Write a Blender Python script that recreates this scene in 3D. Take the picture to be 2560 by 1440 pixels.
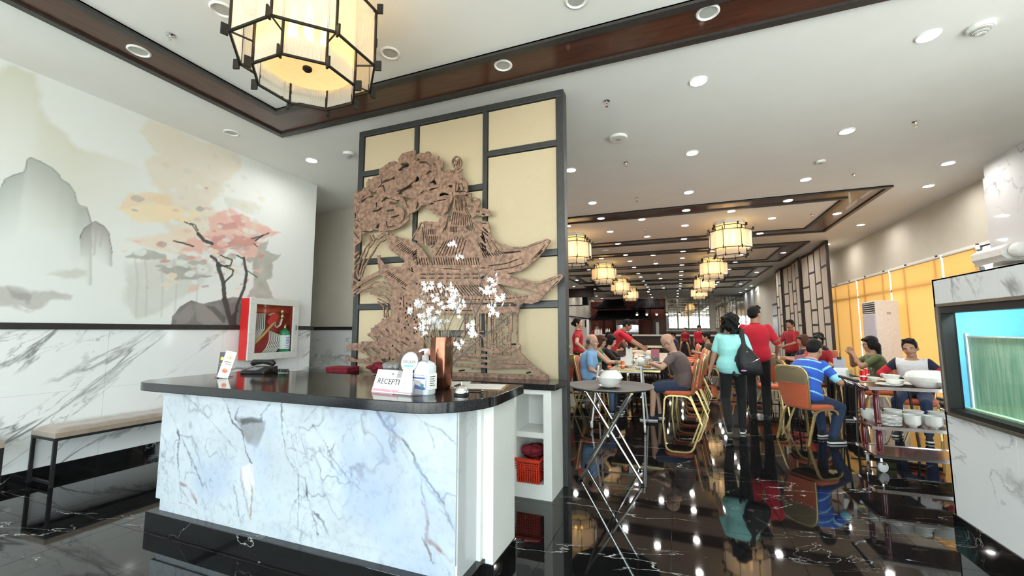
import bpy, bmesh, math, random
import numpy as np
from mathutils import Vector, Matrix
for _o in list(bpy.data.objects): bpy.data.objects.remove(_o)
SC = bpy.context.scene
COL = SC.collection
R = math.radians
# ------------------------------------------------------------------ camera
cam = bpy.data.cameras.new('camera'); camo = bpy.data.objects.new('camera', cam); COL.objects.link(camo)
camo.location = (0, 0, 1.38); camo.rotation_euler = (R(90 + 5.765), 0, R(21.33))
cam.sensor_width = 36; cam.lens = 1050 / 2560 * 36; cam.clip_start = .02; cam.clip_end = 300
SC.camera = camo
# ------------------------------------------------------------------ view / world
SC.view_settings.view_transform = 'Standard'; SC.view_settings.look = 'None'
SC.view_settings.exposure = 0.53; SC.view_settings.gamma = 1.0
SC.view_settings.use_curve_mapping = False
SC.cycles.max_bounces = 6; SC.cycles.diffuse_bounces = 3; SC.cycles.glossy_bounces = 4
SC.cycles.transparent_max_bounces = 12; SC.cycles.transmission_bounces = 4
SC.cycles.use_adaptive_sampling = True; SC.cycles.adaptive_threshold = .07
SC.cycles.sample_clamp_indirect = 6.0; SC.cycles.caustics_reflective = False; SC.cycles.caustics_refractive = False
SC.cycles.use_denoising = True
W = bpy.data.worlds.new('world'); SC.world = W; W.use_nodes = True
_n = W.node_tree.nodes; _l = W.node_tree.links; _n.clear()
_out = _n.new('ShaderNodeOutputWorld'); _bg = _n.new('ShaderNodeBackground')
_tc = _n.new('ShaderNodeTexCoord'); _sp = _n.new('ShaderNodeSeparateXYZ'); _cr = _n.new('ShaderNodeValToRGB')
_l.new(_tc.outputs['Generated'], _sp.inputs[0]); _mr = _n.new('ShaderNodeMapRange')
_mr.inputs[1].default_value = -1; _mr.inputs[2].default_value = 1
_l.new(_sp.outputs[2], _mr.inputs[0]); _l.new(_mr.outputs[0], _cr.inputs[0])
_e = _cr.color_ramp.elements        # bright paving below the horizon, hazy noon sky above
_e[0].position = 0.0; _e[0].color = (.86, .86, .82, 1); _e[1].position = 1.0; _e[1].color = (.62, .80, 1.0, 1)
_x = _cr.color_ramp.elements.new(.47); _x.color = (.86, .86, .82, 1)
_x = _cr.color_ramp.elements.new(.53); _x.color = (.92, .97, 1.0, 1)
_l.new(_cr.outputs[0], _bg.inputs[0]); _bg.inputs[1].default_value = 7.0
_l.new(_bg.outputs[0], _out.inputs[0])
# ------------------------------------------------------------------ materials
MATS = {}
def M(name, col, rough=.5, metal=0., spec=.5, var=None, bump=None, coat=0., trans=0., alpha=1., emit=None, ior=1.45, sheen=0.):
    m = bpy.data.materials.new(name); m.use_nodes = True; MATS[name] = m
    nt = m.node_tree; b = nt.nodes['Principled BSDF']
    b.inputs['Base Color'].default_value = (*col, 1); b.inputs['Roughness'].default_value = rough
    b.inputs['Metallic'].default_value = metal; b.inputs['Specular IOR Level'].default_value = spec
    b.inputs['Coat Weight'].default_value = coat; b.inputs['Coat Roughness'].default_value = .05
    b.inputs['Transmission Weight'].default_value = trans; b.inputs['Alpha'].default_value = alpha
    b.inputs['IOR'].default_value = ior; b.inputs['Sheen Weight'].default_value = sheen
    if emit: b.inputs['Emission Color'].default_value = (*emit[:3], 1); b.inputs['Emission Strength'].default_value = emit[3]
    var = var or (25, .06)
    tc = nt.nodes.new('ShaderNodeTexCoord')
    if var:
        sc, am = var[0], var[1]; nz = nt.nodes.new('ShaderNodeTexNoise'); nz.inputs['Scale'].default_value = sc; nz.inputs['Detail'].default_value = 4
        mp = nt.nodes.new('ShaderNodeMapping'); mp.inputs['Scale'].default_value = var[2] if len(var) > 2 else (1, 1, 1)
        nt.links.new(tc.outputs['Object'], mp.inputs[0]); nt.links.new(mp.outputs[0], nz.inputs['Vector'])
        rp = nt.nodes.new('ShaderNodeValToRGB'); e = rp.color_ramp.elements
        e[0].position = .3; e[1].position = .7
        e[0].color = (*[c * (1 - am) for c in col], 1); e[1].color = (*[min(1, c * (1 + am)) for c in col], 1)
        nt.links.new(nz.outputs[0], rp.inputs[0]); nt.links.new(rp.outputs[0], b.inputs['Base Color'])
    if bump:
        nb = nt.nodes.new('ShaderNodeTexNoise'); nb.inputs['Scale'].default_value = bump[0]; nb.inputs['Detail'].default_value = 3
        mp2 = nt.nodes.new('ShaderNodeMapping'); mp2.inputs['Scale'].default_value = bump[2] if len(bump) > 2 else (1, 1, 1)
        nt.links.new(tc.outputs['Object'], mp2.inputs[0]); nt.links.new(mp2.outputs[0], nb.inputs['Vector'])
        bp = nt.nodes.new('ShaderNodeBump'); bp.inputs['Strength'].default_value = bump[1]; bp.inputs['Distance'].default_value = .01
        nt.links.new(nb.outputs[0], bp.inputs['Height']); nt.links.new(bp.outputs[0], b.inputs['Normal'])
    return m
def marble(name, base, vein, rot, scl, lo, hi, rough, scl2=None, vein2=None, w2=.03, amt=.85, cloud=.05, seed=0., mask=(.4, .6), spec=.5):
    """stone with two layers of veins, laid out in the room's own coordinates"""
    m = bpy.data.materials.new(name); m.use_nodes = True; MATS[name] = m; nt = m.node_tree; N = nt.nodes; L = nt.links
    b = N['Principled BSDF']; b.inputs['Roughness'].default_value = rough; b.inputs['Specular IOR Level'].default_value = spec
    g = N.new('ShaderNodeNewGeometry')
    def veins(scale, w0, w1, off, mk):
        mp = N.new('ShaderNodeMapping'); mp.vector_type = 'TEXTURE'; mp.inputs['Rotation'].default_value = rot; mp.inputs['Scale'].default_value = tuple(1 / q for q in scale); mp.inputs['Location'].default_value = (off, off * .7, seed + off * .3)
        nz = N.new('ShaderNodeTexNoise'); nz.inputs['Scale'].default_value = 1; nz.inputs['Detail'].default_value = 7; nz.inputs['Roughness'].default_value = .55; nz.inputs['Distortion'].default_value = .5
        L.new(g.outputs['Position'], mp.inputs[0]); L.new(mp.outputs[0], nz.inputs['Vector'])
        a = N.new('ShaderNodeMath'); a.operation = 'SUBTRACT'; a.inputs[1].default_value = .5
        c = N.new('ShaderNodeMath'); c.operation = 'ABSOLUTE'; L.new(nz.outputs[0], a.inputs[0]); L.new(a.outputs[0], c.inputs[0])
        r = N.new('ShaderNodeMapRange'); r.inputs[1].default_value = w0; r.inputs[2].default_value = w1; r.inputs[3].default_value = 1; r.inputs[4].default_value = 0
        L.new(c.outputs[0], r.inputs[0])
        n2 = N.new('ShaderNodeTexNoise'); n2.inputs['Scale'].default_value = 1.1; n2.inputs['Detail'].default_value = 2
        L.new(mp.outputs[0], n2.inputs['Vector'])
        r2 = N.new('ShaderNodeMapRange'); r2.inputs[1].default_value = mk[0]; r2.inputs[2].default_value = mk[1]; L.new(n2.outputs[0], r2.inputs[0])
        x = N.new('ShaderNodeMath'); x.operation = 'MULTIPLY'; L.new(r.outputs[0], x.inputs[0]); L.new(r2.outputs[0], x.inputs[1]); return x
    v1 = veins(scl, lo, hi, 0, mask)
    mx = N.new('ShaderNodeMix'); mx.data_type = 'RGBA'; mx.inputs[6].default_value = (*base, 1); mx.inputs[7].default_value = (*vein, 1)
    k = N.new('ShaderNodeMath'); k.operation = 'MULTIPLY'; k.inputs[1].default_value = amt; L.new(v1.outputs[0], k.inputs[0]); L.new(k.outputs[0], mx.inputs[0])
    res = mx.outputs[2]
    if scl2:
        v2 = veins(scl2, 0, w2, 7.3, mask); m2 = N.new('ShaderNodeMix'); m2.data_type = 'RGBA'; L.new(res, m2.inputs[6]); m2.inputs[7].default_value = (*(vein2 or vein), 1)
        k2 = N.new('ShaderNodeMath'); k2.operation = 'MULTIPLY'; k2.inputs[1].default_value = amt * .8; L.new(v2.outputs[0], k2.inputs[0]); L.new(k2.outputs[0], m2.inputs[0]); res = m2.outputs[2]
    L.new(res, b.inputs['Base Color']); return m
M('white_paint', (.80, .80, .77), .85, var=(3, .02)); M('ceiling_paint', (.84, .84, .81), .8, var=(2, .02))
M('beige_paint', (.62, .58, .50), .8, var=(3, .03)); M('black_metal', (.018, .018, .018), .45, .3, var=(40, .3))
M('black_trim', (.022, .021, .02), .4, var=(30, .2)); M('dark_trim', (.035, .032, .030), .38, var=(30, .25))
M('brown_wood', (.075, .026, .014), .28, var=(6, .35, (.6, 9, 9)), coat=.2); M('brown_wood_y', (.075, .026, .014), .28, var=(6, .35, (9, .6, 9)), coat=.2)
marble('white_marble', (.80, .82, .82), (.13, .13, .125), (R(38), 0, 0), (.5, .40, 2.0), .0, .021, .07, (.9, .8, 4.2), (.32, .32, .32), .011, mask=(.45, .56))
marble('grey_marble', (.60, .63, .64), (.22, .22, .22), (R(30), 0, 0), (.8, .7, 1.4), .0, .018, .12, (1.5, 1.5, 3), (.4, .4, .42), .012, seed=4.1, mask=(.5, .6))
marble('black_marble', (.007, .007, .0075), (.75, .75, .75), (0, 0, R(12)), (.30, 1.25, 1), 0, .0022, .035, (.55, 1.9, 1), (.5, .5, .5), .0016, amt=.9, mask=(.50, .56), spec=.45)
M('grout', (.10, .10, .10), .6); M('lamp_white', (.85, .85, .83), .4); M('lamp_off_lens', (.45, .46, .43), .3)
M('lamp_lens', (1, 1, 1), .3, emit=(1, .96, .90, 230.)); M('chrome', (.75, .75, .76), .12, 1.); M('brushed_steel', (.55, .55, .55), .3, 1., var=(60, .15))
# ------------------------------------------------------------------ mesh helpers
class MB:
    def __init__(s): s.v = []; s.f = []; s.m = []
    def add(s, vs, fs, mi=0):
        k = len(s.v); s.v += [tuple(p) for p in vs]; s.f += [tuple(i + k for i in f) for f in fs]; s.m += [mi] * len(fs); return s
    def box(s, x0, x1, y0, y1, z0, z1, mi=0):
        return s.add([(x0, y0, z0), (x1, y0, z0), (x1, y1, z0), (x0, y1, z0), (x0, y0, z1), (x1, y0, z1), (x1, y1, z1), (x0, y1, z1)],
                     [(0, 3, 2, 1), (4, 5, 6, 7), (0, 1, 5, 4), (1, 2, 6, 5), (2, 3, 7, 6), (3, 0, 4, 7)], mi)
    def ring(s, pts, mi=0, closed=True, cap=(True, True)):
        """loft a list of rings (each a list of points)"""
        n = len(pts[0]); vs = [p for r in pts for p in r]; fs = []
        for i in range(len(pts) - 1):
            for j in range(n if closed else n - 1):
                a = i * n + j; b = i * n + (j + 1) % n; fs.append((a, b, b + n, a + n))
        if cap[0]: fs.append(tuple(range(n - 1, -1, -1)))
        if cap[1]: fs.append(tuple((len(pts) - 1) * n + j for j in range(n)))
        return s.add(vs, fs, mi)
    def lathe(s, prof, n=24, c=(0, 0, 0), mi=0, sx=1, sy=1, cap=(True, True)):
        return s.ring([[(c[0] + r * sx * math.cos(2 * math.pi * j / n), c[1] + r * sy * math.sin(2 * math.pi * j / n), c[2] + z) for j in range(n)] for r, z in prof], mi, cap=cap)
    def tube(s, path, r, n=8, mi=0, cap=(True, True), sq=False, flat=1.):
        P = [Vector(p) for p in path]; rs = r if isinstance(r, (list, tuple)) else [r] * len(P); rings = []
        up = None
        for i, p in enumerate(P):
            t = ((P[i + 1] - p).normalized() if i < len(P) - 1 else Vector()) + ((p - P[i - 1]).normalized() if i else Vector())
            if t.length < 1e-6: t = Vector((0, 0, 1))
            t.normalize()
            if up is None:
                up = Vector((0, 0, 1)) if abs(t.z) < .9 else Vector((0, 1, 0))
            a = t.cross(up); a.normalize(); b = t.cross(a); b.normalize(); up = -b if False else up
            off = math.pi / 4 if sq else 0; k = 4 if sq else n
            rings.append([tuple(p + a * (rs[i] * math.cos(2 * math.pi * j / k + off)) + b * (rs[i] * flat * math.sin(2 * math.pi * j / k + off))) for j in range(k)])
        return s.ring(rings, mi, cap=cap)
    def ball(s, c, r, n=12, m=8, mi=0, rot=None):
        r = r if isinstance(r, (list, tuple)) else (r, r, r); rings = []
        for i in range(1, m):
            a = math.pi * i / m; rings.append([(r[0] * math.sin(a) * math.cos(2 * math.pi * j / n), r[1] * math.sin(a) * math.sin(2 * math.pi * j / n), -r[2] * math.cos(a)) for j in range(n)])
        vs = [(0, 0, -r[2])] + [p for q in rings for p in q] + [(0, 0, r[2])]; fs = []
        for j in range(n):
            fs.append((0, 1 + (j + 1) % n, 1 + j)); k = 1 + (m - 2) * n; fs.append((len(vs) - 1, k + j, k + (j + 1) % n))
        for i in range(m - 2):
            for j in range(n): a = 1 + i * n + j; b = 1 + i * n + (j + 1) % n; fs.append((a, b, b + n, a + n))
        vs = [Vector(p) for p in vs]
        if rot is not None: vs = [rot @ p for p in vs]
        c = Vector(c); return s.add([tuple(p + c) for p in vs], fs, mi)
    def prism(s, poly, d0, d1, axis='z', mi=0):
        """poly in the plane across axis, from d0 to d1"""
        def p3(a, b, d): return {'z': (a, b, d), 'y': (a, d, b), 'x': (d, a, b)}[axis]
        n = len(poly); vs = [p3(*p, d0) for p in poly] + [p3(*p, d1) for p in poly]
        return s.add(vs, [tuple(range(n))[::-1], tuple(range(n, 2 * n))] + [(i, (i + 1) % n, (i + 1) % n + n, i + n) for i in range(n)], mi)
    def xf(s, mat):
        s.v = [tuple(mat @ Vector(p)) for p in s.v]; return s
    def mesh(s, name, mats, smooth=None):
        me = bpy.data.meshes.new(name); me.from_pydata(s.v, [], s.f); 
        for m in (mats if isinstance(mats, (list, tuple)) else [mats]): me.materials.append(MATS[m] if isinstance(m, str) else m)
        if len(me.materials) > 1: me.polygons.foreach_set('material_index', s.m)
        bm = bmesh.new(); bm.from_mesh(me); bmesh.ops.recalc_face_normals(bm, faces=bm.faces); bm.to_mesh(me); bm.free()
        if smooth: me.shade_smooth(); me.set_sharp_from_angle(angle=R(smooth))
        return me
    def build(s, name, mats, parent=None, smooth=35, bevel=0):
        return link(name, s.mesh(name, mats, smooth), parent, bevel)
def link(name, me, parent=None, bevel=0):
    o = bpy.data.objects.new(name, me); COL.objects.link(o)
    if parent is not None: o.parent = parent
    if bevel:
        b = o.modifiers.new('bevel', 'BEVEL'); b.width = bevel; b.segments = 2; b.limit_method = 'ANGLE'; b.angle_limit = R(50)
    return o
def tag(o, label=None, cat=None, group=None, kind=None):
    if label: o['label'] = label
    if cat: o['category'] = cat
    if group: o['group'] = group
    if kind: o['kind'] = kind
    return o
def thing(name, label, cat, loc=(0, 0, 0), rz=0., group=None):
    o = bpy.data.objects.new(name, None); COL.objects.link(o); o.location = loc; o.rotation_euler = (0, 0, rz); o.empty_display_size = .1
    return tag(o, label, cat, group)
def dup(root, loc, rz=None, label=None, group=None):
    r = root.copy(); COL.objects.link(r); r.location = loc
    if rz is not None: r.rotation_euler = (0, 0, rz)
    if label: r['label'] = label
    if group: r['group'] = group
    for ch in list(root.children):
        c = ch.copy(); COL.objects.link(c); c.parent = r
        for g in list(ch.children):
            d = g.copy(); COL.objects.link(d); d.parent = c
    return r
def struct(name, mb, mat, parent=None, smooth=None, bevel=0):
    o = mb.build(name, mat, parent, smooth, bevel)
    if parent is None: o['kind'] = 'structure'
    return o
def sempty(name):
    o = bpy.data.objects.new(name, None); COL.objects.link(o); o['kind'] = 'structure'; return o
def text(body, size, mat, parent, name='lettering', loc=(0, 0, 0), rot=(0, 0, 0), ext=.0004, align='CENTER', sx=1.):
    c = bpy.data.curves.new('t', 'FONT'); c.body = body; c.size = size; c.align_x = align; c.align_y = 'CENTER'; c.extrude = ext; c.resolution_u = 3
    t = bpy.data.objects.new('t', c); COL.objects.link(t); bpy.context.view_layer.update()
    me = bpy.data.meshes.new_from_object(t.evaluated_get(bpy.context.evaluated_depsgraph_get())); bpy.data.objects.remove(t); bpy.data.curves.remove(c)
    me.materials.clear(); me.materials.append(MATS[mat]); me.name = name
    o = link(name, me, parent); o.location = loc; o.rotation_euler = rot; o.scale = (sx, 1, 1); return o
def copies(me, name, places, parent):
    for p in places:
        o = link(name, me, parent); o.location = p
ORD = ['first', 'second', 'third', 'fourth', 'fifth', 'sixth', 'seventh', 'eighth', 'ninth', 'tenth']
CZ = 3.82
# ------------------------------------------------------------------ floor
fl = struct('floor', MB().box(-7.3, 4.9, -3.6, 9.38, -.2, -.012).box(-7.3, 4.9, 9.38, 33.4, -.2, 0), ['black_marble'])
TX, TY = .734, 1.468
tile = MB(); b_ = .0025
_w, _h = TX / 2 - .0008, TY / 2 - .0008
tile.ring([[(-_w, -_h, -.012), (_w, -_h, -.012), (_w, _h, -.012), (-_w, _h, -.012)], [(-_w, -_h, -.001), (_w, -_h, -.001), (_w, _h, -.001), (-_w, _h, -.001)],
           [(-_w + .001, -_h + .001, 0), (_w - .001, -_h + .001, 0), (_w - .001, _h - .001, 0), (-_w + .001, _h - .001, 0)]])
tme = tile.mesh('floor_tile', 'black_marble')
pl = []
for i in range(-2, 14):
    for j in range(-2, 6):
        x = -4.487 + TX * (i - .5); y = 1.91 + TY * (j - .5)
        if x > 4.8 or x < -6.9 or (j < 0 and (x < -5 or x > 2.5)): continue
        pl.append((x, y, 0))
copies(tme, 'floor_tile', pl, fl)
# ------------------------------------------------------------------ ceiling and walls
struct('ceiling', MB().box(-7.3, 4.9, -3.6, 33.4, CZ, CZ + .15), 'ceiling_paint')
wl = struct('wall_left', MB().box(-5.74, -5.59, -3.5, 5.23, 0, CZ).box(-7.2, -5.74, 5.08, 5.23, 0, CZ), 'white_paint')
wa = struct('wall_alcove', MB().box(-7.2, -2.9, 6.5, 6.65, 0, CZ).box(-7.3, -7.2, 5.08, 6.65, 0, CZ).box(-3.05, -2.9, 6.65, 8.2, 0, CZ).box(-6.0, -3.05, 8.05, 8.2, 0, CZ), 'beige_paint')
struct('wall_dining_left', MB().box(-6.05, -5.92, 8.05, 33.2, 0, CZ), 'beige_paint')
wr = struct('wall_right', MB().box(4.69, 4.85, 7.0, 33.2, 2.80, CZ).box(4.69, 4.85, 16.2, 33.2, 0, 2.80).box(4.69, 4.85, 7.0, 8.62, 0, 2.80).box(4.69, 4.85, 7.0, 33.2, -.02, .06), 'beige_paint')
struct('wall_back', MB().box(-6.05, 4.85, 33.1, 33.25, 0, CZ), 'beige_paint')
# glazed front of the lobby, behind the photographer, and its side glazing
fw = struct('wall_front', MB().box(-5.74, 4.85, -3.55, -3.4, 3.45, CZ).box(-5.74, -5.45, -3.55, -3.4, 0, 3.45).box(4.6, 4.85, -3.55, -3.4, 0, 3.45), 'beige_paint')
for i in range(8): MB().box(-5.45 + i * 1.435 - .03, -5.45 + i * 1.435 + .03, -3.5, -3.42, 0, 3.45).build('mullion', 'black_metal', fw, None)
MB().box(-5.45, 4.6, -3.5, -3.42, 2.3, 2.36).build('transom', 'black_metal', fw, None)
sw = struct('wall_lobby_right', MB().box(4.69, 4.85, -3.4, 7.0, 2.7, CZ).box(4.69, 4.85, -3.4, -2.9, 0, 2.7).box(4.69, 4.85, 3.95, 7.0, 0, 2.7), 'beige_paint')
for i in range(6): MB().box(4.72, 4.8, -2.9 + i * 1.37 - .03, -2.9 + i * 1.37 + .03, 0, 2.7).build('mullion', 'black_metal', sw, None)
# wainscot of large marble tiles, black rail, black skirting on the mural wall
wt = []
ys = [2.607 + 1.2 * k for k in range(-5, 4)]
for k in range(len(ys) - 1):
    y0, y1 = ys[k], min(ys[k + 1], 5.235)
    if y0 > 5.2: continue
    for z0, z1 in ((.11, .79), (.79, 1.39)):
        MB().box(-5.592, -5.580, y0 + .001, y1 - .001, z0 + .001, z1 - .001).build('wall_tile', 'white_marble', wl, None)
MB().box(-5.595, -5.555, -3.4, 5.27, 1.39, 1.45).build('rail', 'black_trim', wl, None)
MB().box(-5.595, -5.572, -3.4, 5.24, 0, .11).build('skirting', 'black_marble', wl, None)
for k in range(4):
    for z0, z1 in ((.11, .79), (.79, 1.39)):
        MB().box(-7.2 + 1.2 * k + .001, min(-7.2 + 1.2 * (k + 1), -2.9) - .001, 6.488, 6.5, z0 + .001, z1 - .001).build('wall_tile', 'white_marble', wa, None)
MB().box(-7.2, -2.89, 6.465, 6.5, 1.39, 1.45).build('rail', 'black_trim', wa, None)
MB().box(-7.2, -2.89, 6.478, 6.5, 0, .11).build('skirting', 'black_marble', wa, None)
# ------------------------------------------------------------------ ceiling frames of stained wood
def band(name, x0, x1, y0, y1, w, edge=.055, drop=.035):
    s = sempty(name); z = CZ
    for nm, a, c, e, f, mt in (('wood_panel', x0, x1, y0, y0 + w, 'brown_wood'), ('wood_panel', x0, x1, y1 - w, y1, 'brown_wood'), ('wood_panel', x0, x0 + w, y0 + w, y1 - w, 'brown_wood_y'), ('wood_panel', x1 - w, x1, y0 + w, y1 - w, 'brown_wood_y')):
        MB().box(a, c, e, f, z - .012, z + .01).build(nm, mt, s, None)
    for (a, c, e, f) in ((x0, x1, y0, y1), (x0 + w - edge, x1 - w + edge, y0 + w - edge, y1 - w + edge)):
        m = MB()
        m.box(a, c, e, e + edge, z - drop, z + .01).box(a, c, f - edge, f, z - drop, z + .01).box(a, a + edge, e + edge, f - edge, z - drop, z + .01).box(c - edge, c, e + edge, f - edge, z - drop, z + .01)
        m.build('dark_edge', 'dark_trim', s, None)
    return s
band('trim_1', -4.53, 3.6, -2.6, 3.66, .49, .07)
FR = [8.73 + 4.77 * k for k in range(4)]
for k, y in enumerate(FR): band('trim_%d' % (k + 2), -4.70, 3.49, y, y + 3.53, .55, .07)
# ------------------------------------------------------------------ painting helpers (flat print and stone figure as point colours on a fine grid)
def seg_d(px, pz, a, b):
    ax, az = a; bx, bz = b; dx, dz = bx - ax, bz - az; L = dx * dx + dz * dz + 1e-9
    t = np.clip(((px - ax) * dx + (pz - az) * dz) / L, 0, 1)
    return np.hypot(px - ax - t * dx, pz - az - t * dz)
def poly_sd(px, pz, P):
    d = np.full(px.shape, 1e9); ins = np.zeros(px.shape, bool); n = len(P)
    for i in range(n):
        a = P[i]; b = P[(i + 1) % n]; d = np.minimum(d, seg_d(px, pz, a, b))
        if a[1] != b[1]:
            ins ^= ((a[1] > pz) != (b[1] > pz)) & (px < (b[0] - a[0]) * (pz - a[1]) / (b[1] - a[1]) + a[0])
    return np.where(ins, d, -d)
def vnoise(x, y, scale, seed):
    rng = np.random.RandomState(seed); T = rng.rand(64, 64); x = x / scale + 1000; y = y / scale + 1000
    xi = np.floor(x).astype(int); yi = np.floor(y).astype(int); fx = x - xi; fy = y - yi; fx = fx * fx * (3 - 2 * fx); fy = fy * fy * (3 - 2 * fy)
    g = lambda i, j: T[(xi + i) % 64, (yi + j) % 64]
    return (g(0, 0) * (1 - fx) + g(1, 0) * fx) * (1 - fy) + (g(0, 1) * (1 - fx) + g(1, 1) * fx) * fy
def fbm(x, y, scale, seed, o=4):
    return sum(vnoise(x, y, scale / 2 ** k, seed + k) * .5 ** k for k in range(o)) / sum(.5 ** k for k in range(o))
def lin(c): c = np.asarray(c, float) / 255; return np.where(c <= .04045, c / 12.92, ((c + .055) / 1.055) ** 2.4)
def paint(img, X, Zg, layers):
    for kd, c, a, s, wp, P in layers:
        w = float(kd[1:] or 0) / 2 if kd[0] in 'lv' else 0
        P = [(float(p), float(q)) for p, q in P]; m = w + 3 * s + wp + 30
        k = (X > min(p[0] for p in P) - m) & (X < max(p[0] for p in P) + m) & (Zg > min(p[1] for p in P) - m) & (Zg < max(p[1] for p in P) + m)
        if not k.any(): continue
        x = X[k]; z = Zg[k]; sd = int(abs(P[0][0]) + abs(P[0][1])) % 997
        wx = x + (fbm(x, z, 160, sd) - .5) * 2 * wp + (fbm(x, z, 45, sd + 3) - .5) * wp; wz = z + (fbm(x, z, 160, sd + 7) - .5) * 2 * wp + (fbm(x, z, 45, sd + 11) - .5) * wp
        if kd[0] == 'v': wx = wx + (fbm(x, z, 18, sd + 2, 2) - .5) * 14; wz = wz + (fbm(x, z, 18, sd + 4, 2) - .5) * 14
        if kd[0] in 'lv':
            d = np.full(x.shape, 1e9)
            for p, q in zip(P[:-1], P[1:]): d = np.minimum(d, seg_d(wx, wz, p, q))
            d = w - d if kd[0] == 'l' else w * (.15 + 1.7 * np.clip(fbm(x, z, 60, sd + 6, 3) - .25, 0, 1)) - d
        else: d = poly_sd(wx, wz, P)
        al = a * np.clip(d / (2. * s) + .5, 0, 1)
        if kd[0] == 'g':                                   # wash that thins out downwards from its ridge line
            q = sorted(P); xm = q[-1][0]; ridge = {}
            for (ax, az), (bx, bz) in zip(P, P[1:] + P[:1]):
                for f_ in np.linspace(0, 1, 12): k_ = round((ax + (bx - ax) * f_) / 20); ridge[k_] = max(ridge.get(k_, -1e9), az + (bz - az) * f_)
            ks = sorted(ridge); top = np.interp(x / 20, ks, [ridge[v] for v in ks])
            al = al * np.clip(1 - np.maximum(top - wz, 0) / float(kd[1:]), 0, 1) ** 1.4 * (np.clip((xm - x) / (float(kd[1:]) * .5), 0, 1) if float(kd[1:]) > 1000 else 1)
        if kd[0] == 'v': al = al * np.clip(.15 + 1.6 * (fbm(x, z, 110, sd + 8, 4) - .15), 0, 1)
        if kd[0] == 'p': al = al * (.75 + .5 * fbm(x, z, 120, sd + 5))
        al = np.clip(al, 0, 1)[:, None]; img[k] = img[k] * (1 - al) + lin(c)[None] * al
def painted_grid(name, u0, u1, v0, v1, h, to3, colour, mat, parent):
    U = np.linspace(u0, u1, max(2, int((u1 - u0) / h) + 1)); V = np.linspace(v0, v1, max(2, int((v1 - v0) / h) + 1)); X, Y = np.meshgrid(U, V)
    x = X.ravel(); y = Y.ravel(); img = colour(x * 1000, y * 1000); nx, ny = len(U), len(V)
    me = bpy.data.meshes.new(name); co = to3(x, y)
    me.vertices.add(nx * ny); me.vertices.foreach_set('co', np.ascontiguousarray(co, dtype=np.float32).ravel())
    i = (np.arange(ny - 1)[:, None] * nx + np.arange(nx - 1)[None]).ravel(); q = np.stack([i, i + 1, i + nx + 1, i + nx], 1).ravel()
    me.loops.add(len(q)); me.polygons.add(len(i)); me.loops.foreach_set('vertex_index', q.astype(np.int32)); me.polygons.foreach_set('loop_start', (np.arange(len(i)) * 4).astype(np.int32))
    me.update(calc_edges=True)
    at = me.color_attributes.new('print', 'FLOAT_COLOR', 'POINT'); at.data.foreach_set('color', np.concatenate([img, np.ones((len(img), 1))], 1).astype(np.float32).ravel())
    me.materials.append(MATS[mat]); return link(name, me, parent)
def print_mat(name, rough, spec=.5, coat=0):
    m = M(name, (1, 1, 1), rough, spec=spec, coat=coat); nt = m.node_tree; b = nt.nodes['Principled BSDF']
    a = nt.nodes.new('ShaderNodeAttribute'); a.attribute_name = 'print'; nt.links.new(a.outputs['Color'], b.inputs['Base Color']); return m
print_mat('wallpaper', .55, .3); print_mat('figured_stone', .12); print_mat('glossy_card', .25)
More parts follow.
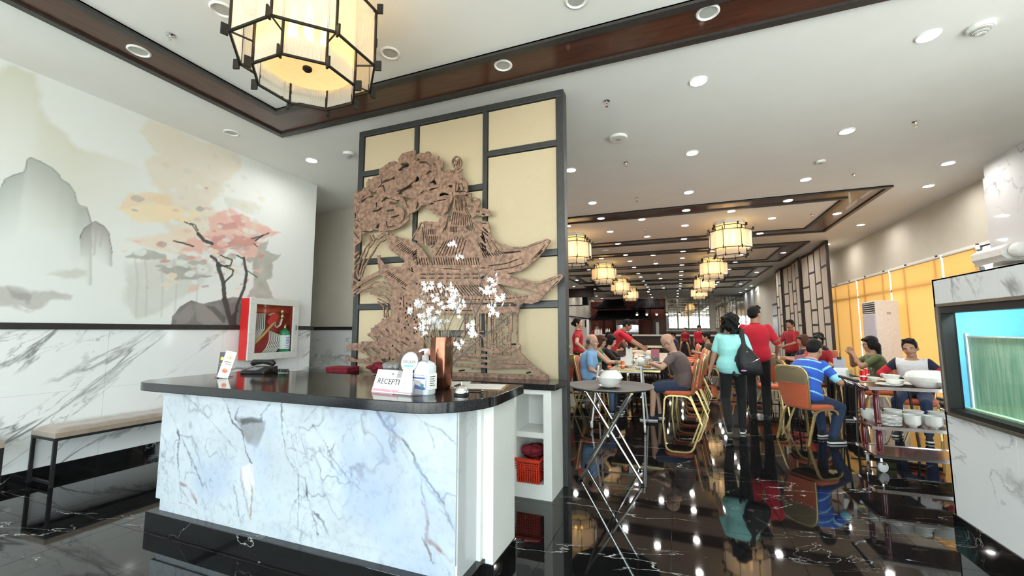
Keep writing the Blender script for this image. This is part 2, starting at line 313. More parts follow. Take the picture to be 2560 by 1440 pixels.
# ------------------------------------------------------------------ mural
MURAL = [('g1300',(204,203,186),0.8,25,30,[(1373,3188),(1597,3554),(1683,3772),(1740,3826),(1791,3810),(1855,3801),(1889,3704),(1912,3580),(1940,3477),(1982,3380),(2067,3341),(2175,3248),(2266,3225),(2473,3225),(2792,3214),(2842,2548),(1454,2224)]),('p',(218,208,190),0.75,25,45,[(2686,3628),(2785,3814),(2923,3810),(3069,3805),(3291,3805),(3532,3805),(3764,3849),(3906,3795),(3866,3555),(3693,3331),(3604,3143),(3493,2955),(3722,2912),(3811,2773),(3498,2548),(3119,2541),(2948,2664),(2758,2683),(2856,2869),(2983,3000),(2836,3138),(2785,3303),(2930,3454),(2765,3572)]),('p',(205,205,195),0.6,20,40,[(3704,3174),(3975,3200),(4244,3164),(4219,3070),(3986,3036),(3766,3031)]),('p',(233,214,178),0.8,14,40,[(2564,2696),(2751,2771),(2895,2857),(3095,2868),(3452,2867),(3278,2723),(2952,2619),(2746,2592),(2670,2660)]),('p',(228,200,165),0.7,12,35,[(2671,2880),(2925,2982),(3087,2985),(3094,2891),(2857,2846),(2682,2729),(2580,2701)]),('p',(226,206,182),0.7,20,40,[(2674,2378),(2962,2484),(3262,2645),(3516,2628),(3510,2374),(3180,2292),(2897,2312)]),('p',(222,178,168),0.85,14,40,[(3526,2835),(3794,3011),(4048,2968),(4261,2907),(4587,2863),(4335,2721),(4258,2476),(4119,2327),(3831,2483),(3659,2348),(3442,2337),(3239,2350),(3294,2506),(3516,2628)]),('p',(196,140,134),0.8,8,30,[(3642,2773),(3887,2845),(3933,2774),(3814,2720),(3660,2699)]),('p',(198,144,138),0.8,8,30,[(3592,2593),(3871,2679),(4244,2702),(4191,2578),(3909,2524),(3702,2459),(3532,2403)]),('p',(205,150,142),0.7,8,30,[(3800,2932),(3960,3001),(4027,2824),(3889,2819)]),('p',(172,173,164),0.85,10,35,[(2679,2196),(2787,2291),(2937,2296),(3077,2275),(3081,2229),(2907,2178),(2778,2180)]),('p',(200,200,192),0.7,25,40,[(2693,2123),(2984,2190),(3400,2281),(3643,2217),(3540,1952),(3220,1732),(2848,1492),(2729,1658)]),('p',(158,158,150),0.85,8,30,[(3039,2107),(3188,2175),(3364,2153),(3323,2099),(3654,2065),(3419,2025),(3202,1989),(3052,2063)]),('p',(170,170,160),0.85,10,35,[(4221,2583),(4398,2734),(4347,2549),(4642,2542),(4484,2397),(4497,2194),(4407,2096),(4520,1846),(4123,1846),(4195,2073),(4151,2290),(4201,2438)]),('l16',(185,187,180),0.6,8,6,[(2779,2158),(2819,1923),(2833,1534)]),('l16',(185,187,180),0.6,8,6,[(2870,2173),(2910,1933),(2925,1537)]),('l16',(185,187,180),0.6,8,6,[(3023,2197),(3065,1950),(3079,1542)]),('l16',(185,187,180),0.6,8,6,[(3164,2219),(3208,1966),(3221,1546)]),('l16',(185,187,180),0.6,8,6,[(3402,2256),(3448,1992),(3461,1554)]),('g700',(160,166,160),0.85,6,8,[(1345,2389),(1577,2593),(1739,2663),(1757,2732),(1800,2789),(1867,2844),(1878,2970),(1895,2991),(1960,2983),(2043,2947),(2095,2907),(2112,2864),(2179,2827),(2221,2761),(2242,2677),(2267,2634),(2328,2631),(2357,2547),(2378,2480),(2428,1841),(1400,1738)]),('l9',(128,130,126),0.9,3,6,[(1739,2663),(1757,2732),(1800,2789),(1867,2844),(1878,2970),(1895,2991),(1960,2983),(2043,2947),(2095,2907),(2112,2864),(2179,2827),(2221,2761),(2242,2677),(2267,2634),(2328,2631),(2357,2547),(2378,2480)]),('g420',(150,146,143),0.9,5,8,[(2315,2125),(2303,2332),(2329,2418),(2407,2508),(2482,2474),(2527,2411),(2568,2198),(2582,2064)]),('l9',(112,110,108),0.9,3,6,[(2305,2302),(2303,2332),(2329,2418),(2407,2508),(2482,2474),(2527,2411),(2568,2198)]),('l14',(170,160,156),0.7,10,6,[(2418,2469),(2424,2286),(2423,2163)]),('l10',(170,160,156),0.7,10,6,[(2476,2441),(2463,2252)]),('p',(182,180,174),0.8,14,35,[(1812,1770),(1883,1765),(1985,1724),(2060,1739),(2138,1765),(2280,1729),(2269,1689),(2119,1670),(2073,1584),(2011,1554),(1896,1611),(1607,1611),(1594,1757)]),('p',(150,146,146),0.7,12,35,[(1837,1755),(1985,1724),(2025,1700),(2005,1635),(1890,1681)]),('p',(196,195,188),0.7,14,35,[(2217,1983),(2301,2013),(2379,1975),(2368,1924),(2238,1899),(2085,1918)]),('p',(228,231,229),0.8,6,10,[(1920,1612),(2036,1555),(1948,1569)]),('p',(126,122,121),0.97,4,8,[(3184,1430),(3192,1545),(3268,1665),(3393,1749),(3533,1716),(3675,1762),(3902,1830),(4067,1820),(4188,1741),(4208,1440)]),('p',(150,142,140),0.9,8,20,[(3442,1698),(3581,1706),(3820,1488),(3600,1447),(3478,1506)]),('p',(96,94,93),0.9,6,14,[(3558,1705),(3680,1687),(3843,1540),(3822,1462),(3687,1586)]),('p',(150,140,139),0.8,8,20,[(3220,1454),(3292,1619),(3397,1696),(3451,1578),(3370,1456)]),('l71',(74,72,70),0.97,2,6,[(3929,1437),(3849,1643),(3799,1796)]),('l57',(74,72,70),0.97,2,6,[(3799,1796),(3772,2001),(3701,2174),(3686,2249)]),('l37',(74,72,70),0.97,2,6,[(3687,2236),(3649,2308),(3586,2336)]),('l23',(74,72,70),0.97,2,6,[(3772,2001),(3882,2119),(3890,2199),(3691,2250)]),('l20',(74,72,70),0.97,2,6,[(3693,2224),(3847,2247),(3868,2329),(3708,2369)]),('l40',(74,72,70),0.97,2,6,[(3954,1464),(3976,1729),(4059,1950),(4086,2171),(4030,2382)]),('l23',(74,72,70),0.97,2,6,[(4030,2369),(3930,2407)]),('l44',(74,72,70),0.97,2,6,[(3586,2502),(3488,2521),(3413,2593)]),('l15',(74,72,70),0.97,2,6,[(3400,2603),(3337,2688),(3246,2710)]),('l15',(74,72,70),0.97,2,6,[(3410,2630),(3371,2696),(3313,2707)]),('l20',(74,72,70),0.97,2,6,[(3367,2427),(3277,2442),(3147,2452)]),('l17',(74,72,70),0.97,2,6,[(4125,2677),(4271,2751),(4392,2820)]),('l23',(74,72,70),0.97,2,6,[(4186,2662),(4301,2771)]),('l17',(74,72,70),0.97,2,6,[(4159,2614),(4221,2583)]),('l34',(74,72,70),0.97,2,6,[(3982,1649),(3920,1568),(3982,1451)]),('l15',(74,72,70),0.97,2,6,[(4083,2225),(4251,2135)])]
def mural_col(x, z):
    img = np.tile(lin((224, 227, 225)), (len(x), 1)); k = np.clip((z - 1450) / 2370, 0, 1)[:, None]
    img = img * (1 - .10 * k) + lin((205, 206, 198)) * .10 * k
    n = fbm(x, z, 700, 3)[:, None]; img = img * (.97 + .06 * n)
    rng = random.Random(5); L = list(MURAL); fl = []
    for i in range(150):                                # loose petals and gaps around the crown
        a = rng.gauss(0, 1); b = rng.gauss(0, 1); cx = 3650 + a * 420; cz = 2350 + b * 260 + a * 20; w = rng.uniform(12, 70); h_ = w * rng.uniform(.25, .8)
        c = rng.choice([(219, 223, 221), (219, 223, 221), (222, 190, 178), (176, 172, 164), (205, 150, 142), (226, 212, 188)])
        p = [(cx + w * math.cos(t) * (1 + .3 * math.sin(2 * t)), cz + h_ * math.sin(t)) for t in [q * .785 for q in range(8)]]; fl.append(('p', c, .8, 5, 10, p))
    for i in range(60):
        cx = rng.uniform(3000, 4300); cz = rng.uniform(2700, 3700); w = rng.uniform(15, 60); p = [(cx + w * math.cos(t), cz + w * .7 * math.sin(t)) for t in [q * .785 for q in range(8)]]
        fl.append(('p', rng.choice([(222, 225, 222), (214, 204, 186), (208, 206, 198)]), .6, 8, 14, p))
    n0 = next(i for i, l in enumerate(L) if l[1] == (126, 122, 121)); paint(img, x, z, L[:n0] + fl + L[n0:]); return img
painted_grid('mural', -3.4, -.2, 1.45, CZ, .06, lambda u, v: np.stack([np.full_like(u, -5.588), u, v], 1), mural_col, 'wallpaper', wl)
painted_grid('mural', -.2, 5.232, 1.45, CZ, .0095, lambda u, v: np.stack([np.full_like(u, -5.588), u, v], 1), mural_col, 'wallpaper', wl)
# ------------------------------------------------------------------ fire hose cabinet on the mural wall
M('red_enamel', (.62, .02, .02), .35); M('grey_enamel', (.60, .60, .57), .4); M('hose_canvas', (.78, .78, .74), .8, bump=(80, .3)); M('axe_handle', (.60, .33, .10), .5, var=(30, .2, (1, 1, 8)))
M('extinguisher_green', (.01, .22, .10), .3, coat=.5); M('brass', (.55, .40, .14), .3, 1.); M('paper_white', (.82, .82, .80), .6); M('ink_blue', (.05, .12, .40), .5); M('red_interior', (.50, .035, .02), .45)
def thin_glass(name, tint, refl):
    m = bpy.data.materials.new(name); m.use_nodes = True; MATS[name] = m; N = m.node_tree.nodes; L = m.node_tree.links; N.clear()
    o = N.new('ShaderNodeOutputMaterial'); t = N.new('ShaderNodeBsdfTransparent'); t.inputs[0].default_value = (*tint, 1); g = N.new('ShaderNodeBsdfGlossy'); g.inputs['Roughness'].default_value = .03
    f = N.new('ShaderNodeFresnel'); f.inputs[0].default_value = 1.45; k = N.new('ShaderNodeMath'); k.operation = 'MULTIPLY'; k.inputs[1].default_value = refl; x = N.new('ShaderNodeMixShader')
    ge = N.new('ShaderNodeNewGeometry'); iv = N.new('ShaderNodeMath'); iv.operation = 'SUBTRACT'; iv.inputs[0].default_value = 1; L.new(ge.outputs['Backfacing'], iv.inputs[1]); k2 = N.new('ShaderNodeMath'); k2.operation = 'MULTIPLY'; L.new(iv.outputs[0], k2.inputs[0]); L.new(f.outputs[0], k.inputs[0]); L.new(k.outputs[0], k2.inputs[1]); L.new(k2.outputs[0], x.inputs[0]); L.new(t.outputs[0], x.inputs[1]); L.new(g.outputs[0], x.inputs[2]); L.new(x.outputs[0], o.inputs[0]); return m
thin_glass('pane_glass', (.93, .96, .95), 1.0)
for i in range(7): MB().box(-5.42 + i * 1.435, -5.42 + i * 1.435 + 1.375, -3.465, -3.46, 0, 3.45).build('glass_pane', 'pane_glass', fw, None)
for i in range(5): MB().box(4.755, 4.76, -2.87 + i * 1.37, -2.87 + i * 1.37 + 1.31, 0, 2.7).build('glass_pane', 'pane_glass', sw, None)
fc = thing('fire_hose_cabinet', 'red metal fire hose cabinet with grey framed glass door on the mural wall', 'fire cabinet', (-5.552, 4.40, 1.40))
D_ = .19
MB().box(0, D_ - .03, -.39, -.37, -.42, .42).box(0, D_ - .03, .37, .39, -.42, .42).box(0, D_ - .03, -.37, .37, .40, .42).box(0, D_ - .03, -.37, .37, -.42, -.40).box(0, .02, -.37, .37, -.40, .40).build('cabinet_body', 'red_interior', fc, None)
MB().box(.02, D_ - .03, -.395, -.39, -.42, .42).build('side_panel', 'red_enamel', fc, None)
dr = MB(); 
for a, b, c, d in ((-.395, .395, .34, .425), (-.395, .395, -.425, -.33), (-.395, -.30, -.33, .34), (.30, .395, -.33, .34)): dr.box(D_ - .03, D_, a, b, c, d)
dr = dr.build('door', 'grey_enamel', fc, None, .004); MB().box(D_ - .02, D_ - .017, -.30, .30, -.33, .34).build('glass_pane', 'pane_glass', dr, None)
MB().box(D_, D_ + .015, .335, .36, -.02, .06).build('latch', 'chrome', dr, None); MB().lathe([(.0, 0), (.012, 0), (.012, .008)], 10).xf(Matrix.Translation((D_, .348, -.06)) @ Matrix.Rotation(R(90), 4, 'Y')).build('keyhole', 'chrome', dr)
hs = thing('fire_hose', 'white canvas fire hose folded in the red cabinet', 'hose', (-5.552, 4.40, 1.40))
for k in range(9): MB().tube([(.08, -.33 + k * .03, .22), (.08, -.33 + k * .028 + .02, .0), (.08, -.34 + k * .018, -.16 - .0 * k)], .012, 6, flat=.5).build('hose_fold', 'hose_canvas', hs)
for k in range(8): MB().tube([(.10, -.02 + k * .027, -.02 - k * .01), (.10, -.01 + k * .030, -.16), (.10, -.05 + k * .028, -.27), (.10, -.14 + k * .03, -.36)], .011, 6, flat=.5).build('hose_fold', 'hose_canvas', hs)
MB().tube([(.11, -.04, .2), (.11, .02, .23), (.11, .045, .2), (.11, .05, .06), (.11, .09, .02), (.11, .14, .06), (.11, .165, .15)], .022, 8, flat=.3).build('hose_end', 'hose_canvas', hs)
MB().lathe([(.022, 0), (.028, .01), (.028, .05), (.02, .07), (.03, .09), (.03, .12)], 12, (.11, .17, .15)).build('hose_valve', 'brass', hs)
MB().box(.03, .06, -.35, .36, .24, .30).build('pipe_cover', 'red_interior', fc, None)
ax = thing('fire_axe', 'wooden handled fire axe set across the red hose cabinet', 'axe', (-5.552, 4.40, 1.40))
MB().tube([(.145, -.335, -.25), (.145, -.16, -.10), (.145, .01, .09)], [.02, .018, .016], 8).build('handle', 'axe_handle', ax)
MB().prism([(-.05, .06), (.06, .13), (.09, .20), (-.02, .22), (-.10, .10)], .135, .152, 'x').build('axe_head', 'red_enamel', ax, None)
ex = thing('fire_extinguisher', 'small green fire extinguisher with white label in the hose cabinet', 'extinguisher', (-5.45, 4.635, 1.0))
MB().lathe([(.0, 0), (.07, 0), (.075, .01), (.075, .33), (.065, .37), (.03, .40), (.018, .42)], 20).build('cylinder', 'extinguisher_green', ex)
MB().lathe([(.0762, .11), (.0762, .31)], 20, cap=(False, False)).build('label', 'paper_white', ex)
for q in range(7): MB().box(.072, .0775, -.03, .03 - .012 * (q % 3), .13 + q * .024, .14 + q * .024).build('print_line', 'ink_blue', ex, None)
MB().lathe([(.018, .42), (.018, .46), (.012, .47)], 12).build('valve', 'brass', ex); MB().tube([(0, 0, .46), (0, .05, .50), (0, .09, .515)], .006, 6).build('handle', 'brass', ex); MB().tube([(0, 0, .46), (0, .06, .465), (0, .09, .46)], .006, 6).build('lever', 'brass', ex)
# ------------------------------------------------------------------ partition screen
M('screen_fabric', (.49, .40, .265), .75, var=(120, .05), bump=(300, .12)); M('screen_frame', (.035, .036, .036), .42, var=(20, .15))
pt = struct('wall_partition', MB().box(-3.40, -.97, 3.83, 3.90, 0, 3.70), 'screen_frame')
fx = MB()
fx.box(-3.42, -3.35, 3.785, 3.91, 0, 3.655).box(-1.02, -.945, 3.785, 3.91, 0, 3.655).box(-3.42, -.945, 3.785, 3.91, 3.655, 3.72)
vb = [-2.622, -1.78]
for x in vb: fx.box(x - .025, x + .025, 3.785, 3.84, 0, 3.655)
cols = [(-3.35, vb[0] - .025, [3.197, 2.157, 1.641]), (vb[0] + .025, vb[1] - .025, [2.852, 1.345]), (vb[1] + .025, -1.02, [3.19, 2.115, 1.624])]
for x0, x1, zs in cols:
    for z in zs: fx.box(x0, x1, 3.785, 3.84, z - .03, z + .03)
fx.build('frame', 'screen_frame', pt, None, .004)
for x0, x1, zs in cols:
    e = [.93] + sorted(zs) + [3.685]
    for a, b in zip(e[:-1], e[1:]):
        MB().box(x0 + .006, x1 - .006, 3.806, 3.835, a + (.036 if a > 1 else 0), b - .036).build('fabric_panel', 'screen_fabric', pt, None, .004)
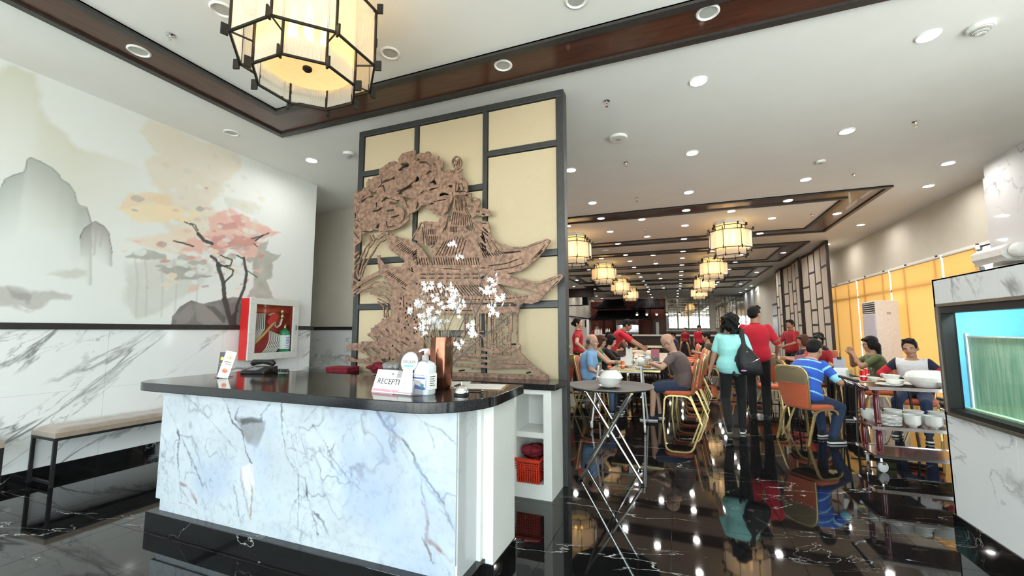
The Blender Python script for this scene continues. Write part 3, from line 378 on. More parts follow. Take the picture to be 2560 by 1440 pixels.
# ------------------------------------------------------------------ cut metal pagoda relief
SCULPT = "+0:-3375 2934,-3345 2956,-3268 2955,-3244 2998,-3203 2985,-3205 3036,-3172 3082,-3131 3055,-3108 3107,-3037 3084,-3031 3180,-2982 3189,-2925 3223,-2916 3242,-2839 3243,-2770 3204,-2781 3251,-2745 3299,-2689 3314,-2642 3319,-2563 3315,-2571 3255,-2592 3198,-2562 3258,-2512 3286,-2475 3277,-2448 3272,-2412 3280,-2376 3269,-2357 3226,-2286 3187,-2269 3212,-2277 3174,-2206 3136,-2219 3106,-2218 3075,-2248 3064,-2204 3014,-2162 3051,-2123 3038,-2118 3006,-2084 3013,-2071 2984,-2025 2993,-1983 2949,-1964 2924,-1962 2802,-2064 2769,-2113 2698,-2146 2625,-2200 2555,-2317 2597,-2370 2634,-2424 2663,-2398 2691,-2337 2696,-2328 2707,-2470 2691,-2505 2656,-2549 2637,-2621 2609,-2629 2550,-2683 2508,-2747 2474,-2821 2465,-2897 2463,-2935 2451,-3053 2485,-3180 2463,-3261 2462,-3248 2395,-3286 2349,-3355 2304,-3365 2413,-3359 2504;-0:-2991 3020,-2957 3040,-2880 3038,-2833 3069,-2822 3031,-2879 3030,-2946 3006,-2985 3004;c20:-3033 2967,-2974 2977,-2952 2916;-0:-2769 2861,-2723 2888,-2603 2929,-2602 2905,-2667 2889,-2713 2879,-2716 2831,-2655 2807,-2599 2797,-2599 2777,-2645 2778,-2663 2752,-2638 2694,-2691 2771,-2730 2816;c24:-3257 2828,-3178 2869,-3108 2865;c24:-3161 2950,-3109 2902,-3080 2907;c20:-2977 2804,-2930 2831,-2852 2806,-2766 2780;c34:-2861 2770,-2793 2751,-2698 2700,-2668 2641,-2676 2578,-2711 2534;c20:-2880 2502,-2804 2495,-2739 2513;c20:-2864 2605,-2807 2607,-2751 2618;c20:-2905 2682,-2829 2682;c18:-3101 2698,-3032 2699,-2994 2724;-0:-3063 2502,-3045 2541,-3002 2558,-3019 2494;c24:-3241 2481,-3141 2464,-3061 2445;c24:-2491 3170,-2418 3160,-2364 3112;c16:-2320 3125,-2293 3093;c18:-2424 3025,-2362 3056;c18:-2751 3189,-2657 3175;c20:-2758 3128,-2712 3154,-2656 3158;-0:-2553 2955,-2555 3011,-2532 3024,-2504 2996,-2508 2973;c10:-2779 2887,-2695 2909,-2631 2933,-2550 2986;c11:-2600 2825,-2536 2833,-2482 2827,-2429 2867;c11:-2411 2849,-2340 2856,-2270 2867;c11:-3337 2786,-3278 2838,-3229 2891;c10:-3337 2786,-3313 2708;c11:-2520 2744,-2515 2712,-2532 2674;c11:-2884 2615,-2911 2577,-2910 2537,-2894 2495;c10:-2404 2919,-2342 2935,-2316 2971,-2299 2992;c18:-2243 2782,-2183 2791,-2131 2765;c11:-2311 2720,-2268 2723,-2147 2725;c10:-2471 2746,-2409 2759,-2320 2745;c18:-2325 2941,-2297 2906;c21:-2137 2866,-2099 2853;c16:-2088 2998,-2084 2970;c11:-3319 2617,-3287 2597;c11:-3306 2557,-3335 2526;c18:-3342 2469,-3289 2406;c10:-3055 2788,-3054 2747;c10:-2537 3193,-2519 3211,-2500 3164;c11:-2872 3112,-2881 3071;c11:-2997 3071,-2994 2996,-3042 2965;c11:-3343 2703,-3340 2635;s24:-2740 2833,-2691 2763,-2652 2695,-2640 2630,-2648 2568,-2711 2518,-2803 2487,-2898 2471;s17:-2896 2432,-2991 2400,-3068 2374,-3153 2283,-3207 2164,-3256 2021,-3253 1956;s14:-2895 2384,-3008 2337,-3082 2237,-3157 2145,-3212 2051,-3234 1972;s13:-3107 2377,-3183 2301,-3244 2207,-3284 2088,-3301 2023,-3268 1949;s21:-3341 2437,-3342 2238,-3345 2091,-3348 1952,-3353 1871;s16:-3341 2214,-3282 2259;s16:-3338 2156,-3275 2209;s16:-3335 2090,-3276 2136;s16:-3342 2025,-3283 2071;s21:-3349 1961,-3286 1917;s43:-3338 2378,-3287 2374;s31:-3149 2421,-3127 2370;s21:-3100 2425,-3068 2374;s28:-2896 2432,-2935 2435,-3021 2410;s18:-2858 2429,-2762 2365,-2650 2341;s47:-3348 1839,-3284 1877,-3216 1914,-3100 1965,-2995 2004,-2918 1988;s18:-3350 1782,-3272 1828,-3164 1856,-3049 1907,-2953 1903,-2837 1844;s24:-3280 1788,-3203 1834,-3086 1861,-2970 1849,-2836 1805;s18:-3162 1808,-3045 1812,-2910 1776,-2824 1735;s24:-3093 1782,-2995 1756,-2908 1730,-2831 1666;s13:-3003 1721,-2935 1691,-2868 1651;s13:-3002 1689,-2924 1637,-2910 1521;s14:-2867 1620,-2891 1505;s13:-3350 1782,-3309 1757;+0:-3032 2202,-2993 2199,-2982 2150,-2922 2091,-2845 2059,-2706 2057,-2662 2115,-2871 2255,-2905 2409,-2819 2398,-2632 2343,-2522 2299,-2440 2224,-2314 2041,-2261 2009,-2259 1867,-2290 1720,-2323 1324,-3064 1320,-3112 1336,-3011 1436,-2900 1497,-2818 1542,-2831 1658,-2816 1750,-2876 1877,-2996 2024;c16:-2954 1927,-2877 1900,-2829 1859;c10:-2909 2004,-2881 2022;c10:-2889 1991,-2861 2009;c10:-2869 1978,-2841 1996;c10:-2848 1965,-2821 1984;c10:-2828 1953,-2801 1971;c10:-2808 1940,-2781 1958;c10:-2788 1928,-2761 1946;c10:-2768 1915,-2741 1933;c10:-2748 1903,-2721 1921;c10:-2729 1890,-2702 1908;c10:-2709 1878,-2682 1896;c10:-2689 1865,-2663 1884;c10:-2670 1853,-2643 1871;c10:-2650 1841,-2624 1859;c10:-2778 2280,-2714 2314;c10:-2757 2267,-2695 2302;c10:-2736 2254,-2676 2289;c10:-2715 2242,-2657 2277;c10:-2694 2230,-2639 2265;c10:-2674 2217,-2620 2252;c10:-2653 2205,-2602 2240;c10:-2633 2193,-2583 2228;c10:-2613 2180,-2565 2216;c10:-2592 2168,-2546 2204;c10:-2572 2156,-2528 2192;c11:-2564 2194,-2511 2225;c11:-2564 2175,-2511 2206;c11:-2563 2156,-2510 2187;c11:-2562 2136,-2510 2167;c11:-2562 2117,-2509 2148;c10:-2445 2409,-2433 2285,-2418 2207;c21:-2391 2194,-2343 2175;c10:-2507 2068,-2446 2117;c10:-2613 2027,-2549 1986,-2424 1919;c18:-2578 2033,-2550 2001;c18:-2514 1999,-2504 1976;c15:-2458 1890,-2405 1880;c13:-2510 1862,-2484 1876,-2457 1845;c10:-2690 1838,-2643 1806;c15:-2333 1930,-2332 1877;c13:-2320 1944,-2226 1940;c10:-2664 1738,-2660 1624;c10:-2539 1621,-2551 1427;c10:-2868 1405,-2830 1359;+0:-3408 1207,-3349 1235,-3291 1245,-3215 1239,-3192 1263,-3085 1264,-2972 1268,-2941 1297,-2977 1382,-2917 1499,-2502 1520,-2409 1332,-2402 1048,-2729 1046,-2931 1027,-3298 1040,-3417 1047,-3411 1114,-3359 1095,-3257 1064,-3175 1073,-3086 1094,-3153 1132,-3253 1163,-3405 1164;-0:-3188 1181,-3131 1191,-3031 1141,-3010 1106,-3070 1104;-0:-3082 1197,-3017 1193,-2936 1149,-2943 1137,-3016 1157;-0:-2961 1202,-2897 1182,-2841 1148,-2905 1166;-0:-2941 1078,-2862 1085,-2838 1062,-2824 1113,-2799 1063,-2777 1095,-2761 1070,-2724 1065,-2790 1028,-2892 1032;s31:-3108 1336,-3005 1284;s30:-3066 1395,-2974 1330;s24:-3019 1428,-2952 1362;s16:-2971 1454,-2945 1395;s16:-2933 1499,-2938 1421;s12:-2882 1616,-2863 1524;c17:-2696 1720,-2693 1711;c17:-2705 1666,-2702 1657;c17:-2709 1608,-2706 1599;c17:-2628 1667,-2625 1658;c17:-2582 1648,-2579 1639;c17:-2629 1616,-2626 1607;c17:-2609 1583,-2606 1574;c17:-2635 1565,-2632 1556;c17:-2589 1551,-2586 1542;c17:-2615 1532,-2612 1523;c17:-2637 1517,-2634 1508;c17:-2729 1505,-2726 1496;c17:-2717 1476,-2713 1467;c17:-2617 1478,-2614 1469;c17:-2601 1443,-2598 1434;c17:-2642 1412,-2639 1403;c17:-2528 1500,-2524 1491;c17:-2498 1518,-2495 1509;c17:-2508 1468,-2505 1459;c17:-2514 1405,-2511 1396;c17:-2494 1371,-2491 1362;c17:-2524 1358,-2521 1349;c17:-2485 1424,-2481 1415;c17:-2789 1223,-2786 1214;c17:-2513 1255,-2510 1246;c9:-2882 1395,-2833 1359;c9:-2952 1362,-2911 1330;c9:-2683 1268,-2598 1224;c9:-2757 1197,-2694 1147;c9:-2631 1306,-2585 1275;c9:-2760 1286,-2729 1261;c9:-2679 1395,-2678 1363;c9:-2667 1741,-2664 1625;s14:-2001 3096,-2003 3076,-2011 3058,-2022 3045,-2036 3038,-2052 3037,-2069 3043,-2084 3054,-2095 3071,-2103 3090,-2106 3112,-2104 3132,-2097 3149,-2085 3162,-2071 3170,-2054 3170,-2038 3165,-2023 3153,-2012 3136,-2004 3117,-2001 3096;s10:-2103 3136,-2069 3123;s10:-2094 3072,-2064 3107;s11:-2073 3139,-2060 3075,-2044 3135;s9:-2027 3148,-2034 3056;s28:-2055 3044,-2054 2966;s16:-2110 3020,-2076 3027,-2033 3006,-1996 3024;+0:-2117 2967,-2075 3000,-2024 2985,-1982 2933,-1932 2881,-1922 2789,-1951 2770,-2097 2795;c10:-2057 2889,-2060 2806;c10:-2023 2877,-2030 2810;c10:-1994 2874,-1968 2802;c10:-2064 2795,-1951 2786;c20:-1986 2918,-1969 2901;c10:-2039 2803,-2022 2847,-2009 2799;+0:-1947 2769,-1881 2761,-1881 2709,-1840 2711,-1792 2691,-1783 2638,-1807 2603,-1751 2590,-1688 2569,-1660 2507,-1703 2504,-1750 2502,-1830 2524,-1862 2498,-1895 2546,-1920 2608,-1946 2716;c24:-1934 2745,-1897 2740;c16:-1916 2626,-1855 2612;c18:-1819 2560,-1791 2557;c15:-1759 2532,-1735 2522;c11:-1864 2677,-1816 2664;c10:-1872 2708,-1872 2663;+0:-2488 2521,-2412 2518,-2263 2500,-2221 2557,-2161 2566,-2119 2547,-2134 2450,-2217 2336,-2301 2259,-2344 2232,-2559 2340,-2578 2357,-2526 2431;c11:-2419 2433,-2417 2379;c10:-2408 2363,-2388 2265;c11:-2397 2431,-2395 2377;c10:-2384 2361,-2371 2264;c11:-2375 2429,-2373 2375;c10:-2361 2359,-2353 2263;c11:-2353 2427,-2351 2374;c10:-2337 2357,-2336 2262;c11:-2331 2425,-2330 2372;c10:-2314 2355,-2318 2260;c11:-2309 2423,-2308 2370;c10:-2290 2353,-2301 2259;c11:-2287 2422,-2286 2368;c10:-2267 2351,-2284 2258;c15:-2503 2437,-2460 2495;c10:-2451 2494,-2434 2346,-2423 2245;c10:-2237 2512,-2204 2547;c10:-2559 2340,-2525 2415;c10:-2425 2492,-2419 2453;c10:-2336 2476,-2336 2445;+0:-1854 2475,-1695 2449,-1655 2282,-1686 2306,-1797 2418;c11:-1758 2436,-1718 2433;c13:-1750 2392,-1686 2328;+0:-2072 2777,-2095 2620,-2134 2450,-2217 2336,-2301 2259,-2351 2149,-2313 2034,-2261 2009,-2134 2009,-1730 1945,-1487 1925,-1354 1936,-1210 2028,-1118 2117,-1054 2208,-1089 2231,-1209 2199,-1324 2170,-1442 2178,-1547 2218,-1655 2291,-1797 2425,-1878 2507,-1936 2595,-1951 2770;c10:-2053 2759,-2067 2609;c10:-2037 2757,-2050 2604;c10:-2021 2755,-2032 2599;c10:-2005 2753,-2015 2594;c10:-1990 2751,-1997 2589;c10:-1974 2750,-1980 2584;c10:-2081 2584,-2104 2461;c10:-2059 2577,-2077 2456;c10:-2038 2570,-2049 2452;c10:-2016 2563,-2022 2447;c10:-1994 2557,-1994 2442;c10:-1973 2550,-1967 2437;c10:-1951 2543,-1940 2433;c10:-1930 2537,-1913 2428;c10:-1909 2530,-1886 2423;c10:-1888 2523,-1860 2419;c11:-2120 2380,-2117 2432;c11:-2101 2378,-2098 2431;c11:-2083 2377,-2080 2429;c11:-2065 2375,-2061 2427;c11:-2046 2374,-2043 2426;c11:-1938 2424,-1913 2377;c11:-1922 2422,-1897 2375;c11:-1906 2421,-1881 2374;c11:-1890 2419,-1865 2373;c11:-1873 2418,-1849 2371;c11:-1857 2416,-1833 2370;c10:-2097 2787,-2099 2612,-2126 2494;c10:-1959 2748,-1944 2581,-1886 2493;c10:-1870 2462,-1797 2389,-1655 2275;c10:-2097 2727,-2119 2577,-2175 2400;c10:-2136 2579,-2160 2459,-2209 2381;c10:-2281 2151,-2190 2280;c10:-2243 2149,-2158 2288;c10:-2206 2146,-2126 2296;c10:-2169 2144,-2094 2304;c10:-2132 2141,-2063 2312;c10:-2095 2139,-2031 2320;c10:-2058 2136,-2000 2307;c10:-2022 2134,-1969 2294;c10:-1986 2132,-1937 2281;c10:-1724 2115,-1799 2243;c10:-1701 2113,-1780 2241;c10:-1677 2112,-1761 2240;c10:-2498 2063,-2517 2137;c10:-2467 2061,-2487 2135;c10:-2437 2060,-2457 2133;c10:-2407 2058,-2427 2132;c10:-2378 2056,-2397 2130;c10:-2348 2055,-2367 2128;c10:-2319 2053,-2338 2126;c10:-2289 2051,-2308 2124;c10:-2260 2050,-2279 2122;c10:-2231 2048,-2250 2120;c10:-2202 2046,-2221 2119;c10:-2174 2045,-2192 2117;c10:-2145 2043,-2163 2115;c10:-2117 2042,-2135 2113;c10:-2088 2040,-2106 2111;c10:-2060 2038,-2078 2110;c10:-2032 2037,-2050 2108;c10:-2004 2035,-2022 2106;c10:-1977 2034,-1994 2104;c10:-1949 2032,-1966 2103;c10:-1921 2030,-1938 2101;c10:-1894 2029,-1911 2099;c10:-1867 2027,-1884 2097;c10:-1840 2026,-1856 2096;c10:-1813 2024,-1829 2094;c10:-1786 2023,-1802 2092;c10:-1755 2133,-1732 2089;c10:-1730 2132,-1706 2092;c10:-1705 2132,-1680 2095;c10:-1680 2132,-1655 2097;c10:-1656 2132,-1629 2100;c10:-1631 2131,-1604 2103;c10:-1607 2131,-1579 2105;c10:-1582 2131,-1554 2108;c10:-1558 2131,-1529 2110;c10:-1534 2130,-1504 2113;c10:-1509 2130,-1479 2116;c10:-1485 2130,-1455 2118;c10:-1462 2130,-1430 2121;c10:-1438 2130,-1406 2123;c10:-1414 2129,-1382 2126;c18:-1769 2307,-1725 2239;c18:-1764 2227,-1721 2195;c18:-1768 2184,-1724 2159;c18:-1757 2336,-1733 2268;c10:-1709 2274,-1654 2154;c10:-1655 2255,-1578 2149;c10:-1593 2221,-1532 2153;c10:-1685 2178,-1654 2147;c10:-1640 2282,-1532 2203,-1427 2156,-1310 2151,-1181 2183,-1089 2214;c10:-1616 2148,-1457 2120,-1354 2127;c10:-1238 2043,-1174 2101,-1110 2171;c10:-1203 2055,-1139 2119;c10:-1770 1990,-1723 1987;c10:-1684 2006,-1502 2017,-1383 2052;c10:-1623 1960,-1457 1973,-1325 2007;+0:-2568 2040,-1487 1932,-1501 1836,-2492 1861;c11:-2460 1962,-2398 1959;c10:-2458 1920,-2397 1918;c11:-2355 1957,-2294 1954;c10:-2354 1916,-2293 1913;c11:-2251 1952,-2192 1949;c10:-2251 1911,-2191 1908;c11:-2150 1947,-2092 1944;c10:-2149 1907,-2091 1904;c11:-2050 1942,-1993 1940;c10:-2050 1902,-1993 1899;c11:-1953 1938,-1896 1935;c10:-1952 1898,-1896 1895;c11:-1856 1933,-1801 1930;c10:-1856 1893,-1800 1891;c24:-1765 1889,-1730 1902;+0:-2457 1883,-1730 1852,-1502 1926,-1354 1871,-1211 1834,-1155 1835,-1057 1864,-962 1893,-942 1865,-1004 1795,-1114 1713,-1170 1647,-1241 1626,-1326 1634,-1369 1615,-1806 1624,-2487 1650;c10:-2439 1844,-2410 1738;c10:-2406 1843,-2372 1737;c10:-2373 1842,-2334 1736;c10:-2340 1840,-2296 1735;c10:-2307 1839,-2259 1734;c10:-2275 1838,-2222 1732;c10:-2242 1837,-2185 1731;c10:-2210 1835,-2148 1730;c10:-2178 1834,-2111 1729;c10:-2146 1833,-2075 1728;c10:-2115 1832,-2039 1727;c10:-2083 1830,-2003 1726;c10:-2052 1829,-1968 1725;c10:-2021 1828,-1932 1724;c10:-1990 1827,-1897 1723;c10:-1959 1826,-1862 1722;c10:-1929 1824,-1827 1721;c10:-1898 1823,-1793 1720;c10:-1868 1822,-1758 1719;c10:-1838 1821,-1724 1717;c10:-1808 1820,-1690 1716;c10:-1778 1818,-1657 1715;c10:-1586 1825,-1478 1710;c10:-1566 1820,-1452 1711;c10:-1546 1815,-1427 1711;c10:-1527 1810,-1403 1712;c10:-1507 1805,-1378 1713;c10:-1488 1800,-1353 1713;c10:-1469 1795,-1329 1714;c10:-1450 1791,-1304 1714;c10:-1430 1786,-1280 1715;c10:-1411 1781,-1256 1716;c10:-1392 1776,-1232 1716;c10:-1373 1771,-1208 1717;c10:-1355 1766,-1184 1717;c10:-1336 1762,-1160 1718;c12:-2383 1694,-2373 1695;c12:-2342 1693,-2331 1694;c12:-2301 1692,-2290 1693;c12:-2260 1691,-2250 1692;c12:-2219 1690,-2209 1691;c12:-2179 1689,-2169 1690;c12:-2139 1688,-2129 1689;c12:-2099 1687,-2089 1688;c12:-2060 1685,-2050 1687;c12:-2020 1684,-2011 1686;c12:-1981 1683,-1972 1685;c12:-1943 1682,-1933 1684;c12:-1904 1681,-1895 1683;c12:-1866 1680,-1857 1682;c12:-1828 1679,-1819 1681;c12:-1791 1678,-1781 1680;c12:-1753 1677,-1744 1679;c12:-1716 1676,-1707 1678;c12:-1679 1675,-1670 1677;c12:-1643 1674,-1633 1676;c12:-1606 1674,-1597 1675;c12:-1570 1676,-1561 1677;c12:-1534 1679,-1525 1680;c12:-1498 1681,-1489 1682;c12:-1463 1684,-1454 1685;c12:-1427 1686,-1419 1687;c12:-1392 1688,-1384 1690;c12:-1358 1691,-1349 1692;c12:-1323 1693,-1314 1694;c12:-1289 1696,-1280 1697;c10:-2382 1655,-1806 1641,-1427 1637;c10:-1457 1896,-1311 1835,-1183 1802,-1072 1824,-976 1867;c10:-1072 1751,-1024 1796,-990 1828;+0:-2337 1653,-1423 1632,-1363 1630,-1371 1552,-1451 1547,-1711 1544,-2335 1546;c24:-1675 1616,-1645 1618;c21:-1623 1616,-1479 1616;c21:-1448 1616,-1388 1618;c10:-2174 1642,-1682 1632;c10:-2173 1579,-1861 1573;s13:-1718 1558,-1710 1377,-1709 1198;s11:-1663 1543,-1662 1377,-1654 1206;s14:-1448 1547,-1448 1364;s11:-1458 1547,-1461 1196;s14:-1388 1631,-1392 1442,-1392 1210;s11:-1645 1550,-1643 1193;s11:-1554 1568,-1554 1377,-1548 1181;s14:-1949 1554,-1946 1350;s14:-1916 1554,-1915 1336;s21:-1837 1559,-1835 1243;s21:-1793 1559,-1790 1243;s43:-1961 1336,-1843 1326;s18:-1912 1407,-1852 1404,-1836 1363;s24:-1850 1263,-1790 1257;s18:-1769 1337,-1731 1310,-1720 1204;s11:-1776 1370,-1739 1370;s9:-1638 1550,-1618 1565,-1610 1533;s9:-1637 1523,-1619 1539,-1610 1507;s9:-1637 1496,-1608 1488,-1605 1480;s9:-1637 1470,-1618 1470,-1612 1454;s9:-1637 1443,-1619 1458,-1612 1427;s9:-1637 1417,-1607 1408,-1605 1401;s9:-1637 1390,-1609 1402,-1611 1374;s9:-1637 1364,-1612 1358,-1604 1348;s9:-1636 1337,-1608 1353,-1607 1322;s9:-1636 1311,-1611 1313,-1612 1295;s9:-1636 1285,-1614 1300,-1602 1269;s9:-1636 1258,-1608 1259,-1610 1243;s9:-1636 1232,-1607 1232,-1603 1217;s9:-1636 1206,-1608 1208,-1609 1191;s9:-1554 1548,-1579 1553,-1578 1533;s9:-1554 1522,-1534 1513,-1532 1506;s9:-1554 1496,-1571 1493,-1579 1480;s9:-1554 1469,-1531 1472,-1528 1453;s9:-1554 1443,-1584 1455,-1581 1427;s9:-1554 1416,-1535 1414,-1529 1401;s9:-1554 1390,-1575 1384,-1579 1374;s9:-1554 1364,-1530 1353,-1531 1348;s9:-1554 1338,-1570 1348,-1585 1322;s9:-1554 1311,-1529 1322,-1528 1296;s9:-1554 1285,-1572 1288,-1575 1269;s9:-1553 1259,-1528 1249,-1520 1244;s9:-1553 1233,-1580 1220,-1575 1217;s9:-1553 1207,-1534 1194,-1522 1192;s9:-1469 1547,-1490 1535,-1498 1532;s9:-1469 1521,-1496 1530,-1492 1505;s9:-1469 1495,-1491 1509,-1495 1479;s9:-1469 1468,-1498 1476,-1490 1453;s9:-1469 1442,-1485 1455,-1500 1427;s9:-1469 1416,-1489 1425,-1491 1401;s9:-1469 1390,-1498 1395,-1492 1374;s9:-1469 1364,-1485 1380,-1492 1348;s9:-1469 1338,-1494 1351,-1490 1322;s9:-1469 1312,-1491 1322,-1502 1296;s9:-1469 1286,-1486 1287,-1499 1270;s9:-1469 1260,-1490 1246,-1496 1244;s9:-1469 1234,-1487 1239,-1490 1218;s9:-1468 1208,-1490 1218,-1501 1192;s17:-1636 1245,-1593 1193,-1553 1207,-1507 1188,-1465 1221;s14:-1645 1543,-1594 1536,-1554 1555,-1508 1541,-1465 1527;s28:-2286 1203,-1933 1209,-1782 1209,-1636 1180,-1451 1193,-1371 1236;s21:-1979 1207,-1978 1146;s21:-1835 1209,-1834 1149;s18:-1643 1179,-1650 1127;s18:-1548 1188,-1548 1149;s21:-1461 1189,-1461 1125;s21:-1373 1236,-1373 1146;s28:-2285 1147,-1767 1144,-1465 1128,-1375 1143;s26:-2284 1099,-1931 1107,-1767 1091,-1564 1084,-1300 1086;s23:-2283 1040,-2007 1048,-1833 1041;s31:-1855 1019,-1796 1034,-1737 1040,-1635 1030,-1451 1051,-1300 1046,-1246 1039;s43:-2281 948,-1780 953,-1423 954,-1108 954;s35:-1375 1165,-1286 1085,-1199 1012,-1108 963;s10:-1987 1282,-1911 1279;s10:-1979 1249,-1880 1249;s43:-2288 1279,-2120 1280,-2026 1281"
def draw_field(text, x0, x1, z0, z1, h):
    gx = np.arange(x0, x1 + h, h); gz = np.arange(z0, z1 + h, h); F = np.full((len(gz), len(gx)), -20.0)
    for it in text.split(';'):
        hd, pts = it.split(':'); op = hd[0]; w = int(hd[1:]) / 2; P = [tuple(map(float, q.split())) for q in pts.split(',')]
        xs = [p[0] for p in P]; zs = [p[1] for p in P]; m = w + 25
        i0 = max(0, int((min(xs) - m - x0) / h)); i1 = min(len(gx), int((max(xs) + m - x0) / h) + 2); j0 = max(0, int((min(zs) - m - z0) / h)); j1 = min(len(gz), int((max(zs) + m - z0) / h) + 2)
        X, Zg = np.meshgrid(gx[i0:i1], gz[j0:j1]); sub = F[j0:j1, i0:i1]
        if op in '+-': s = np.clip(poly_sd(X, Zg, P), -20, 20)
        else:
            d = np.full(X.shape, 1e9)
            for a, b in zip(P[:-1], P[1:]): d = np.minimum(d, seg_d(X, Zg, a, b))
            s = np.clip(w - d, -20, 20)
        F[j0:j1, i0:i1] = np.maximum(sub, s) if op in '+s' else np.minimum(sub, -s)
    return gx, gz, F
def cut_sheet(name, gx, gz, F, y0, y1, mat, parent):
    """outline the field by marching squares and give the sheet its thickness"""
    vid = {}; vs = []; fs = []; bd = []; nz, nx = F.shape; In = F > 0
    def V(key, x, z):
        if key not in vid: vid[key] = len(vs); vs.append((x / 1000, z / 1000))
        return vid[key]
    def edge(j, i, j2, i2):
        a, b = F[j, i], F[j2, i2]; t = a / (a - b); return V((j, i, j2, i2), gx[i] + t * (gx[i2] - gx[i]), gz[j] + t * (gz[j2] - gz[j]))
    cnt = In[:-1, :-1].astype(int) + In[1:, :-1] + In[:-1, 1:] + In[1:, 1:]
    for j, i in zip(*np.nonzero(cnt > 0)):
        cs = [(j, i), (j, i + 1), (j + 1, i + 1), (j + 1, i)]; poly = []
        for k in range(4):
            a, b = cs[k], cs[(k + 1) % 4]; ia, ib = In[a], In[b]
            if ia: poly.append(V(a, gx[a[1]], gz[a[0]]))
            if ia != ib:
                lo, hi = (a, b) if a < b else (b, a); e = edge(*lo, *hi); poly.append(e)
                bd.append((e, ia)) if False else None
        if len(poly) >= 3: fs.append(poly)
    n = len(vs); cntE = {}
    for f in fs:
        for k in range(len(f)): a, b = f[k], f[(k + 1) % len(f)]; cntE[(a, b)] = 1
    V3 = [(x, y0, z) for x, z in vs] + [(x, y1, z) for x, z in vs]
    FF = fs + [tuple(k + n for k in f[::-1]) for f in fs] + [(b, a, a + n, b + n) for (a, b) in cntE if (b, a) not in cntE]
    me = bpy.data.meshes.new(name); me.from_pydata(V3, [], FF); me.materials.append(MATS[mat]); return link(name, me, parent)
mm = M('rusted_copper', (.25, .150, .105), .45, .35, var=(28, .5), bump=(90, .6))
sc_ = thing('metal_relief', 'cut copper relief of a pagoda under a leaning tree on the partition screen', 'wall sculpture', (0, 0, 0))
gx, gz, FF_ = draw_field(SCULPT, -3450, -920, 935, 3360, 5.5)
XX, ZZ = np.meshgrid(gx, gz); can = (fbm(XX, ZZ, 60, 9, 3) - .5) * 26; leafy = np.clip((ZZ - (2180 + (XX + 3300) * .25)) / 60, 0, 1) * np.clip((-2080 - XX) / 60, 0, 1)
FF_ = np.where(np.abs(FF_) < 19, FF_ + can * leafy, FF_)
a1 = FF_.copy(); a1[ZZ < 2185 + np.maximum(0, XX + 2900) * .05] = -20; a1[(XX > -2150) & (ZZ < 2500 + (XX + 2150) * 1.8)] = -20
a2 = FF_.copy(); a2[a1 > 0] = -20
lo_ = 1560.; a3 = a2.copy(); a3[ZZ > lo_] = -20; a2[ZZ < lo_ - 5.5] = -20
cut_sheet('tree_canopy', gx, gz, a1, 3.688, 3.706, 'rusted_copper', sc_); cut_sheet('pagoda_roofs', gx, gz, a2, 3.69, 3.708, 'rusted_copper', sc_); cut_sheet('pagoda_base', gx, gz, a3, 3.691, 3.709, 'rusted_copper', sc_)
for x, z in ((-2.9, 2.75), (-2.35, 2.95), (-1.95, 2.75), (-2.1, 2.2), (-1.5, 2.05), (-2.6, 1.9), (-2.3, 1.3), (-1.45, 1.25), (-1.3, .99), (-2.7, 1.05), (-2.0, .985)):
    MB().tube([(x, 3.70, z), (x, 3.81, z)], .008, 6).build('standoff', 'black_metal', sc_)
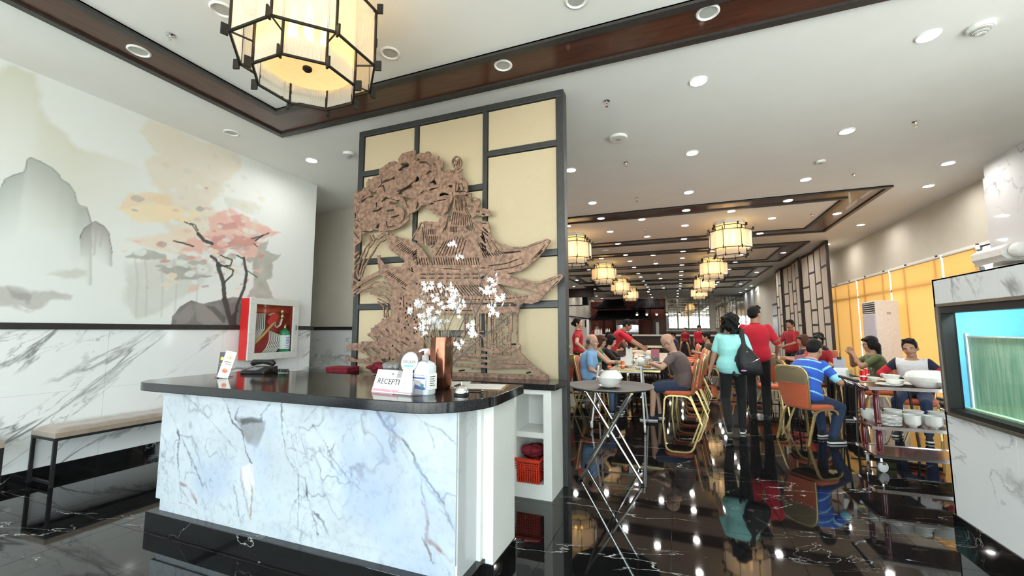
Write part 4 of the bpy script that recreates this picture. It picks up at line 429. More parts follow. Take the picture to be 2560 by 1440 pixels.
# ------------------------------------------------------------------ reception counter
M('white_laminate', (.78, .79, .76), .4, var=(4, .02)); m_ = M('black_quartz', (.012, .012, .013), .10, var=(200, .8), spec=.5)
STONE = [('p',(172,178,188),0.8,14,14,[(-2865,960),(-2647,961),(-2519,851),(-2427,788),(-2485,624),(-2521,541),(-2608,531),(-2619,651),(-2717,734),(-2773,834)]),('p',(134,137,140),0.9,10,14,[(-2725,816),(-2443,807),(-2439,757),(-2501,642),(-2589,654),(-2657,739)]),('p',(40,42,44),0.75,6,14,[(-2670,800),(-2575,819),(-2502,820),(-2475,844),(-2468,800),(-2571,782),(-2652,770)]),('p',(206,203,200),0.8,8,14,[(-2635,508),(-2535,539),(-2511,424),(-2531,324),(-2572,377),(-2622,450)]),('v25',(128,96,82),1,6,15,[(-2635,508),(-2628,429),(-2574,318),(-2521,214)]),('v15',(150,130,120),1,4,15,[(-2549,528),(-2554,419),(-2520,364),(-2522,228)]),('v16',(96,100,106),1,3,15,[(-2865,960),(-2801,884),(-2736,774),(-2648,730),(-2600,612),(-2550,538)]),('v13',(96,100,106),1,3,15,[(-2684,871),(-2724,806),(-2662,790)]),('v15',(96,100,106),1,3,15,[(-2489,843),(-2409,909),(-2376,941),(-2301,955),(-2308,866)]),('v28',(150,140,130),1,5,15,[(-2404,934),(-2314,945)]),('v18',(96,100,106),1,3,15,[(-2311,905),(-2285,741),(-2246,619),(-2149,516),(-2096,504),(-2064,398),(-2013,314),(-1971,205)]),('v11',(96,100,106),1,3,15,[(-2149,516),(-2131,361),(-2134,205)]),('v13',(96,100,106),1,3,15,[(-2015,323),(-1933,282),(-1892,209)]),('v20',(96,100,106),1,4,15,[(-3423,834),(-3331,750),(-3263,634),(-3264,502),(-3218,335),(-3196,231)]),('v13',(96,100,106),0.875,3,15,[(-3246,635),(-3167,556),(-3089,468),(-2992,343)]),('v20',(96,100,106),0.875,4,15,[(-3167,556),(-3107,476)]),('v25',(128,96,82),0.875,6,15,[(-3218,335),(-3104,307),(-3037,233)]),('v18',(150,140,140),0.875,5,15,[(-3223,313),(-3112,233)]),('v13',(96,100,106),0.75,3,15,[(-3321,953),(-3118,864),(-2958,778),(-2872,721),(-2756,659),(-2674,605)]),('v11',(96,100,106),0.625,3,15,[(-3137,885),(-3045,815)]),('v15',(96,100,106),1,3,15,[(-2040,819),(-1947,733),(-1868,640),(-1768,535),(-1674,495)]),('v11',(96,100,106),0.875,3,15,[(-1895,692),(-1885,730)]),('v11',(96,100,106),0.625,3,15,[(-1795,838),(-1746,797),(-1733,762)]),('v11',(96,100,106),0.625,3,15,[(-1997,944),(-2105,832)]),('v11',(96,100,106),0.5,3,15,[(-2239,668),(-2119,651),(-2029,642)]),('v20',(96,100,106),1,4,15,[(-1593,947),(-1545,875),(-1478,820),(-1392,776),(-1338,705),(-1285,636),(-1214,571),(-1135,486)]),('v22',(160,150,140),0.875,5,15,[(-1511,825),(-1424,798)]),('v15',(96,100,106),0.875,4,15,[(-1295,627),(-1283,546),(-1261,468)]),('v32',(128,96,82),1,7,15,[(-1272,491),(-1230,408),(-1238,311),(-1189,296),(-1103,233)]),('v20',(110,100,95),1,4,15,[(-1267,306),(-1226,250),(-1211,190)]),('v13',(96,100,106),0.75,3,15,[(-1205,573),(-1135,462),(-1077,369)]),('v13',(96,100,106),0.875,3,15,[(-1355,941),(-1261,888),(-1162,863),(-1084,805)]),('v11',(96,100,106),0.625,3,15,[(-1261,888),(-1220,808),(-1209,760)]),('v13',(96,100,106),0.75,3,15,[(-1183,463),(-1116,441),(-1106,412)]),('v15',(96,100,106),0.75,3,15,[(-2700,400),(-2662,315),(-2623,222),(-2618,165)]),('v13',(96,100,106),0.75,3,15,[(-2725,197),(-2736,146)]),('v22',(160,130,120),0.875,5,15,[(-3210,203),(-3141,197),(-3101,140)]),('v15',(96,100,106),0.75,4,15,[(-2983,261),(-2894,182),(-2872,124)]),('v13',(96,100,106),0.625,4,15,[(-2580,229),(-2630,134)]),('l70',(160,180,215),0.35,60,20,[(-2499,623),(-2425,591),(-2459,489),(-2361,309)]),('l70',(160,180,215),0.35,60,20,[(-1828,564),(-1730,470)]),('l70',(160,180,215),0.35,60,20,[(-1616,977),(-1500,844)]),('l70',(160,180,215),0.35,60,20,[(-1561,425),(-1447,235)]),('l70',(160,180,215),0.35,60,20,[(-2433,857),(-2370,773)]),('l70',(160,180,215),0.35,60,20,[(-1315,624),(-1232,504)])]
def stone_col(x, z):
    img = np.tile(lin((180, 188, 194)), (len(x), 1)); n = fbm(x, z, 300, 21)[:, None]; img = img * (1 - .35 * np.clip(n - .45, 0, 1)) 
    b = np.clip(fbm(x, z, 420, 31)[:, None] - .52, 0, 1) * 2.2; img = img * (1 - b) + lin((150, 164, 188)) * b
    for sd, am, sc in ((41, .75, 260), (51, .5, 130), (61, .6, 420)):
        u = x * .8 + z * .45; w = z * .5 - x * .25; v = np.abs(fbm(u, w, sc, sd, 5) - .5); a = am * np.clip(1 - v / .012, 0, 1) * np.clip((fbm(x, z, 500, sd + 9) - .42) * 6, 0, 1); img = img * (1 - a[:, None]) + lin((110, 118, 130)) * a[:, None]
    paint(img, x, z, STONE); sp = np.clip(fbm(x, z, 26, 77, 3)[:, None] - .5, 0, 1); return img * (1 - .35 * sp)
rc = thing('reception_counter', 'marble fronted reception counter with white side and black plinth', 'counter', (0, 0, 0))
MB().box(-3.45, -1.09, 2.0, 2.55, .10, .965).build('core', 'white_laminate', rc, None)
fp = MB().box(-3.47, -1.075, 1.972, 2.0, .205, .965).build('front_panel', 'grey_marble', rc, None)
painted_grid('stone_face', -3.47, -1.075, .205, .965, .0052, lambda u, v: np.stack([u, np.full_like(u, 1.9705), v], 1), stone_col, 'figured_stone', fp)
lp = MB().box(-3.44, -1.082, 1.984, 2.0, .125, .203).build('lower_panel', 'grey_marble', rc, None)
painted_grid('stone_face', -3.44, -1.082, .125, .203, .0085, lambda u, v: np.stack([u, np.full_like(u, 1.9825), v], 1), stone_col, 'figured_stone', lp)
MB().box(-1.09, -1.07, 1.985, 2.235, .125, .965).build('side_panel', 'grey_marble', rc, None, .002)
MB().box(-1.09, -.985, 2.235, 2.57, .10, .965).build('white_end_panel', 'white_laminate', rc, None, .003); MB().box(-1.09, -1.045, 2.20, 2.235, .125, .965).build('white_fillet', 'white_laminate', rc, None)
MB().box(-3.50, -1.03, 1.93, 2.235, 0, .125).box(-1.09, -.98, 2.235, 2.575, 0, .10).box(-3.50, -3.40, 2.2, 2.575, 0, .1).build('plinth', 'black_marble', rc, None, .003)
def arc(cx, cy, rx, ry, a0, a1, n): return [(cx + rx * math.cos(R(a0 + (a1 - a0) * k / n)), cy + ry * math.sin(R(a0 + (a1 - a0) * k / n))) for k in range(n + 1)]
out_ = arc(-3.42, 2.02, .20, .20, 180, 270, 8) + arc(-1.30, 2.22, .36, .40, 270, 362, 12) + [(-.955, 2.66), (-3.62, 2.86)]
ct_ = tag(MB().prism(out_, .965, 1.022).build('countertop', 'black_quartz', None, 30, .004), 'polished black stone top of the reception counter with rounded corners', 'countertop')
# low white cabinet behind, against the screen
bc = thing('back_cabinet', 'low white shelf cabinet standing against the partition screen', 'cabinet', (0, 0, 0))
cb = MB().box(-3.85, -.99, 3.76, 3.783, 0, .885).box(-1.06, -.99, 3.43, 3.76, 0, .885).box(-3.85, -3.79, 3.43, 3.76, 0, .885).box(-3.79, -1.06, 3.43, 3.76, 0, .12).box(-3.79, -1.06, 3.43, 3.76, .845, .885)
cb.build('carcass', 'white_laminate', bc, None)
for x in (-1.30, -1.9, -2.5, -3.1): MB().box(x - .03, x, 3.43, 3.76, .12, .845).build('divider', 'white_laminate', bc, None)
for a, b in ((-1.30, -1.06), (-1.9, -1.33), (-2.5, -1.93), (-3.1, -2.53), (-3.79, -3.13)): MB().box(a, b, 3.44, 3.76, .485, .53).build('shelf', 'white_laminate', bc, None)
tag(MB().box(-3.95, -.945, 3.40, 3.785, .885, .935).build('back_worktop', 'black_quartz', None, None, .003), 'narrow black stone top on the low white cabinet below the relief', 'countertop')
M('basket_red', (.66, .05, .02), .45); M('red_cloth', (.20, .012, .025), .85, var=(30, .3), bump=(60, .4))
bk = thing('basket', 'orange red plastic basket on the bottom shelf of the white cabinet', 'basket', (-1.19, 3.6, .12))
bm_ = MB()
for k in range(9): bm_.ring([[(-.10 - k * .004, -.15 - k * .004, .02 * k + .004), (.09, -.15 - k * .004, .02 * k + .004), (.09, .13, .02 * k + .004), (-.10 - k * .004, .13, .02 * k + .004)], [(-.10 - k * .004, -.15 - k * .004, .02 * k + .014), (.09, -.15 - k * .004, .02 * k + .014), (.09, .13, .02 * k + .014), (-.10 - k * .004, .13, .02 * k + .014)]], cap=(k == 0, False))
bm_.build('mesh_sides', 'basket_red', bk, None)
for q in range(10): MB().box(-.09 + .02 * q - .003, -.09 + .02 * q + .003, -.182, -.155, .0, .18).build('rib', 'basket_red', bk, None)
MB().box(-.15, .10, -.20, -.17, .175, .195).box(-.15, .10, .13, .15, .175, .195).box(.09, .105, -.19, .14, .175, .195).build('rim', 'basket_red', bk, None)
rng = random.Random(3); lump = MB()
for k in range(14): lump.ball((rng.uniform(-.08, .06), rng.uniform(-.10, .09), .14 + rng.uniform(0, .12)), (rng.uniform(.04, .07), rng.uniform(.04, .07), rng.uniform(.02, .045)), 8, 6)
cl = tag(lump.build('red_napkins', 'red_cloth'), 'crumpled dark red cloths heaped in the orange basket', 'cloth'); cl.location = (-1.19, 3.6, .12)
def folded(name, loc, w, d, n, label, rz=0):
    o = thing(name, label, 'cloth', loc, rz)
    for k in range(n):
        r_ = random.Random(k + int(w * 100)); m = MB(); a = .007
        m.ring([[(-w / 2, y, z) for y, z in ((-d / 2, 0), (d / 2, 0), (d / 2 + .004, a), (d / 2, 2 * a), (-d / 2, 2 * a), (-d / 2 - .004, a))], [(w / 2 + .01 * r_.random(), y + .005 * r_.random(), z) for y, z in ((-d / 2, 0), (d / 2, 0), (d / 2 + .004, a), (d / 2, 2 * a), (-d / 2, 2 * a), (-d / 2 - .004, a))]])
        q = m.build('fold', 'red_cloth', o); q.location = (0, 0, k * .0145)
    return o
folded('folded_cloth', (-3.36, 3.60, .936), .26, .20, 4, 'flat stack of folded dark red cloths at the left end of the back worktop', .1)
lump = MB()
for k in range(12): lump.ball((rng.uniform(-.10, .10), rng.uniform(-.05, .05), .03 + rng.uniform(0, .07)), (rng.uniform(.04, .07), .05, rng.uniform(.018, .035)), 8, 6)
o = tag(lump.build('crumpled_cloth', 'red_cloth'), 'crumpled dark red cloth beside the clear plastic bag on the back worktop', 'cloth'); o.location = (-2.86, 3.55, .94)
M('clear_plastic', (.75, .72, .74), .15, trans=.6, bump=(25, 1.)); lump = MB()
for k in range(9): lump.ball((rng.uniform(-.08, .08), rng.uniform(-.03, .03), .04 + rng.uniform(0, .05)), (rng.uniform(.03, .06), .04, rng.uniform(.03, .05)), 7, 5)
o = tag(lump.build('plastic_bag', 'clear_plastic', None, None), 'clear crinkled plastic bag on the back worktop behind the sign stand', 'bag'); o.location = (-2.66, 3.52, .94)
# ------------------------------------------------------------------ benches
M('taupe_velvet', (.29, .23, .18), .9, var=(12, .12), bump=(40, .15), sheen=.4)
def bench(y0, y1, label):
    t = thing('bench', label, 'bench', (-5.37, (y0 + y1) / 2, 0), 0, 'tufted benches along the mural wall'); L = (y1 - y0) / 2; n = max(3, int((y1 - y0) / .27)); me = MB()
    nx, ny = 17, n * 8 + 1; g = []
    for j in range(ny):
        for i in range(nx):
            u = i / (nx - 1); v = j / (ny - 1); e = min(u, 1 - u, (v) * n * .8, (1 - v) * n * .8); dome = .5 + .5 * min(1, e * 7) ** .5
            tf = abs(math.sin(math.pi * (v * n))) ** .35 * (abs(math.sin(math.pi * u * 2)) ** .35 * .5 + .5)
            g.append((-.20 + .40 * u, -L + 2 * L * v, .435 + .068 * dome * (.86 + .14 * tf)))
    f = [(j * nx + i, j * nx + i + 1, (j + 1) * nx + i + 1, (j + 1) * nx + i) for j in range(ny - 1) for i in range(nx - 1)]
    me.add(g, f); me.box(-.205, .205, -L, L, .425, .47); me.build('cushion', 'taupe_velvet', t, 60)
    s = .0125
    fr = MB().box(.175, .2, -L, L, .40, .425).box(-.2, -.175, -L, L, .40, .425)
    for y in (-L + s, L - s): fr.box(-.175, .175, y - s, y + s, .40, .425).box(-.175, .175, y - s, y + s, .03, .05)
    fr.build('frame', 'black_metal', t, None)
    for x in (-.1875, .1875):
        for y in (-L + s, L - s): MB().box(x - s, x + s, y - s, y + s, 0, .40).build('leg', 'black_metal', t, None)
bench(2.10, 3.55, 'taupe tufted bench on black legs partly hidden by the reception counter')
bench(.30, 1.80, 'taupe tufted bench on black legs cut off by the left edge of the picture')
# ------------------------------------------------------------------ downlights
def dl_template(name, lens):
    t = bpy.data.objects.new(name, None); 
    ring = MB().lathe([(.062, .0), (.062, -.002), (.074, -.012), (.085, -.006), (.085, 0)], 28, cap=(False, False)).mesh('trim_ring', 'lamp_white', 50)
    ln = MB().lathe([(.0, -.003), (.04, -.0035), (.064, -.002)], 18, cap=(False, False)).mesh('lens', lens, 50)
    return ring, ln
RG, LON = dl_template('downlight', 'lamp_lens'); _, LOFF = dl_template('downlight', 'lamp_off_lens')
def downlight(x, y, label, on=True, group='ceiling downlights', z=CZ, s=1.):
    t = thing('downlight', label, 'downlight', (x, y, z), 0, group)
    for nm, me in (('trim_ring', RG), ('lens', LON if on else LOFF)): o = link(nm, me, t); o.scale = (s, s, 1)
ZB = CZ - .012
for x, y, l, z in ((-4.284, 2.02, 'unlit downlight in the brown ceiling band above the mural', ZB), (-1.40, 3.36, 'unlit downlight in the brown ceiling band above the partition screen', ZB), (.31, 3.335, 'unlit downlight in the brown ceiling band, rightmost of its run', ZB), (-2.27, 2.855, 'unlit downlight beside the big lobby lantern on its right', CZ), (-.606, 2.86, 'unlit downlight at the top edge of the picture', CZ), (-3.144, 1.968, 'unlit downlight half hidden behind the left of the big lobby lantern', CZ), (-5.055, 3.38, 'small unlit downlight on the ceiling strip above the mural tree', CZ), (-2.95, 3.1, 'unlit downlight behind the lower edge of the big lobby lantern', CZ)):
    downlight(x, y, l, False, 'unlit lobby downlights', z)
downlight(-4.81, 4.385, 'lit downlight near the corner of the mural wall', True)
for y, rn in ((4.30, 'row nearest the lobby'), (6.10, 'second row from the lobby'), (7.88, 'third row from the lobby')):
    for k, x in enumerate((-1.42, .285, 2.035)):
        if y < 5 and k == 0: continue
        downlight(x, y, 'lit round downlight in the %s, %s' % (rn, ('left of the aisle', 'in the middle of the aisle', 'towards the window side')[k]), True)
for y, w in ((7.85, 'nearest'), (9.0, 'second nearest'), (11.83, 'third nearest'), (14.2, 'fourth'), (16.6, 'fifth')): downlight(4.06 if y > 8 else 3.79, y, 'lit downlight along the window wall, %s to the marble column' % w, True)
FW = ['nearest', 'second nearest', 'third nearest', 'farthest']
for k, y in enumerate(FR):
    g = 'downlights of the %s ceiling frame' % FW[k]
    for x in (-3.2, -1.45, .265, 2.03):
        w_ = {-3.2: 'leftmost', -1.45: 'left of the aisle', .265: 'above the aisle', 2.03: 'rightmost'}[x]
        downlight(x, y + .3, 'downlight in the near wooden band of the %s ceiling frame, %s' % (FW[k], w_), True, g, ZB); downlight(x, y + 3.18, 'downlight in the far wooden band of the %s ceiling frame, %s' % (FW[k], w_), True, g, ZB)
    for x, w_ in ((-1.45, 'left'), (.265, 'middle'), (2.02, 'right')): downlight(x, y + 1.68, 'downlight mid field in the %s ceiling frame, %s of three' % (FW[k], w_), True, g)
    for x in (-2.3, -.63, 1.13):
        for dy in (.74, 2.58):
            if (x == -.63 or dy < 1): downlight(x, y + dy, 'downlight in the %s ceiling frame %s, %s' % (FW[k], {-2.3: 'by the left lantern', -.63: 'midway between lanterns', 1.13: 'by the right lantern'}[x], 'near side' if dy < 1 else 'far side'), True, g)
    for x in (-4.43, 3.2): downlight(x, y + 1.7, 'lit downlight in the side band of the %s ceiling frame, %s end' % (FW[k], 'left' if x < 0 else 'right'), True, g, ZB)
for q, y in enumerate((22.9, 25.7, 28, 30, 32.3)): downlight(-5.25, y, 'lit downlight along the far left wall, %s from the front' % ORD[q], True, 'far left wall downlights')
for q, y in enumerate((26.2, 28.1, 30.4)): downlight(3.9, y, 'lit downlight along the far right wall, %s from the front' % ORD[q], True, 'far right wall downlights')
for x in (-1.6, .15):
    for q, y in enumerate((27.85, 30.1, 32.4)): downlight(x, y, 'lit downlight near the back wall, %s row before the mirrors, %s one' % (ORD[q], 'left' if x < 0 else 'right'), True, 'back wall downlights')
# sprinklers, detectors
def sprinkler(x, y, label, z=CZ):
    t = thing('sprinkler', label, 'sprinkler', (x, y, z), 0, 'ceiling sprinklers')
    MB().lathe([(.035, 0), (.035, -.004), (.012, -.012), (.008, -.03)], 14).build('escutcheon', 'chrome', t); MB().tube([(-.012, 0, -.025), (-.014, 0, -.05), (0, 0, -.062), (.014, 0, -.05), (.012, 0, -.025)], .003, 6).build('yoke', 'chrome', t); MB().lathe([(.016, -.062), (.016, -.065)], 10).build('deflector', 'chrome', t)
sprinkler(-3.822, 2.0, 'chrome sprinkler on the lobby ceiling left of the big lantern'); sprinkler(-.61, 4.34, 'chrome sprinkler nearest the partition screen'); sprinkler(-.6, 6.11, 'chrome sprinkler second from the partition screen'); sprinkler(-.6, 7.89, 'chrome sprinkler just before the first wooden frame'); sprinkler(2.70, 6.11, 'chrome sprinkler on the window side of the ceiling'); sprinkler(2.68, 7.89, 'chrome sprinkler near the right corner of the first wooden frame')
for k, y in enumerate(FR):
    sprinkler(-.62, y + 1.66, 'chrome sprinkler between the lanterns of the %s ceiling frame' % FW[k]); sprinkler(2.75, y + 1.66, 'chrome sprinkler at the right end of the %s ceiling frame' % FW[k])
M('plastic_white', (.78, .78, .75), .45)
def detector(x, y, label, r=.075, dome=False):
    t = thing('smoke_detector', label, 'detector', (x, y, CZ)); MB().lathe([(r, 0), (r, -.02), (r * .93, -.03), (.0, -.032)], 28).build('base', 'plastic_white', t)
    if dome:
        for k in range(6): MB().lathe([(r * (.78 - .1 * k), -.03 - .008 * k), (r * (.78 - .1 * k), -.034 - .008 * k)], 20).build('louvre', 'lamp_off_lens' if k % 2 else 'plastic_white', t)
    else: MB().lathe([(r * .35, -.032), (r * .33, -.036), (0, -.036)], 16).build('sensor', 'lamp_off_lens', t)
detector(-.602, 5.25, 'round white smoke detector on the ceiling right of the partition screen', .11); detector(2.372, 4.32, 'louvred white detector dome beside the nearest lit downlight', .085, True); detector(-4.142, 4.39, 'louvred white detector dome left of the partition screen top', .075, True); detector(2.03, 7.09, 'flat white cover plate on the ceiling before the first wooden frame', .06)
for k, y in enumerate(FR[:2]): detector(-1.95 if k == 0 else 2.7, y + 4.1, 'white detector disc between the wooden ceiling frames, %s' % ('left of the aisle' if k == 0 else 'near the folding screens'), .1)
# ------------------------------------------------------------------ lanterns
def ribbed(name):
    m = bpy.data.materials.new(name); m.use_nodes = True; MATS[name] = m; N = m.node_tree.nodes; L = m.node_tree.links; N.clear()
    o = N.new('ShaderNodeOutputMaterial'); tl = N.new('ShaderNodeBsdfTranslucent'); tl.inputs[0].default_value = (.92, .88, .80, 1); df = N.new('ShaderNodeBsdfDiffuse'); df.inputs[0].default_value = (.90, .88, .84, 1); tr = N.new('ShaderNodeBsdfTransparent'); tr.inputs[0].default_value = (.95, .92, .86, 1)
    tc = N.new('ShaderNodeTexCoord'); wv = N.new('ShaderNodeTexWave'); wv.bands_direction = 'X'; wv.inputs['Scale'].default_value = 42; L.new(tc.outputs['Object'], wv.inputs[0]); bp = N.new('ShaderNodeBump'); bp.inputs['Strength'].default_value = .7; bp.inputs['Distance'].default_value = .003; L.new(wv.outputs[0], bp.inputs['Height']); L.new(bp.outputs[0], df.inputs['Normal'])
    a = N.new('ShaderNodeMixShader'); a.inputs[0].default_value = .45; L.new(tl.outputs[0], a.inputs[1]); L.new(df.outputs[0], a.inputs[2]); rp = N.new('ShaderNodeMapRange'); rp.inputs[3].default_value = .10; rp.inputs[4].default_value = .46; L.new(wv.outputs[0], rp.inputs[0])
    b = N.new('ShaderNodeMixShader'); L.new(rp.outputs[0], b.inputs[0]); L.new(a.outputs[0], b.inputs[1]); L.new(tr.outputs[0], b.inputs[2]); L.new(b.outputs[0], o.inputs[0])
ribbed('ribbed_acrylic')
M('lantern_core', (1, .8, .4), .5, emit=(1, .60, .16, 15.)); M('lantern_disc', (.70, .50, .26), .5, emit=(1, .66, .26, .62)); M('lantern_iron', (.022, .019, .015), .5, .5, var=(40, .4))
def lantern(loc, label, group=None):
    t = thing('lantern', label, 'lantern', loc, 0, group); RO, RI = .455, .325; oct_ = lambda r, z: [(r * math.cos(R(22.5 + 45 * k)), r * math.sin(R(22.5 + 45 * k)), z) for k in range(8)]
    MB().ring([oct_(.30, 0), oct_(.30, -.075)]).build('canopy', 'lamp_white', t, None)
    for nm, r, zt, zb, tb in (('outer', RO, -.235, -.635, .05), ('inner', RI, -.115, -.78, .045)):
        a, b = oct_(r, zt), oct_(r, zb); fr = MB()
        for k in range(8):
            for c in ((a, b)): fr.tube([c[k], c[(k + 1) % 8]], .0095, sq=True)
            fr.tube([a[k], b[k]], .0085, sq=True)
            ca = R(22.5 + 45 * k); u = Vector((math.cos(ca), math.sin(ca), 0)); p = Vector(b[k]); w_ = Vector((-u.y, u.x, 0)) * .006
            for pz in (zb - .035, zt - .015):
                q0 = u * (r + .005); q1 = u * (r + .045); fr.add([tuple(v + s * w_ + Vector((0, 0, z))) for s in (-1, 1) for v, z in ((q0, pz), (q1, pz), (q1, pz + .07), (q0, pz + .07))], [(0, 1, 2, 3), (4, 7, 6, 5), (0, 4, 5, 1), (1, 5, 6, 2), (2, 6, 7, 3), (3, 7, 4, 0)])
            if nm == 'inner':
                for z in (-.235, -.635): fr.tube([u * RI + Vector((0, 0, z)), u * RO + Vector((0, 0, z))], .006, 6)
        fr.build(nm + '_frame', 'lantern_iron', t, None)
    for r, zt, zb in ((RO, -.25, -.62), (RI, -.13, -.765)):
        ap = r * math.cos(R(22.5)) - .006; hw = r * math.sin(R(22.5)) - .012
        me = LP.get(r) or MB().add([(-hw, 0, zb), (hw, 0, zb), (hw, 0, zt), (-hw, 0, zt)], [(0, 1, 2, 3)]).mesh('acrylic_panel', 'ribbed_acrylic'); LP[r] = me
        for k in range(8): o = link('acrylic_panel', me, t); o.location = (ap * math.cos(R(45 * k)), ap * math.sin(R(45 * k)), 0); o.rotation_euler = (0, 0, R(45 * k + 90))
    MB().lathe([(.0, -.655), (.275, -.655), (.285, -.645), (.285, -.640)], 32).build('diffuser_disc', 'lantern_disc', t); MB().lathe([(.0, -.685), (.018, -.683), (.03, -.672), (.03, -.656)], 16).build('centre_cap', 'lantern_iron', t)
    MB().tube([(0, 0, -.07), (0, 0, -.16)], .012, 8).build('stem', 'lantern_iron', t)
    for k in range(4): a = R(45 + 90 * k); MB().lathe([(.0, -.50), (.022, -.49), (.03, -.44), (.022, -.33), (.012, -.26), (0, -.26)], 8, (.10 * math.cos(a), .10 * math.sin(a), 0)).build('bulb', 'lantern_core', t)
    return t
LP = {}
lan = lantern((-2.285, 2.01, CZ), 'big octagonal two tier lantern hanging over the reception counter')
for k, y in enumerate(FR):
    for s, x in (('left', -2.38), ('right', 1.19)): dup(lan, (x, y + 1.74, CZ), None, 'octagonal glowing lantern in the %s row, %s' % (s, ('nearest', 'second', 'third', 'farthest')[k]), 'octagonal dining room lanterns')
lan['group'] = 'octagonal lanterns'
# ------------------------------------------------------------------ aquarium in its marble clad wall
marble('aquarium_marble', (.87, .89, .90), (.26, .26, .26), (R(25), 0, 0), (.9, .9, 1.3), 0, .026, .14, (1.8, 1.8, 2.6), (.45, .45, .46), .014, seed=9.3, mask=(.47, .56))
aw = struct('wall_aquarium', MB().box(1.80, 2.9, .2, 3.93, 0, .79).box(1.80, 2.9, .2, 3.93, 1.57, 1.735).box(1.80, 2.9, 3.88, 3.93, .79, 1.57).box(2.75, 2.9, .2, 3.88, .79, 1.57).box(1.80, 2.75, .2, .25, .79, 1.57), 'grey_marble')
def slab(y0, y1, z0, z1): MB().box(1.745, 1.80, y0 + .0008, y1 - .0008, z0 + .0008, z1 - .0008).build('marble_slab', 'aquarium_marble', aw, None)
for y0, y1 in ((3.281, 3.95), (2.08, 3.281), (.88, 2.08), (.2, .88)): slab(y0, y1, 1.565, 1.745); slab(y0, y1, .12, .80)
MB().box(1.745, 2.9, 3.93, 3.95, .12, 1.745).build('marble_slab', 'aquarium_marble', aw, None); MB().box(1.745, 2.9, .2, 3.95, 1.735, 1.745).build('cap_slab', 'aquarium_marble', aw, None)
MB().box(1.735, 2.9, .2, 3.955, 0, .12).build('skirting', 'black_marble', aw, None)
M('bronze_frame', (.33, .29, .25), .3, .8); M('rubber_black', (.01, .01, .01), .5)
M('tank_blue', (.16, .52, .72), .5); M('tank_green', (.36, .62, .38), .5, var=(14, .18, (1, 1, .25))); M('tank_floor', (.50, .66, .46), .6)
aq = thing('aquarium', 'built in fish tank with green murky water and pale blue inner walls', 'aquarium', (0, 0, 0))
f_ = MB().box(1.715, 1.80, 3.865, 3.885, .80, 1.565).box(1.715, 1.80, .25, 3.885, 1.545, 1.565).box(1.715, 1.80, .25, 3.885, .80, .82); f_.build('metal_frame', 'bronze_frame', aq, None)
MB().box(1.725, 1.80, 3.835, 3.865, .82, 1.545).box(1.725, 1.80, .25, 3.835, 1.50, 1.545).box(1.725, 1.80, .25, 3.835, .82, .85).build('black_gasket', 'rubber_black', aq, None)
MB().box(1.79, 1.80, .25, 3.835, .85, 1.50).build('front_glass', 'pane_glass', aq, None)
MB().box(2.70, 2.72, .26, 3.87, .82, 1.56).box(1.81, 2.70, 3.85, 3.87, .82, 1.56).build('blue_wall', 'tank_blue', aq, None)
MB().box(1.81, 2.70, .26, 3.85, .82, .86).build('tank_floor', 'tank_floor', aq, None)
m = bpy.data.materials.new('murky_water'); m.use_nodes = True; MATS['murky_water'] = m; N = m.node_tree.nodes; L = m.node_tree.links; b = N['Principled BSDF']; b.inputs['Base Color'].default_value = (.34, .66, .40, 1); b.inputs['Roughness'].default_value = .12
nz = N.new('ShaderNodeTexNoise'); mp = N.new('ShaderNodeMapping'); mp.inputs['Scale'].default_value = (9, 9, .8); tc = N.new('ShaderNodeTexCoord'); L.new(tc.outputs['Object'], mp.inputs[0]); L.new(mp.outputs[0], nz.inputs[0]); nz.inputs['Detail'].default_value = 5
cr = N.new('ShaderNodeValToRGB'); cr.color_ramp.elements[0].color = (.32, .60, .40, 1); cr.color_ramp.elements[1].color = (.62, .86, .66, 1); cr.color_ramp.elements[0].position = .35; cr.color_ramp.elements[1].position = .7; L.new(nz.outputs[0], cr.inputs[0]); L.new(cr.outputs[0], b.inputs['Base Color']); b.inputs['Alpha'].default_value = .86
wp = MB().ring([[(1.85, .27, .861), (2.69, .27, .861), (2.69, 3.825, .861), (1.85, 3.825, .861)], [(1.85, .27, 1.34), (2.69, .27, 1.34), (2.69, 3.825, 1.34), (1.85, 3.825, 1.34)]]).build('water', 'murky_water', aq, None)
MB().box(1.845, 1.85, 0.27, 3.825, 1.333, 1.343).build('water_line', 'paper_white', aq, None); MB().box(1.84, 1.855, 3.825, 3.84, .86, 1.36).build('divider_edge', 'paper_white', aq, None)
M('tube_light', (1, 1, 1), .4, emit=(.85, .95, 1, 95.)); MB().tube([(1.828, .5, 1.535), (1.828, 3.7, 1.535)], .012, 8).build('lamp_tube', 'tube_light', aq)
